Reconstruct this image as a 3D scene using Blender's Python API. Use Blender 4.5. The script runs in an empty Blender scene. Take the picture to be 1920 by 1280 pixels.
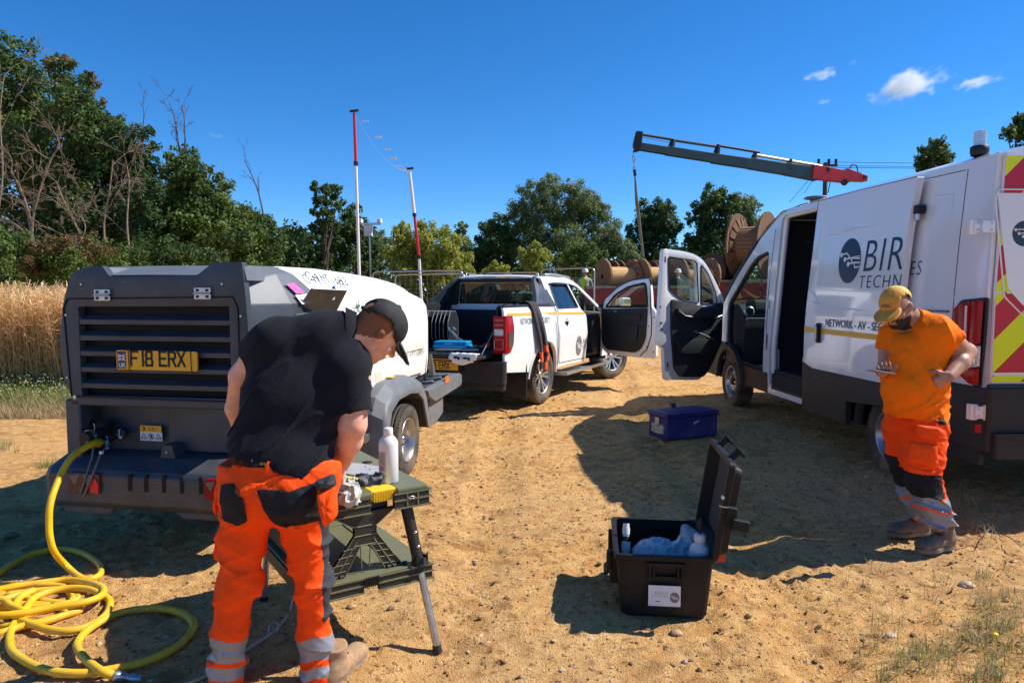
import bpy, bmesh, math, random
import numpy as np
from mathutils import Vector, Matrix
from mathutils.geometry import delaunay_2d_cdt
random.seed(7)
np.random.seed(7)
SC = bpy.context.scene
COL = SC.collection
PI = math.pi
# ------------------------------------------------------------------ camera, sky, sun, exposure
CAM_H = 1.55
FPX = 1332.0
PITCH = math.atan(91 / FPX)
cam = bpy.data.cameras.new("camera")
cam.sensor_width = 36.0
cam.lens = FPX / 1920 * 36.0
cam.clip_end = 6000
cam_o = bpy.data.objects.new("camera", cam)
cam_o.location = (0, 0, CAM_H)
cam_o.rotation_euler = (PI / 2 - PITCH, 0, 0)
COL.objects.link(cam_o)
SC.camera = cam_o
SUN_EL = math.radians(44.5)
SUN_DIR = Vector((0.982 * math.cos(SUN_EL), 0.187 * math.cos(SUN_EL), math.sin(SUN_EL)))
world = bpy.data.worlds.new("World")
SC.world = world
world.use_nodes = True
wn = world.node_tree
for n in list(wn.nodes):
 wn.nodes.remove(n)
w_out = wn.nodes.new("ShaderNodeOutputWorld")
w_bg = wn.nodes.new("ShaderNodeBackground")
w_sky = wn.nodes.new("ShaderNodeTexSky")
w_sky.sky_type = "NISHITA"
w_sky.sun_disc = False
w_sky.sun_elevation = SUN_EL
w_sky.sun_rotation = math.atan2(0.982, 0.187)
w_sky.air_density = 1.0
w_sky.dust_density = 0.0
w_sky.ozone_density = 8.0
w_sky.altitude = 2500
w_hsv = wn.nodes.new("ShaderNodeHueSaturation")
w_hsv.inputs["Saturation"].default_value = 1.19
w_hsv.inputs["Hue"].default_value = 0.5
w_bg.inputs["Strength"].default_value = 0.125
wn.links.new(w_sky.outputs[0], w_hsv.inputs["Color"])
wn.links.new(w_hsv.outputs[0], w_bg.inputs["Color"])
wn.links.new(w_bg.outputs[0], w_out.inputs[0])
sun = bpy.data.lights.new("sun", "SUN")
sun.energy = 5.0
sun.angle = math.radians(0.5)
sun.color = (1.0, 0.93, 0.83)
sun_o = bpy.data.objects.new("sun", sun)
sun_o.rotation_euler = SUN_DIR.to_track_quat("Z", "Y").to_euler()
sun_o.location = (30, 10, 40)
COL.objects.link(sun_o)
SC.view_settings.view_transform = "Standard"
SC.view_settings.look = "None"
SC.view_settings.gamma = 1.0
SC.view_settings.exposure = 0.5
SC.view_settings.use_curve_mapping = False
SC.cycles.max_bounces = 7
SC.cycles.transparent_max_bounces = 12
SC.cycles.volume_bounces = 1
# ------------------------------------------------------------------ places measured in metres from a point below the camera
_cu = np.array([0, math.sin(PITCH), math.cos(PITCH)])
_cw = np.array([0, math.cos(PITCH), -math.sin(PITCH)])
_co = np.array([0, 0, CAM_H])
def _ray(x, y):
 return np.array([(x - 960) / FPX, 0, 0]) + _cu * (640 - y) / FPX + _cw
def ground_at(x, y, z=0.0):
 d = _ray(x, y)
 return Vector(_co + d * ((z - CAM_H) / d[2]))
def point_at(x, y, depth):
 d = _ray(x, y)
 return Vector(_co + d * (depth / d[1]))
# ------------------------------------------------------------------ materials
MATS = {}
def M(name, col, rough=0.5, metal=0.0, var=0.0, scale=20.0, bump=0.0, bscale=None, spec=0.5, trans=0.0,
  alpha=1.0, col2=None, emis=None, coat=0.0, sheen=0.0, dust=None, ior=1.45, sss=0.0, stretch=None, detail=4.0):
 """principled material; var/col2 = soft noise colour variation, bump = fine relief, dust=(colour,amount,top height)"""
 m = bpy.data.materials.new(name)
 m.use_nodes = True
 nt = m.node_tree
 b = nt.nodes["Principled BSDF"]
 b.inputs["Roughness"].default_value = rough
 b.inputs["Metallic"].default_value = metal
 b.inputs["Specular IOR Level"].default_value = spec
 b.inputs["Base Color"].default_value = (*col, 1)
 b.inputs["IOR"].default_value = ior
 if trans:
  b.inputs["Transmission Weight"].default_value = trans
 if alpha < 1:
  b.inputs["Alpha"].default_value = alpha
 if coat:
  b.inputs["Coat Weight"].default_value = coat
  b.inputs["Coat Roughness"].default_value = 0.04
 if sheen:
  b.inputs["Sheen Weight"].default_value = sheen
 if sss:
  b.inputs["Subsurface Weight"].default_value = sss
  b.inputs["Subsurface Radius"].default_value = (0.02, 0.008, 0.004)
  b.inputs["Subsurface Scale"].default_value = 0.6
 if emis:
  b.inputs["Emission Color"].default_value = (*emis[0], 1)
  b.inputs["Emission Strength"].default_value = emis[1]
 tc = nt.nodes.new("ShaderNodeTexCoord")
 src = tc.outputs["Object"]
 if stretch:
  mp = nt.nodes.new("ShaderNodeMapping")
  mp.inputs["Scale"].default_value = stretch
  nt.links.new(src, mp.inputs[0])
  src = mp.outputs[0]
 cur = None
 if var or col2:
  n = nt.nodes.new("ShaderNodeTexNoise")
  n.inputs["Scale"].default_value = scale
  n.inputs["Detail"].default_value = detail
  n.inputs["Roughness"].default_value = 0.6
  nt.links.new(src, n.inputs["Vector"])
  r = nt.nodes.new("ShaderNodeValToRGB")
  c2 = col2 or tuple(min(1, c * (1 + var)) for c in col)
  c1 = col if col2 else tuple(c * (1 - var) for c in col)
  r.color_ramp.elements[0].position = 0.35
  r.color_ramp.elements[1].position = 0.68
  r.color_ramp.elements[0].color = (*c1, 1)
  r.color_ramp.elements[1].color = (*c2, 1)
  nt.links.new(n.outputs["Fac"], r.inputs[0])
  cur = r.outputs[0]
 if dust:
  dc, amt, top = dust
  n2 = nt.nodes.new("ShaderNodeTexNoise")
  n2.inputs["Scale"].default_value = 5.0
  n2.inputs["Detail"].default_value = 7.0
  nt.links.new(tc.outputs["Object"], n2.inputs["Vector"])
  geo = nt.nodes.new("ShaderNodeNewGeometry")
  sp = nt.nodes.new("ShaderNodeSeparateXYZ")
  nt.links.new(geo.outputs["Position"], sp.inputs[0])
  mr = nt.nodes.new("ShaderNodeMapRange")
  mr.inputs[1].default_value = 0.0
  mr.inputs[2].default_value = top
  mr.inputs[3].default_value = amt
  mr.inputs[4].default_value = amt * 0.10
  nt.links.new(sp.outputs[2], mr.inputs[0])
  mu = nt.nodes.new("ShaderNodeMath")
  mu.operation = "MULTIPLY"
  mr2 = nt.nodes.new("ShaderNodeMapRange")
  mr2.inputs[1].default_value = 0.35
  mr2.inputs[2].default_value = 0.7
  nt.links.new(n2.outputs["Fac"], mr2.inputs[0])
  nt.links.new(mr.outputs[0], mu.inputs[0])
  nt.links.new(mr2.outputs[0], mu.inputs[1])
  mx = nt.nodes.new("ShaderNodeMix")
  mx.data_type = "RGBA"
  nt.links.new(mu.outputs[0], mx.inputs[0])
  if cur:
   nt.links.new(cur, mx.inputs[6])
  else:
   mx.inputs[6].default_value = (*col, 1)
  mx.inputs[7].default_value = (*dc, 1)
  cur = mx.outputs[2]
  mrr = nt.nodes.new("ShaderNodeMapRange")
  mrr.inputs[3].default_value = rough
  mrr.inputs[4].default_value = min(1, rough + 0.45)
  nt.links.new(mu.outputs[0], mrr.inputs[0])
  nt.links.new(mrr.outputs[0], b.inputs["Roughness"])
 if cur:
  nt.links.new(cur, b.inputs["Base Color"])
 if bump:
  n3 = nt.nodes.new("ShaderNodeTexNoise")
  n3.inputs["Scale"].default_value = bscale or scale * 4
  n3.inputs["Detail"].default_value = 5.0
  nt.links.new(src, n3.inputs["Vector"])
  bp = nt.nodes.new("ShaderNodeBump")
  bp.inputs["Strength"].default_value = min(1.0, bump)
  bp.inputs["Distance"].default_value = 0.01
  nt.links.new(n3.outputs["Fac"], bp.inputs["Height"])
  nt.links.new(bp.outputs[0], b.inputs["Normal"])
 MATS[name] = m
 return m
DUST = (0.36, 0.25, 0.15)
WHITE = M("white_paint", (0.86, 0.865, 0.87), 0.25, coat=0.6, dust=(DUST, 0.22, 0.9))
WHITE_VAN = M("white_van_paint", (0.78, 0.79, 0.80), 0.16, coat=0.9, dust=(DUST, 0.40, 1.5))
WHITE_GRP = M("white_canopy_plastic", (0.80, 0.79, 0.74), 0.38, dust=((0.5, 0.42, 0.3), 0.45, 1.5), bump=0.08, bscale=60)
GREY_PL = M("slate_grey_plastic", (0.042, 0.055, 0.074), 0.42, var=0.28, scale=3.2, bump=0.1, bscale=250, dust=(DUST, 0.30, 1.0))
GREY_LT = M("pale_grey_plastic", (0.12, 0.14, 0.16), 0.5, var=0.1, scale=6, bump=0.1, bscale=250, dust=(DUST, 0.35, 1.2))
BLACK_PL = M("black_plastic", (0.016, 0.018, 0.022), 0.5, spec=0.35, bump=0.12, bscale=300, dust=(DUST, 0.10, 0.9))
BLACK_GL = M("black_gloss", (0.012, 0.012, 0.014), 0.12, coat=0.4)
BLACK_DK = M("black_recess", (0.006, 0.006, 0.007), 0.8)
RUBBER = M("tyre_rubber", (0.035, 0.034, 0.033), 0.75, var=0.2, scale=15, bump=0.3, bscale=80, dust=(DUST, 0.55, 0.9))
STEEL = M("galvanised_steel", (0.46, 0.47, 0.48), 0.35, 0.9, var=0.15, scale=25, bump=0.05)
CHROME = M("bright_metal", (0.75, 0.75, 0.76), 0.12, 1.0)
ALLOY = M("alloy_rim_silver", (0.45, 0.46, 0.47), 0.28, 0.85, dust=(DUST, 0.45, 0.9))
MIRROR = M("mirror_glass", (0.9, 0.92, 0.95), 0.02, 1.0)
RED_LENS = M("red_lens", (0.34, 0.002, 0.008), 0.22, coat=0.0, spec=0.25, var=0.25, scale=30, stretch=(1, 1, 4))
CLEAR_LENS = M("clear_lens", (0.55, 0.55, 0.56), 0.1, coat=0.8, var=0.3, scale=60)
AMBER = M("amber_lens", (0.85, 0.16, 0.01), 0.25)
YELLOW_PLATE = M("plate_yellow", (0.80, 0.42, 0.01), 0.4, bump=0.03)
WHITE_ST = M("white_sticker", (0.78, 0.78, 0.77), 0.5, var=0.04, scale=30)
BLACK_INK = M("black_ink", (0.012, 0.013, 0.016), 0.55)
BLUE_INK = M("dark_blue_vinyl", (0.010, 0.035, 0.075), 0.3)
GREY_INK = M("grey_vinyl", (0.17, 0.18, 0.19), 0.5)
AMBER_ST = M("amber_stripe", (0.85, 0.42, 0.03), 0.4)
HIVIS_Y = M("fluorescent_yellow_vinyl", (0.72, 0.86, 0.0), 0.35, var=0.03, scale=200)
HIVIS_R = M("red_retroreflective_vinyl", (0.50, 0.006, 0.03), 0.32, var=0.05, scale=200)
SEAT = M("dark_cab_trim", (0.022, 0.024, 0.028), 0.65, bump=0.1, bscale=200)
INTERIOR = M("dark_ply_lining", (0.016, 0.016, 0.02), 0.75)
def glass_mat(name, tint=(0.85, 0.9, 0.9), alpha=0.35, rough=0.0, col=(0.02, 0.03, 0.03)):
 """thin window pane: glossy coat over a tinted see-through sheet"""
 m = bpy.data.materials.new(name)
 m.use_nodes = True
 nt = m.node_tree
 nt.nodes.clear()
 o = nt.nodes.new("ShaderNodeOutputMaterial")
 tr = nt.nodes.new("ShaderNodeBsdfTransparent")
 tr.inputs[0].default_value = (*tint, 1)
 gl = nt.nodes.new("ShaderNodeBsdfGlossy")
 gl.inputs["Roughness"].default_value = 0.01
 df = nt.nodes.new("ShaderNodeBsdfDiffuse")
 df.inputs[0].default_value = (*col, 1)
 mx0 = nt.nodes.new("ShaderNodeMixShader")
 mx0.inputs[0].default_value = alpha
 nt.links.new(tr.outputs[0], mx0.inputs[1])
 nt.links.new(df.outputs[0], mx0.inputs[2])
 lw = nt.nodes.new("ShaderNodeLayerWeight")
 lw.inputs[0].default_value = 0.5
 pw = nt.nodes.new("ShaderNodeMath")
 pw.operation = "POWER"
 pw.inputs[1].default_value = 4.0
 nt.links.new(lw.outputs["Facing"], pw.inputs[0])
 fr = nt.nodes.new("ShaderNodeMath")
 fr.operation = "MULTIPLY_ADD"
 fr.inputs[1].default_value = 0.90
 fr.inputs[2].default_value = 0.07
 nt.links.new(pw.outputs[0], fr.inputs[0])
 mx = nt.nodes.new("ShaderNodeMixShader")
 nt.links.new(fr.outputs[0], mx.inputs[0])
 nt.links.new(mx0.outputs[0], mx.inputs[1])
 nt.links.new(gl.outputs[0], mx.inputs[2])
 nt.links.new(mx.outputs[0], o.inputs[0])
 return m
GLASS = glass_mat("window_glass", (0.72, 0.85, 0.80), 0.10)
GLASS_DK = glass_mat("privacy_glass", (0.25, 0.32, 0.30), 0.35)
# ------------------------------------------------------------------ objects
def empty(name, loc=(0, 0, 0), rz=0.0, rx=0.0, ry=0.0):
 o = bpy.data.objects.new(name, None)
 o.empty_display_size = 0.1
 COL.objects.link(o)
 o.location = loc
 o.rotation_euler = (rx, ry, rz)
 return o
def tag(o, label=None, cat=None, group=None, kind=None):
 if label:
  o["label"] = label
 if cat:
  o["category"] = cat
 if group:
  o["group"] = group
 if kind:
  o["kind"] = kind
 return o
def thing(name, label, cat, loc=(0, 0, 0), rz=0.0, group=None, rx=0.0, ry=0.0):
 return tag(empty(name, loc, rz, rx, ry), label, cat, group)
def mesh_obj(name, me, parent=None):
 o = bpy.data.objects.new(name, me)
 COL.objects.link(o)
 if parent:
  o.parent = parent
 return o
def copy_tree(o, parent=None):
 c = o.copy()
 COL.objects.link(c)
 if parent:
  c.parent = parent
 for ch in list(o.children):
  copy_tree(ch, c)
 return c
def np_mesh(name, V, F, mats, midx=None, smooth=True, parent=None):
 """V (n,3) array, F (m,k) array of equal sided faces"""
 me = bpy.data.meshes.new(name)
 V = np.asarray(V, dtype=np.float32)
 F = np.asarray(F, dtype=np.int32)
 k = F.shape[1]
 me.vertices.add(len(V))
 me.vertices.foreach_set("co", V.ravel())
 me.loops.add(F.size)
 me.loops.foreach_set("vertex_index", F.ravel())
 me.polygons.add(len(F))
 me.polygons.foreach_set("loop_start", np.arange(0, F.size, k, dtype=np.int32))
 me.polygons.foreach_set("loop_total", np.full(len(F), k, dtype=np.int32))
 for m in (mats if isinstance(mats, (list, tuple)) else [mats]):
  me.materials.append(m)
 if midx is not None:
  me.polygons.foreach_set("material_index", np.asarray(midx, dtype=np.int32))
 me.polygons.foreach_set("use_smooth", np.full(len(F), smooth, dtype=bool))
 me.update(calc_edges=True)
 me.validate()
 return mesh_obj(name, me, parent)
class MB:
 """collects shapes into one mesh"""
 def __init__(s):
  s.v = []
  s.f = []
  s.m = []
  s.sm = []
  s.mats = []
  s.T = Matrix.Identity(4)
 def mi(s, mat):
  if mat not in s.mats:
   s.mats.append(mat)
  return s.mats.index(mat)
 def add(s, vs, fs, mat, smooth=False):
  o = len(s.v)
  i = s.mi(mat)
  s.v += [tuple(s.T @ Vector(v)) for v in vs]
  for f in fs:
   s.f.append(tuple(o + k for k in f))
   s.m.append(i)
   s.sm.append(smooth)
  return s
 def bm(s, b, mat, smooth=False):
  b.verts.index_update()
  s.add([v.co.copy() for v in b.verts], [[v.index for v in f.verts] for f in b.faces], mat, smooth)
  b.free()
  return s
 def box(s, x0, y0, z0, x1, y1, z1, mat, bev=0.0, seg=2, R=None):
  b = bmesh.new()
  bmesh.ops.create_cube(b, size=1.0)
  sx, sy, sz = abs(x1 - x0), abs(y1 - y0), abs(z1 - z0)
  bmesh.ops.scale(b, vec=(sx, sy, sz), verts=b.verts)
  if bev > 0:
   bev = min(bev, sx * .49, sy * .49, sz * .49)
   bmesh.ops.bevel(b, geom=list(b.edges), offset=bev, segments=seg, affect="EDGES", profile=0.5)
  if R is not None:
   bmesh.ops.transform(b, matrix=R.to_4x4(), verts=b.verts)
  bmesh.ops.translate(b, vec=((x0 + x1) / 2, (y0 + y1) / 2, (z0 + z1) / 2), verts=b.verts)
  return s.bm(b, mat, False)
 def cyl(s, p0, p1, r0, mat, r1=None, n=16, cap=True, smooth=True):
  return s.tube([p0, p1], [r0, r0 if r1 is None else r1], mat, n, cap, smooth)
 def tube(s, pts, rad, mat, n=8, cap=True, smooth=True, closed=False):
  pts = [Vector(p) for p in pts]
  if not isinstance(rad, (list, tuple, np.ndarray)):
   rad = [rad] * len(pts)
  up = None
  V, Fc = [], []
  L = len(pts)
  for i, p in enumerate(pts):
   a = pts[i - 1] if (i > 0 or closed) else p
   c = pts[(i + 1) % L] if (i < L - 1 or closed) else p
   t = (c - a).normalized() if (c - a).length > 1e-9 else Vector((0, 0, 1))
   if up is None:
    up = Vector((0, 0, 1)) if abs(t.z) < 0.9 else Vector((1, 0, 0))
   side = t.cross(up)
   if side.length < 1e-6:
    side = t.orthogonal()
   side.normalize()
   up = side.cross(t).normalized()
   for k in range(n):
    an = 2 * PI * k / n
    V.append(p + (side * math.cos(an) + up * math.sin(an)) * rad[i])
  for i in range(L if closed else L - 1):
   j = (i + 1) % L
   for k in range(n):
    Fc.append((i * n + k, j * n + k, j * n + (k + 1) % n, i * n + (k + 1) % n))
  s.add(V, Fc, mat, smooth)
  if cap and not closed:
   s.add(V[:n], [tuple(range(n))], mat)
   s.add(V[-n:], [tuple(reversed(range(n)))], mat)
  return s
 def lathe(s, prof, mat, n=32, axis="z", origin=(0, 0, 0), smooth=True, a0=0.0, a1=2 * PI):
  """prof: (radius, height) pairs"""
  o = Vector(origin)
  V, Fc = [], []
  full = abs(a1 - a0 - 2 * PI) < 1e-6
  nn = n if full else n + 1
  for r, h in prof:
   for k in range(nn):
    an = a0 + (a1 - a0) * k / n
    c, d = r * math.cos(an), r * math.sin(an)
    V.append(o + (Vector((c, d, h)) if axis == "z" else Vector((h, c, d)) if axis == "x" else Vector((c, h, d))))
  for i in range(len(prof) - 1):
   for k in range(n):
    k2 = (k + 1) % nn if full else k + 1
    Fc.append((i * nn + k, i * nn + k2, (i + 1) * nn + k2, (i + 1) * nn + k))
  return s.add(V, Fc, mat, smooth)
 def prism(s, poly, h0, h1, mat, axis="z", smooth=False):
  """poly 2D outline extruded along an axis; axis x: poly=(y,z), y: poly=(x,z), z: poly=(x,y)"""
  def mk(p, h):
   return (h, p[0], p[1]) if axis == "x" else (p[0], h, p[1]) if axis == "y" else (p[0], p[1], h)
  n = len(poly)
  V = [mk(p, h0) for p in poly] + [mk(p, h1) for p in poly]
  Fc = [tuple(range(n)), tuple(reversed(range(n, 2 * n)))]
  s.add(V, Fc, mat)
  s.add(V, [(k, (k + 1) % n, n + (k + 1) % n, n + k) for k in range(n)], mat, smooth)
  return s
 def build(s, name, parent=None, bevel=0.0, seg=2, autosmooth=None):
  me = bpy.data.meshes.new(name)
  me.from_pydata([tuple(v) for v in s.v], [], s.f)
  for m in s.mats:
   me.materials.append(m)
  me.polygons.foreach_set("material_index", s.m)
  me.polygons.foreach_set("use_smooth", s.sm)
  me.validate()
  me.update()
  o = mesh_obj(name, me, parent)
  if bevel:
   recalc(me)
   md = o.modifiers.new("bevel", "BEVEL")
   md.width = bevel
   md.segments = seg
   md.limit_method = "ANGLE"
   md.angle_limit = math.radians(35)
   md.harden_normals = False
  return o
def recalc(me):
 b = bmesh.new()
 b.from_mesh(me)
 bmesh.ops.remove_doubles(b, verts=b.verts, dist=1e-5)
 bmesh.ops.recalc_face_normals(b, faces=b.faces)
 b.to_mesh(me)
 b.free()
def smooth_angle(o, deg=35):
 """smooth shading kept sharp over creases"""
 me = o.data
 b = bmesh.new()
 b.from_mesh(me)
 for f in b.faces:
  f.smooth = True
 ca = math.radians(deg)
 for e in b.edges:
  if len(e.link_faces) == 2:
   e.smooth = e.calc_face_angle(0) < ca
  else:
   e.smooth = True
 b.to_mesh(me)
 b.free()
 return o
def rounded(poly, r, n=4):
 """round the corners of a 2D polygon; r number or list"""
 out = []
 L = len(poly)
 for i, p in enumerate(poly):
  rr = r[i] if isinstance(r, (list, tuple)) else r
  p = Vector(p)
  a = Vector(poly[i - 1])
  c = Vector(poly[(i + 1) % L])
  if rr <= 0:
   out.append(tuple(p))
   continue
  da, dc = (a - p), (c - p)
  q = min(rr, da.length * .49, dc.length * .49)
  p1, p2 = p + da.normalized() * q, p + dc.normalized() * q
  for k in range(n + 1):
   t = k / n
   out.append(tuple((1 - t) ** 2 * p1 + 2 * t * (1 - t) * p + t * t * p2))
 return out
def arc(cx, cy, r, a0, a1, n=12):
 return [(cx + r * math.cos(math.radians(a0 + (a1 - a0) * k / n)), cy + r * math.sin(math.radians(a0 + (a1 - a0) * k / n))) for k in range(n + 1)]
def inside(pt, poly):
 x, y = pt
 c = False
 n = len(poly)
 j = n - 1
 for i in range(n):
  xi, yi = poly[i]
  xj, yj = poly[j]
  if (yi > y) != (yj > y) and x < (xj - xi) * (y - yi) / (yj - yi) + xi:
   c = not c
  j = i
 return c
def panel(outline, fn, mat, holes=(), step=0.12, thick=0.0, inward=None, smooth=True, mb=None, matfn=None):
 """sheet cut to a 2D outline with holes, laid on the surface fn(u,v)->xyz; thick>0 gives it depth along inward(u,v)"""
 mb = mb or MB()
 vs = [Vector(p) for p in outline]
 es = [(i, (i + 1) % len(vs)) for i in range(len(vs))]
 fs = [list(range(len(vs)))]
 for h in holes:
  o = len(vs)
  vs += [Vector(p) for p in h]
  es += [(o + i, o + (i + 1) % len(h)) for i in range(len(h))]
  fs.append(list(range(o, o + len(h))))
 us = [p[0] for p in outline]
 ws = [p[1] for p in outline]
 if step:
  u = min(us) + step * .5
  while u < max(us):
   w = min(ws) + step * .5
   while w < max(ws):
    if inside((u, w), outline) and not any(inside((u, w), h) for h in holes):
     vs.append(Vector((u, w)))
    w += step
   u += step
 r = delaunay_2d_cdt(vs, es, fs, 2 if holes else 1, 1e-5)
 v2, e2, f2 = r[0], r[1], r[2]
 if holes:
  keep = []
  for f in f2:
   c = sum((v2[k] for k in f), Vector((0, 0))) / len(f)
   if not any(inside(c, h) for h in holes) and inside(c, outline):
    keep.append(f)
  f2 = keep
 V = [Vector(fn(p[0], p[1])) for p in v2]
 if matfn:
  for f in f2:
   c = sum((v2[k] for k in f), Vector((0, 0))) / len(f)
   mb.add([V[k] for k in f], [tuple(range(len(f)))], matfn(c[0], c[1]), smooth)
 else:
  mb.add(V, [tuple(f) for f in f2], mat, smooth)
 if thick:
  d = Vector(inward)
  V2 = [p + d * thick for p in V]
  mb.add(V2, [tuple(reversed(f)) for f in f2], mat, smooth)
  cnt = {}
  for f in f2:
   for a, c in zip(f, list(f[1:]) + [f[0]]):
    cnt[(a, c)] = 1
  for (a, c) in list(cnt):
   if (c, a) not in cnt:
    mb.add([V[a], V[c], V2[c], V2[a]], [(0, 3, 2, 1)], mat, False)
 return mb
def text_mesh(txt, size=1.0, offset=0.0, shear=0.0, xs=1.0, space=1.0, res=3, align="LEFT"):
 """list of 2D verts and faces of a written word"""
 cu = bpy.data.curves.new("t", "FONT")
 cu.body = txt
 cu.size = size
 cu.offset = offset
 cu.shear = shear
 cu.space_character = space
 cu.resolution_u = res
 cu.align_x = align
 ob = bpy.data.objects.new("t", cu)
 COL.objects.link(ob)
 dg = bpy.context.evaluated_depsgraph_get()
 me = bpy.data.meshes.new_from_object(ob.evaluated_get(dg))
 vs = [(v.co.x * xs, v.co.y) for v in me.vertices]
 fs = [tuple(p.vertices) for p in me.polygons]
 bpy.data.objects.remove(ob)
 bpy.data.curves.remove(cu)
 bpy.data.meshes.remove(me)
 return vs, fs
def lettering(name, txt, size, fn, mat, parent, clip=None, fit=None, **kw):
 if fit:
  raw = text_mesh(fit[0], size, **kw)[0]
  kw["xs"] = kw.get("xs", 1.0) * fit[1] / (max(v[0] for v in raw) - min(v[0] for v in raw))
 vs, fs = text_mesh(txt, size, **kw)
 if clip:
  fs = [f for f in fs if clip(sum(vs[k][0] for k in f) / len(f), sum(vs[k][1] for k in f) / len(f))]
 mb = MB()
 mb.add([fn(*v) for v in vs], fs, mat)
 return mb.build(name, parent)
# ------------------------------------------------------------------ organic shapes: smooth union of tapered limbs, meshed as one surface
def _h3(a, b, c, seed):
 n = (a * 374761393 + b * 668265263 + c * 2147483647 + seed * 1442695041) & 0xFFFFFFFF
 n = ((n ^ (n >> 13)) * 1274126177) & 0xFFFFFFFF
 return ((n ^ (n >> 16)) & 0xFFFF) / 65535.0
def vn3(X, Y, Z, seed=0):
 xi, yi, zi = (np.floor(q).astype(np.int64) for q in (X, Y, Z))
 f = [q - np.floor(q) for q in (X, Y, Z)]
 f = [q * q * (3 - 2 * q) for q in f]
 r = 0
 for i in (0, 1):
  for j in (0, 1):
   for k in (0, 1):
    r = r + _h3(xi + i, yi + j, zi + k, seed) * (f[0] if i else 1 - f[0]) * (f[1] if j else 1 - f[1]) * (f[2] if k else 1 - f[2])
 return r
class Blob:
 def __init__(s, lo, hi, h):
  s.h = h
  s.lo = np.array(lo, float)
  n = np.ceil((np.array(hi, float) - s.lo) / h).astype(int) + 1
  s.n = n
  s.ax = [s.lo[i] + np.arange(n[i]) * h for i in range(3)]
  s.d = np.full(n, .25, dtype=np.float32)
 def sub(s, lo, hi):
  a = np.clip(np.floor((np.array(lo) - s.lo) / s.h).astype(int), 0, s.n - 1)
  b = np.clip(np.ceil((np.array(hi) - s.lo) / s.h).astype(int) + 1, 1, s.n)
  sl = tuple(slice(int(a[i]), int(b[i])) for i in range(3))
  X, Y, Z = np.meshgrid(*[s.ax[i][sl[i]] for i in range(3)], indexing="ij", sparse=True)
  return sl, X, Y, Z
 def _u(s, sl, e, k):
  a = s.d[sl]
  if k > 0:
   h = np.maximum(k - np.abs(a - e), 0) / k
   s.d[sl] = np.minimum(a, e) - h * h * k * .25
  else:
   s.d[sl] = np.minimum(a, e)
 def cap(s, p0, p1, r0, r1=None, k=.02, c0=False, c1=False, sx=1.0):
  """tapered limb from p0 to p1; c0/c1 cut the end flat"""
  r1 = r0 if r1 is None else r1
  p0, p1 = np.array(p0, float), np.array(p1, float)
  m = max(r0, r1) * 1.1 + k + .03
  sl, X, Y, Z = s.sub(np.minimum(p0, p1) - m, np.maximum(p0, p1) + m)
  ba = p1 - p0
  L2 = max(ba @ ba, 1e-9)
  px, py, pz = X - p0[0], Y - p0[1], Z - p0[2]
  t0 = (px * ba[0] + py * ba[1] + pz * ba[2]) / L2
  t = np.clip(t0, 0, 1)
  dist = np.sqrt((px - ba[0] * t) ** 2 + (py - ba[1] * t) ** 2 + (pz - ba[2] * t) ** 2) - (r0 + (r1 - r0) * t)
  L = math.sqrt(L2)
  if c1:
   dist = np.maximum(dist, (t0 - 1) * L)
  if c0:
   dist = np.maximum(dist, -t0 * L)
  s._u(sl, dist.astype(np.float32), k)
 def path(s, pts, rs, k=.02, c0=False, c1=False):
  for i in range(len(pts) - 1):
   s.cap(pts[i], pts[i + 1], rs[i], rs[i + 1], k, c0 and i == 0, c1 and i == len(pts) - 2)
 def ell(s, c, r, R=None, k=.02):
  c, r = np.array(c, float), np.array(r, float)
  m = max(r) + k + .03
  sl, X, Y, Z = s.sub(c - m, c + m)
  px, py, pz = X - c[0], Y - c[1], Z - c[2]
  if R is not None:
   R = np.array(R)
   px, py, pz = (R[0][0] * px + R[1][0] * py + R[2][0] * pz, R[0][1] * px + R[1][1] * py + R[2][1] * pz, R[0][2] * px + R[1][2] * py + R[2][2] * pz)
  k0 = np.sqrt((px / r[0]) ** 2 + (py / r[1]) ** 2 + (pz / r[2]) ** 2)
  k1 = np.sqrt((px / r[0] ** 2) ** 2 + (py / r[1] ** 2) ** 2 + (pz / r[2] ** 2) ** 2) + 1e-6
  s._u(sl, (k0 * (k0 - 1) / k1).astype(np.float32), k)
 def box(s, c, hs, R=None, rad=.01, k=.01):
  c, hs = np.array(c, float), np.array(hs, float)
  m = float(np.linalg.norm(hs)) + k + .03
  sl, X, Y, Z = s.sub(c - m, c + m)
  px, py, pz = X - c[0], Y - c[1], Z - c[2]
  if R is not None:
   R = np.array(R)
   px, py, pz = (R[0][0] * px + R[1][0] * py + R[2][0] * pz, R[0][1] * px + R[1][1] * py + R[2][1] * pz, R[0][2] * px + R[1][2] * py + R[2][2] * pz)
  q = [np.abs(a) - hs[i] + rad for i, a in enumerate((px, py, pz))]
  dd = np.sqrt(sum(np.maximum(a, 0) ** 2 for a in q)) + np.minimum(np.maximum(np.maximum(q[0], q[1]), q[2]), 0) - rad
  s._u(sl, dd.astype(np.float32), k)
 def carve(s, c, r, k=.01):
  c, r = np.array(c, float), np.array(r, float)
  m = max(r) + k + .03
  sl, X, Y, Z = s.sub(c - m, c + m)
  px, py, pz = X - c[0], Y - c[1], Z - c[2]
  k0 = np.sqrt((px / r[0]) ** 2 + (py / r[1]) ** 2 + (pz / r[2]) ** 2)
  k1 = np.sqrt((px / r[0] ** 2) ** 2 + (py / r[1] ** 2) ** 2 + (pz / r[2] ** 2) ** 2) + 1e-6
  e = -(k0 * (k0 - 1) / k1)
  a = s.d[sl]
  h = np.maximum(k - np.abs(a - e), 0) / k
  s.d[sl] = np.maximum(a, e) + h * h * k * .25
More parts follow.
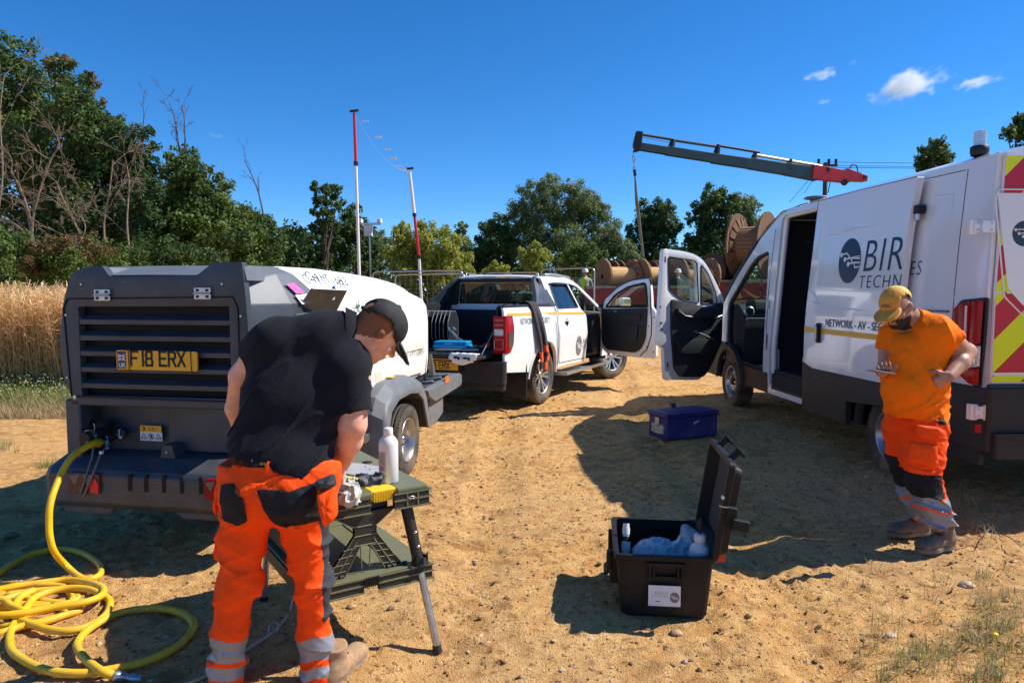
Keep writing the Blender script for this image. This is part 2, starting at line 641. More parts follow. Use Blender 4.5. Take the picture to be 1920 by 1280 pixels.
 def cut(s, p, n):
  """remove the side that n points to"""
  X, Y, Z = np.meshgrid(*s.ax, indexing="ij", sparse=True)
  n = np.array(n, float)
  n /= np.linalg.norm(n)
  s.d = np.maximum(s.d, ((X - p[0]) * n[0] + (Y - p[1]) * n[1] + (Z - p[2]) * n[2]).astype(np.float32))
 def folds(s, fn):
  X, Y, Z = np.meshgrid(*s.ax, indexing="ij")
  m = np.abs(s.d) < .05
  s.d[m] += fn(X[m], Y[m], Z[m]).astype(np.float32)
 def mesh(s):
  d = s.d
  neg = d < 0
  n = s.n
  cnt = np.zeros(n - 1, dtype=np.int8)
  for i in (0, 1):
   for j in (0, 1):
    for k in (0, 1):
     cnt += neg[i:n[0] - 1 + i, j:n[1] - 1 + j, k:n[2] - 1 + k]
  act = (cnt > 0) & (cnt < 8)
  ii = np.argwhere(act)
  vid = -np.ones(n - 1, dtype=np.int64)
  vid[act] = np.arange(len(ii))
  acc = np.zeros((len(ii), 3))
  num = np.zeros(len(ii))
  C = [(a, b, c) for a in (0, 1) for b in (0, 1) for c in (0, 1)]
  for a in range(8):
   for b in range(a + 1, 8):
    if sum(abs(C[a][q] - C[b][q]) for q in range(3)) != 1:
     continue
    da = d[ii[:, 0] + C[a][0], ii[:, 1] + C[a][1], ii[:, 2] + C[a][2]]
    db = d[ii[:, 0] + C[b][0], ii[:, 1] + C[b][1], ii[:, 2] + C[b][2]]
    m = (da < 0) != (db < 0)
    t = np.where(m, da / np.where(m, da - db, 1), 0)
    for q in range(3):
     acc[:, q] += np.where(m, C[a][q] + (C[b][q] - C[a][q]) * t, 0)
    num += m
  V = (ii + acc / num[:, None]) * s.h + s.lo
  F = []
  for ax in range(3):
   sl0 = [slice(1, n[q] - 1) for q in range(3)]
   sl1 = list(sl0)
   sl0[ax] = slice(0, n[ax] - 1)
   sl1[ax] = slice(1, n[ax])
   A, B = neg[tuple(sl0)], neg[tuple(sl1)]
   e = np.argwhere(A != B)
   if not len(e):
    continue
   flip = A[tuple(e.T)]
   off = np.array([1, 1, 1])
   off[ax] = 0
   g = e + off
   u, v = [q for q in range(3) if q != ax]
   o = []
   for du, dv in ((-1, -1), (0, -1), (0, 0), (-1, 0)):
    c = g.copy()
    c[:, u] += du
    c[:, v] += dv
    o.append(vid[c[:, 0], c[:, 1], c[:, 2]])
   q4 = np.stack(o, 1)
   if ax == 1:
    flip = ~flip
   q4[~flip] = q4[~flip][:, ::-1]
   F.append(q4)
  F = np.vstack(F)
  F = F[(F >= 0).all(1)]
  return V, F
 def build(s, name, mats, parent=None, colour=None, relax=1):
  V, F = s.mesh()
  for _ in range(relax):
   nb = np.zeros_like(V)
   c = np.zeros(len(V))
   for a in range(4):
    for b in (1, 3):
     np.add.at(nb, F[:, a], V[F[:, (a + b) % 4]])
     np.add.at(c, F[:, a], 1)
   V = V * .5 + .5 * nb / np.maximum(c, 1)[:, None]
  org = np.array(parent.location) if parent else np.zeros(3)
  cen = V[F].mean(1)
  nr = np.cross(V[F[:, 2]] - V[F[:, 0]], V[F[:, 3]] - V[F[:, 1]])
  nr /= np.linalg.norm(nr, axis=1)[:, None] + 1e-12
  mi = colour(cen, nr) if colour else None
  o = np_mesh(name, V - org, F, mats, mi, True, parent)
  return o, V, F, cen, nr
def patch(name, V, F, sel, nr, mat, parent, off=.004, thick=.004):
 """lift a piece of an organic surface off as its own thin layer (a pocket, a band)"""
 Fs = F[sel]
 if not len(Fs):
  return None
 vn = np.zeros_like(V)
 for a in range(4):
  np.add.at(vn, F[:, a], nr)
 vn /= np.linalg.norm(vn, axis=1)[:, None] + 1e-9
 u, inv = np.unique(Fs, return_inverse=True)
 org = np.array(parent.location)
 G_ = inv.reshape(Fs.shape)
 ek = np.concatenate([np.stack([G_[:, a], G_[:, (a + 1) % 4]], 1) for a in range(4)])
 srt = np.sort(ek, 1)
 key = srt[:, 0] * len(u) + srt[:, 1]
 uk, cnt_ = np.unique(key, return_counts=True)
 be = uk[cnt_ == 1]
 be = np.stack([be // len(u), be % len(u)], 1)
 W = V[u] + vn[u] * off - org
 for _ in range(5):
  acc, c_ = np.zeros_like(W), np.zeros(len(W))
  for x_, y_ in ((0, 1), (1, 0)):
   np.add.at(acc, be[:, x_], W[be[:, y_]])
   np.add.at(c_, be[:, x_], 1)
  m_ = c_ > 0
  W[m_] = W[m_] * .5 + .5 * acc[m_] / c_[m_][:, None]
 o = np_mesh(name, W, G_, mat, None, True, parent)
 md = o.modifiers.new("thickness", "SOLIDIFY")
 md.thickness = thick
 md.offset = 0
 return o
def poly_sel(A, B, poly):
 """vectorised point in polygon"""
 c = np.zeros(len(A), bool)
 n = len(poly)
 j = n - 1
 for i in range(n):
  xi, yi = poly[i]
  xj, yj = poly[j]
  m = ((yi > B) != (yj > B)) & (A < (xj - xi) * (B - yi) / (yj - yi + 1e-12) + xi)
  c ^= m
  j = i
 return c
def frame_rows(x, y, z):
 """3 unit axes (rows) as a rotation whose columns are used by Blob.ell/box"""
 x, y, z = (np.array(q, float) for q in (x, y, z))
 return np.stack([x / np.linalg.norm(x), y / np.linalg.norm(y), z / np.linalg.norm(z)], 1)
def hand(bl, wrist, direction, palm_n, side, curl=.5, size=1.0, spread=1.0, thumb_open=.6):
 """palm and five separate bent fingers; side=+1 puts the thumb on the +lateral side. Returns fingertip points"""
 d = Vector(direction).normalized()
 n = Vector(palm_n)
 n = (n - d * n.dot(d)).normalized()
 l = d.cross(n).normalized() * side
 w = Vector(wrist)
 S = size
 c = w + d * .045 * S
 bl.box(c, (.038 * S, .046 * S, .0135 * S), frame_rows(l, d, n), .012 * S, .012)
 tips = []
 for i, (off, ln, r) in enumerate(((.030, .072, .0088), (.010, .080, .0090), (-.011, .074, .0086), (-.031, .058, .0078))):
  b0 = w + d * (.084 - .004 * abs(i - 1)) * S + l * off * S
  a = 0
  p = b0
  pts = [w + d * .05 * S + l * off * .8 * S, b0]
  fan = (l * (off * 1.2 * spread))
  for seg, fr_ in ((.46, 1.0), (.31, 1.2), (.23, .8)):
   a += curl * fr_
   p = p + ((d + fan) * math.cos(a) + n * math.sin(a)).normalized() * ln * seg * S
   pts.append(p)
  bl.path(pts, [r * 1.0 * S, r * 1.05 * S, r * S, r * .92 * S, r * .8 * S], .004)
  tips.append(p)
 t0 = w + d * .02 * S + l * .026 * S
 t1 = t0 + (d * .6 + l * thumb_open + n * .35).normalized() * .040 * S
 t2 = t1 + (d * .85 + l * thumb_open * .4 + n * .5).normalized() * .032 * S
 t3 = t2 + (d * .9 + n * .5 - l * .1).normalized() * .026 * S
 bl.path([t0, t1, t2, t3], [.014 * S, .0115 * S, .0105 * S, .0085 * S], .008)
 tips.append(t3)
 return tips
# ------------------------------------------------------------------ ground
def vnoise(x, y, seed=0):
 """smooth value noise on arrays"""
 xi = np.floor(x).astype(np.int64)
 yi = np.floor(y).astype(np.int64)
 xf, yf = x - xi, y - yi
 xf = xf * xf * (3 - 2 * xf)
 yf = yf * yf * (3 - 2 * yf)
 def h(a, b):
  n = (a * 374761393 + b * 668265263 + seed * 1442695041) & 0xFFFFFFFF
  n = ((n ^ (n >> 13)) * 1274126177) & 0xFFFFFFFF
  return ((n ^ (n >> 16)) & 0xFFFF) / 65535.0
 return (h(xi, yi) * (1 - xf) + h(xi + 1, yi) * xf) * (1 - yf) + (h(xi, yi + 1) * (1 - xf) + h(xi + 1, yi + 1) * xf) * yf
def ground_z(x, y):
 x = np.asarray(x, float)
 y = np.asarray(y, float)
 z = (vnoise(x * .5, y * .5, 1) - .5) * .05 + (vnoise(x * 1.6, y * 1.6, 2) - .5) * .022
 n3 = vnoise(x * 5, y * 5, 3)
 rough_ = .5 + vnoise(x * .8, y * .8, 9) * 1.2
 z = z + (n3 - .5) * .014 + ((vnoise(x * 14, y * 14, 4) - .5) * .010 + (vnoise(x * 31, y * 31, 5) - .5) * .009 + np.maximum(0, vnoise(x * 22, y * 22, 6) - .68) * .055) * rough_
 for off in (-.15, 1.45):
  cx = off + .16 * (y - 6) * .5 + .12 * np.sin(y * .5)
  d = np.exp(-((x - cx) / .16) ** 2)
  z = z - d * .028 + np.exp(-((np.abs(x - cx) - .26) / .09) ** 2) * .010 + d * .009 * np.sin(y * 72 + 6 * np.sign(np.sin(x * 40)))
 fade = np.clip((60 - np.hypot(x, y)) / 40, 0, 1)
 return z * fade
def axis_steps(lo, hi, f0, f1, fine, grow=1.10):
 a = list(np.arange(f0, f1, fine))
 s = fine
 x = a[-1]
 while x < hi:
  s *= grow
  x += s
  a.append(x)
 s = fine
 x = f0
 pre = []
 while x > lo:
  s *= grow
  x -= s
  pre.append(x)
 return np.array(pre[::-1] + a)
gx = axis_steps(-1500, 1500, -3.6, 4.2, .021, 1.07)
gy = axis_steps(-60, 2500, 1.9, 8.6, .021, 1.05)
GX, GY = np.meshgrid(gx, gy, indexing="ij")
GZ = ground_z(GX, GY)
nx, ny = GX.shape
idx = np.arange(nx * ny).reshape(nx, ny)
Fq = np.stack([idx[:-1, :-1], idx[1:, :-1], idx[1:, 1:], idx[:-1, 1:]], -1).reshape(-1, 4)
mg = bpy.data.materials.new("sandy_ground")
mg.use_nodes = True
nt = mg.node_tree
bs = nt.nodes["Principled BSDF"]
bs.inputs["Roughness"].default_value = 0.95
bs.inputs["Specular IOR Level"].default_value = 0.15
def nd(t, **k):
 n = nt.nodes.new(t)
 for a, v in k.items():
  n.inputs[a].default_value = v
 return n
geo = nt.nodes.new("ShaderNodeNewGeometry")
pos = geo.outputs["Position"]
def noise(scale, detail=5.0, rough=0.6, dist=0.0):
 n = nd("ShaderNodeTexNoise", Scale=scale, Detail=detail, Roughness=rough, Distortion=dist)
 nt.links.new(pos, n.inputs["Vector"])
 return n.outputs["Fac"]
def ramp(fac, stops):
 r = nt.nodes.new("ShaderNodeValToRGB")
 e = r.color_ramp.elements
 while len(e) < len(stops):
  e.new(0.5)
 for k, (p, c) in enumerate(stops):
  e[k].position = p
  e[k].color = (*c, 1) if len(c) == 3 else c
 nt.links.new(fac, r.inputs[0])
 return r.outputs[0]
def mix(fac, a, b, mode="MIX"):
 m = nt.nodes.new("ShaderNodeMix")
 m.data_type = "RGBA"
 m.blend_type = mode
 for s, v in ((0, fac), (6, a), (7, b)):
  if isinstance(v, (int, float)):
   m.inputs[s].default_value = v
  elif isinstance(v, tuple):
   m.inputs[s].default_value = (*v, 1)
  else:
   nt.links.new(v, m.inputs[s])
 return m.outputs[2]
base = ramp(noise(0.9, 6), [(.3, (.42, .205, .062)), (.5, (.60, .32, .108)), (.7, (.70, .405, .152))])
base = mix(ramp(noise(9, 6), [(.4, (0, 0, 0)), (.62, (1, 1, 1))]), base, (.76, .47, .19))
base = mix(ramp(noise(3.1, 7, .65), [(.52, (0, 0, 0)), (.66, (.75, .75, .75))]), base, (.27, .13, .050))
grain = ramp(noise(120, 3, .7), [(.28, (.45, .40, .34)), (.45, (1.0, .99, .97)), (.70, (1.35, 1.32, 1.25))])
base = mix(1.0, base, grain, "MULTIPLY")
base = mix(ramp(noise(.55, 4, .55, .4), [(.42, (0, 0, 0)), (.60, (.5, .5, .5))]), base, (.74, .48, .22))
base = mix(ramp(noise(22, 4, .6), [(.56, (0, 0, 0)), (.66, (.7, .7, .7))]), base, (.27, .13, .046))
vor = nt.nodes.new("ShaderNodeTexVoronoi")
vor.inputs["Scale"].default_value = 46
nt.links.new(pos, vor.inputs["Vector"])
peb = ramp(vor.outputs["Distance"], [(.10, (1, 1, 1)), (.17, (0, 0, 0))])
pm = nt.nodes.new("ShaderNodeMath")
pm.operation = "MULTIPLY"
nt.links.new(peb, pm.inputs[0])
nt.links.new(ramp(noise(6, 3), [(.45, (0, 0, 0)), (.6, (.8, .8, .8))]), pm.inputs[1])
base = mix(pm.outputs[0], base, (.55, .44, .32))
sep = nt.nodes.new("ShaderNodeSeparateXYZ")
nt.links.new(pos, sep.inputs[0])
fm = nt.nodes.new("ShaderNodeMapRange")
fm.inputs[1].default_value = 22
fm.inputs[2].default_value = 27
nt.links.new(sep.outputs[1], fm.inputs[0])
far = ramp(noise(1.2, 6), [(.35, (.06, .085, .025)), (.65, (.17, .15, .06))])
base = mix(fm.outputs[0], base, far)
nt.links.new(base, bs.inputs["Base Color"])
b1 = nt.nodes.new("ShaderNodeBump")
b1.inputs["Strength"].default_value = 0.9
b1.inputs["Distance"].default_value = 0.022
hm = nt.nodes.new("ShaderNodeMath")
hm.operation = "ADD"
nt.links.new(noise(38, 6, .7), hm.inputs[0])
nt.links.new(noise(150, 3, .6), hm.inputs[1])
nt.links.new(hm.outputs[0], b1.inputs["Height"])
nt.links.new(b1.outputs[0], bs.inputs["Normal"])
ground = np_mesh("ground", np.stack([GX, GY, GZ], -1).reshape(-1, 3), Fq, mg)
tag(ground, "sandy orange-brown earth of the work yard with ruts and small stones", kind="structure")
# ------------------------------------------------------------------ loose stones
def ico(sub=1):
 b = bmesh.new()
 bmesh.ops.create_icosphere(b, subdivisions=sub, radius=1)
 V = np.array([v.co[:] for v in b.verts])
 F = np.array([[v.index for v in f.verts] for f in b.faces])
 b.free()
 return V, F
def scatter_stones(name, n, region, smin, smax, mats, seed, kind="stuff", dens=None, sub=1):
 rs = np.random.RandomState(seed)
 V0, F0 = ico(1)
 if not sub:
  V0 = np.array([[1, 0, 0], [-1, 0, 0], [0, 1, 0], [0, -1, 0], [0, 0, 1], [0, 0, -1]], float)
  F0 = np.array([[0, 2, 4], [2, 1, 4], [1, 3, 4], [3, 0, 4], [2, 0, 5], [1, 2, 5], [3, 1, 5], [0, 3, 5]])
 V, F, mi = [], [], []
 k = 0
 while k < n:
  x = rs.uniform(region[0], region[1])
  y = rs.uniform(region[2], region[3])
  if dens and rs.rand() > dens(x, y):
   continue
  s = smin * (smax / smin) ** (rs.rand() ** 2.2)
  jit = 1 + rs.uniform(-.28, .28, (len(V0), 1))
  W = V0 * jit * np.array([s * rs.uniform(.7, 1.3), s * rs.uniform(.7, 1.3), s * rs.uniform(.35, .75)])
  a = rs.uniform(0, 6.28)
  c, d = math.cos(a), math.sin(a)
  W = W @ np.array([[c, d, 0], [-d, c, 0], [0, 0, 1]])
  W = W + np.array([x, y, float(ground_z(x, y)) + s * .12])
  V.append(W)
  F.append(F0 + len(V0) * k)
  mi.append(np.full(len(F0), rs.randint(len(mats))))
  k += 1
 o = np_mesh(name, np.vstack(V), np.vstack(F), mats, np.concatenate(mi), smooth=False)
 return tag(o, kind=kind)
ST = [M("stone_tan", (.46, .30, .16), .9, var=.25, scale=30), M("stone_brown", (.20, .12, .07), .9, var=.3, scale=30),
  M("stone_pale", (.50, .38, .25), .8, var=.2, scale=30), M("clod_earth", (.36, .21, .105), 1.0, var=.2, scale=40),
  M("clod_dark", (.27, .15, .075), 1.0, var=.2, scale=40)]
g0 = scatter_stones("gravel", 21000, (-2.9, 3.4, 2.2, 6.8), .003, .012, [ST[0], ST[3], ST[4], ST[3], ST[1], ST[3], ST[4], ST[2]], 8, sub=0)
tag(g0, "countless crumbs of dry earth and grit over the nearest ground")
g1 = scatter_stones("gravel", 4200, (-3.2, 3.9, 2.2, 9.5), .004, .020, [ST[0], ST[3], ST[4], ST[3], ST[1], ST[3], ST[4], ST[3], ST[2]], 3)
tag(g1, "fine stones and crumbs of dry earth scattered over the near ground")
g2 = scatter_stones("gravel", 1500, (-6, 8, 8, 22), .008, .035, [ST[0], ST[3], ST[4], ST[1], ST[2]], 4)
tag(g2, "small stones scattered over the ground around the parked vehicles")
# ------------------------------------------------------------------ frames for measuring on a vehicle's own surfaces
class Fr:
 def __init__(s, x, y, deg):
  a = math.radians(deg)
  s.o = np.array([x, y, 0.0])
  s.deg = deg
  s.X = np.array([math.cos(a), math.sin(a), 0])
  s.Y = np.array([-math.sin(a), math.cos(a), 0])
 def loc(s, p):
  v = np.array(p) - s.o
  return (float(v @ s.X), float(v @ s.Y), float(p[2]))
 def w(s, x, y, z):
  return s.o + s.X * x + s.Y * y + np.array([0, 0, z])
 def hit(s, px, py, p0, n):
  d = _ray(px, py)
  return s.loc(_co + d * (np.dot(p0 - _co, n) / np.dot(d, n)))
 def side(s, px, py, x):
  q = s.hit(px, py, s.w(x, 0, 0), s.X)
  return (q[1], q[2])
 def back(s, px, py, y):
  q = s.hit(px, py, s.w(0, y, 0), s.Y)
  return (q[0], q[2])
 def at(s, px, py, z):
  return s.loc(ground_at(px, py, z))
# ------------------------------------------------------------------ wheels
def wheel(parent, x, y, r, w, out, style):
 """out = +1/-1: which side faces outward along local x"""
 k = out
 root = None
 t = MB()
 rr = r * (.62 if style != "alloy" else .66)
 h = w / 2
 prof = [(rr, -h * .80), (rr + .01, -h * .92), (r * .86, -h), (r * .955, -h * .90), (r * .985, -h * .72)]
 for gx_ in (-.42, 0, .42):
  prof += [(r, h * (gx_ - .2)), (r, h * (gx_ - .05)), (r - .012, h * (gx_ - .04)), (r - .012, h * (gx_ + .04)), (r, h * (gx_ + .05)), (r, h * (gx_ + .2))]
 prof += [(r * .985, h * .72), (r * .955, h * .90), (r * .86, h), (rr + .01, h * .92), (rr, h * .80)]
 t.lathe([(a, b * k) for a, b in prof], RUBBER, 44, "x")
 nblk = 56
 for sgn in (-1, 1):
  for q in range(nblk):
   a = 2 * PI * q / nblk
   c, d = math.cos(a), math.sin(a)
   e = Vector((0, c, d))
   f = Vector((0, -d, c)) * (.30 * 2 * PI * r / nblk)
   p1 = e * (r * 1.004) + Vector((sgn * h * .52, 0, 0))
   p2 = e * (r * .972) + Vector((sgn * h * .93, 0, 0))
   p3 = e * (r * .93) + Vector((sgn * h * .93, 0, 0))
   p4 = e * (r * .95) + Vector((sgn * h * .52, 0, 0))
   V = [p - f for p in (p1, p2, p3, p4)] + [p + f for p in (p1, p2, p3, p4)]
   t.add(V, [(0, 1, 2, 3), (7, 6, 5, 4), (0, 4, 5, 1), (1, 5, 6, 2), (2, 6, 7, 3), (3, 7, 4, 0)], RUBBER)
 root = t.build("wheel", parent)
 root.location = (x, y, r)
 m = MB()
 mt = ALLOY
 if style == "alloy":
  m.lathe([(rr * 1.0, k * h * .84), (rr * .985, k * h * .90), (rr * .95, k * h * .86), (rr * .90, k * h * .30), (rr * .88, -k * h * .6)], mt, 40, "x")
  m.lathe([(0.0, k * h * .62), (rr * .20, k * h * .60), (rr * .22, k * h * .48)], mt, 24, "x")
  for q in range(6):
   for dq in (-.155, .155):
    a0, a1 = 2 * PI * q / 6 + dq * .55, 2 * PI * q / 6 + dq * 1.15
    c0, d0, c1, d1 = math.cos(a0), math.sin(a0), math.cos(a1), math.sin(a1)
    p0, p1 = Vector((k * h * .56, rr * .16 * c0, rr * .16 * d0)), Vector((k * h * .78, rr * .95 * c1, rr * .95 * d1))
    dr = (p1 - p0).normalized()
    s1 = dr.cross(Vector((1, 0, 0))).normalized()
    V = []
    for p, ww in ((p0, .018), (p0.lerp(p1, .5), .014), (p1, .023)):
     V += [p - s1 * ww, p + s1 * ww, p + s1 * ww * .8 - Vector((k * .03, 0, 0)), p - s1 * ww * .8 - Vector((k * .03, 0, 0))]
    m.add(V, [(a + 4 * j, (a + 1) % 4 + 4 * j, (a + 1) % 4 + 4 + 4 * j, a + 4 + 4 * j) for j in (0, 1) for a in range(4)], mt)
  m.lathe([(rr * .86, k * h * .05), (rr * .2, k * h * .05)], BLACK_DK, 30, "x")
  for q in range(6):
   a = 2 * PI * (q + .5) / 6
   m.cyl((k * h * .45, rr * .14 * math.cos(a), rr * .14 * math.sin(a)), (k * h * .66, rr * .14 * math.cos(a), rr * .14 * math.sin(a)), .009, CHROME, n=6)
 elif style == "steel":
  m.lathe([(rr, k * h * .86), (rr * .985, k * h * .92), (rr * .93, k * h * .84), (rr * .88, k * h * .35), (rr * .80, k * h * .22)], mt, 40, "x")
  m.lathe([(rr * .80, k * h * .22), (rr * .66, k * h * .55), (rr * .42, k * h * .60), (rr * .34, k * h * .30), (0, k * h * .30)], mt, 40, "x")
  for q in range(12):
   a = 2 * PI * q / 12
   c, d = math.cos(a), math.sin(a)
   m.cyl((k * (h * .34), rr * .74 * c, rr * .74 * d), (k * (h * .46), rr * .74 * c, rr * .74 * d), .022, BLACK_DK, n=10)
  for q in range(6):
   a = 2 * PI * q / 6
   c, d = math.cos(a), math.sin(a)
   m.cyl((k * (h * .5), rr * .5 * c, rr * .5 * d), (k * (h * .76), rr * .5 * c, rr * .5 * d), .014, CHROME, n=6)
  m.lathe([(0, k * h * .85), (rr * .22, k * h * .80), (rr * .26, k * h * .3)], BLACK_PL, 20, "x")
 else:
  m.lathe([(rr, k * h * .86), (rr * .985, k * h * .93), (rr * .93, k * h * .84), (rr * .86, k * h * .20), (rr * .82, -k * h * .25), (rr * .60, -k * h * .30), (rr * .42, k * h * .05), (0, k * h * .05)], mt, 48, "x")
  m.lathe([(0, k * h * .55), (rr * .17, k * h * .50), (rr * .20, k * h * .0)], CHROME, 20, "x")
  for q in range(5):
   a = 2 * PI * (q + .2) / 5
   c, d = math.cos(a), math.sin(a)
   m.cyl((k * (h * .0), rr * .36 * c, rr * .36 * d), (k * (h * .36), rr * .36 * c, rr * .36 * d), .012, CHROME, n=6)
   m.cyl((k * (h * .02), rr * .36 * c, rr * .36 * d), (k * (h * .10), rr * .36 * c, rr * .36 * d), .03, mt, n=12)
 m.build("rim", root)
 return root
# ------------------------------------------------------------------ white panel van
VF = Fr(4.24, 4.90, 3.0)
van = thing("van", "white high-roof panel van with open side and cab doors and chevron rear", "van",
   (4.24, 4.90, 0), math.radians(3.0))
def vx(z, x0=-1.0):
 """left wall of the van: upright low down, leaning inwards towards the roof"""
 t = max(0.0, z - 1.05)
 return x0 + .045 * t ** 1.7 + (.018 * (.6 - z) / .6 if z < .6 else 0)
def vside(x0=-1.0, sgn=1):
 return lambda u, v: (sgn * vx(v, x0), u, v)
RZ = 2.50
for sg in (1, -1):
 prof = rounded([(0.02, .87), (0.02, RZ), (3.46, RZ), (4.43, 2.03), (5.20, 1.43), (5.86, 1.12), (5.95, .87)], [0, .03, .25, .3, .2, .1, 0])
 if sg == 1:
  prof += rounded([(5.02, .87), (5.00, 1.40), (4.20, 1.99), (3.74, 2.06), (3.74, .87), (3.56, .87), (3.47, 2.44), (2.2, 2.44), (2.2, .87)], [0, .1, .2, .07, 0, 0, .09, .05, 0])
 holes = []
 if sg == 1:
  holes = []
 else:
  holes = [rounded([(3.84, 1.33), (3.84, 1.98), (4.20, 1.92), (4.86, 1.40), (4.86, 1.33)], .05)]
 mb = panel(prof, vside(-1.0, sg), WHITE_VAN, holes, step=.16, thick=.035, inward=(sg, 0, 0))
 mb.build("side_panel", van)
 low = [(0.02, .36)] + [(.66, .36)] + list(reversed(arc(1.12, .36, .44, 0, 180, 14))) + [(1.58, .36), (2.3, .36)]
 if sg == 1:
  low += [(2.3, .87), (0.02, .87)]
 else:
  low += [(4.42, .36)] + list(reversed(arc(4.86, .36, .44, 0, 180, 14))) + [(5.32, .36), (5.95, .36), (5.95, .87), (0.02, .87)]
 mb = panel(low, vside(-1.004, sg), BLACK_PL, step=.15, thick=.035, inward=(sg, 0, 0))
 if sg == 1:
  fr_ = [(3.60, .36), (4.30, .36), (4.42, .36)] + list(reversed(arc(4.86, .36, .46, 0, 180, 14))) + [(5.34, .36), (5.95, .36), (5.95, .87), (5.04, .87), (4.98, .62), (3.74, .60), (3.60, .60)]
  panel(fr_, vside(-1.004, sg), BLACK_PL, step=.15, thick=.035, inward=(sg, 0, 0), mb=mb)
 mb.build("cladding", van)
 a = MB()
 for cy in (1.12, 4.86):
  for q in range(20):
   a0, a1 = PI * q / 20, PI * (q + 1) / 20
   pts = []
   for an in (a0, a1):
    for rd, xo in ((.42, -.02), (.425, .035), (.49, .03), (.50, -.01)):
     pts.append((sg * (-1.0 - xo), cy + rd * math.cos(an), .36 + rd * math.sin(an)))
   a.add(pts, [(0, 1, 5, 4), (1, 2, 6, 5), (2, 3, 7, 6)], BLACK_PL, True)
 a.build("wheel_arch", van)
mb = MB()
sl = panel([(2.25, .36), (3.60, .36), (3.60, .46), (3.56, .50), (3.50, .42), (2.25, .42)], vside(-1.0), WHITE_VAN, step=0, thick=.12, inward=(1, 0, 0), mb=mb)
panel([(3.56, .42), (3.56, .88), (3.74, .88), (3.74, .60), (3.62, .60), (3.62, .42)], vside(-1.0), WHITE_VAN, step=0, thick=.12, inward=(1, 0, 0), mb=mb)
panel([(5.02, .88), (5.02, 1.2), (5.10, 1.2), (5.10, .88)], vside(-.995), WHITE_VAN, step=0, thick=.05, inward=(1, 0, 0), mb=mb)
for pth in ([(2.2, 2.44), (3.47, 2.44), (3.56, .88), (3.56, .42)],):
 mb.tube([(vx(z) + .06, y, z) for y, z in rounded(pth, [0, .08, .1, 0])], .035, WHITE_VAN, 8)
mb.tube([(vx(z) + .045, y, z) for y, z in rounded([(3.74, .66), (3.74, 2.06), (4.20, 1.99), (5.00, 1.40), (5.03, .95), (4.92, .62), (3.80, .62)], [0, .07, .2, .1, .1, .1, 0])], .03, SEAT, 8)
mb.tube([(vx(z) + .05, y, z) for y, z in ((3.79, .66), (3.76, 1.2), (3.76, 2.0))], .022, WHITE_VAN, 8)
mb.box(-1.0, 3.62, .88, -.985, 3.66, 1.06, BLACK_PL)
mb.box(-1.012, 3.60, 1.35, -.99, 3.635, 1.45, STEEL, .004)
mb.build("door_frame", van)
mb = MB()
NY = [(0.02, 0), (0.12, .035), (.6, .055), (3.30, .055), (3.50, .03)]
nxs = 17
V = []
for y, dz in NY:
 for k in range(nxs):
  u = -1 + 2 * k / (nxs - 1)
  x = u * abs(vx(RZ))
  e = 1 - abs(u) ** 5
  V.append((x, y, RZ + (dz + .05) * e if abs(u) < 1 else RZ))
Fc = [(i * nxs + k, i * nxs + k + 1, (i + 1) * nxs + k + 1, (i + 1) * nxs + k) for i in range(len(NY) - 1) for k in range(nxs - 1)]
mb.add(V, Fc, WHITE_VAN, True)
mb.add(V[:nxs] + [(p[0], p[1], RZ - .04) for p in V[:nxs]], [(k, k + 1, nxs + k + 1, nxs + k) for k in range(nxs - 1)], WHITE_VAN)
b0 = len(NY) - 1
rows = [(3.50, RZ, .98 * abs(vx(RZ))), (3.9, 2.36, .90), (4.15, 2.20, .90)]
V = []
for j, (y, z, hw) in enumerate(rows):
 hw = abs(vx(z))
 for k in range(nxs):
  u = -1 + 2 * k / (nxs - 1)
  V.append((u * hw, y + .10 * (1 - u * u) * (j > 0), z + (.075 * (1 - abs(u) ** 4) if abs(u) < 1 else 0)))
mb.add(V, [(i * nxs + k, i * nxs + k + 1, (i + 1) * nxs + k + 1, (i + 1) * nxs + k) for i in range(2) for k in range(nxs - 1)], WHITE_VAN, True)
V = []
rows = [(5.20, 1.43), (5.62, 1.28), (5.88, 1.10), (5.98, .80), (6.0, .40)]
for y, z in rows:
 hw = abs(vx(z))
 for k in range(nxs):
  u = -1 + 2 * k / (nxs - 1)
  V.append((u * hw, y + .12 * (1 - u * u), z + .03 * (1 - u ** 4)))
mb.add(V, [(i * nxs + k, i * nxs + k + 1, (i + 1) * nxs + k + 1, (i + 1) * nxs + k) for i in range(4) for k in range(nxs - 1)], WHITE_VAN, True)
mb.build("roof", van)
mb = MB()
V = []
for j in range(6):
 t = j / 5
 y, z = 4.15 + (5.20 - 4.15) * t, 2.20 + (1.43 - 2.20) * t
 hw = abs(vx(z)) - .03
 for k in range(nxs):
  u = -1 + 2 * k / (nxs - 1)
  V.append((u * hw, y + .11 * (1 - u * u), z + .06 * (1 - u ** 4)))
mb.add(V, [(i * nxs + k, i * nxs + k + 1, (i + 1) * nxs + k + 1, (i + 1) * nxs + k) for i in range(5) for k in range(nxs - 1)], GLASS, True)
mb.build("windscreen", van)
mb = MB()
for sg in (-1, 1):
 mb.tube([(sg * (abs(vx(2.2)) - .02), 4.12, 2.20), (sg * (abs(vx(1.8)) - .03), 4.70, 1.82), (sg * (abs(vx(1.43)) - .02), 5.22, 1.43)], [.04, .045, .05], SEAT, 8)
mb.build("pillar_trim", van)
dfn = lambda u, v: (vx(v, -1.095), u, v)
SD = lambda px, py: VF.side(px, py, -1.075)
dtop = 2.485
p_ft, p_rt = (2.42, dtop), (.905, dtop - .01)
door_out = rounded([(2.50, .87), (2.485, 1.2), (2.42, dtop), (.80, dtop - .02), (.845, 2.15), (.865, 1.75), (.875, 1.1), (.88, .87)], [0, .2, .03, .03, .3, .3, .3, 0])
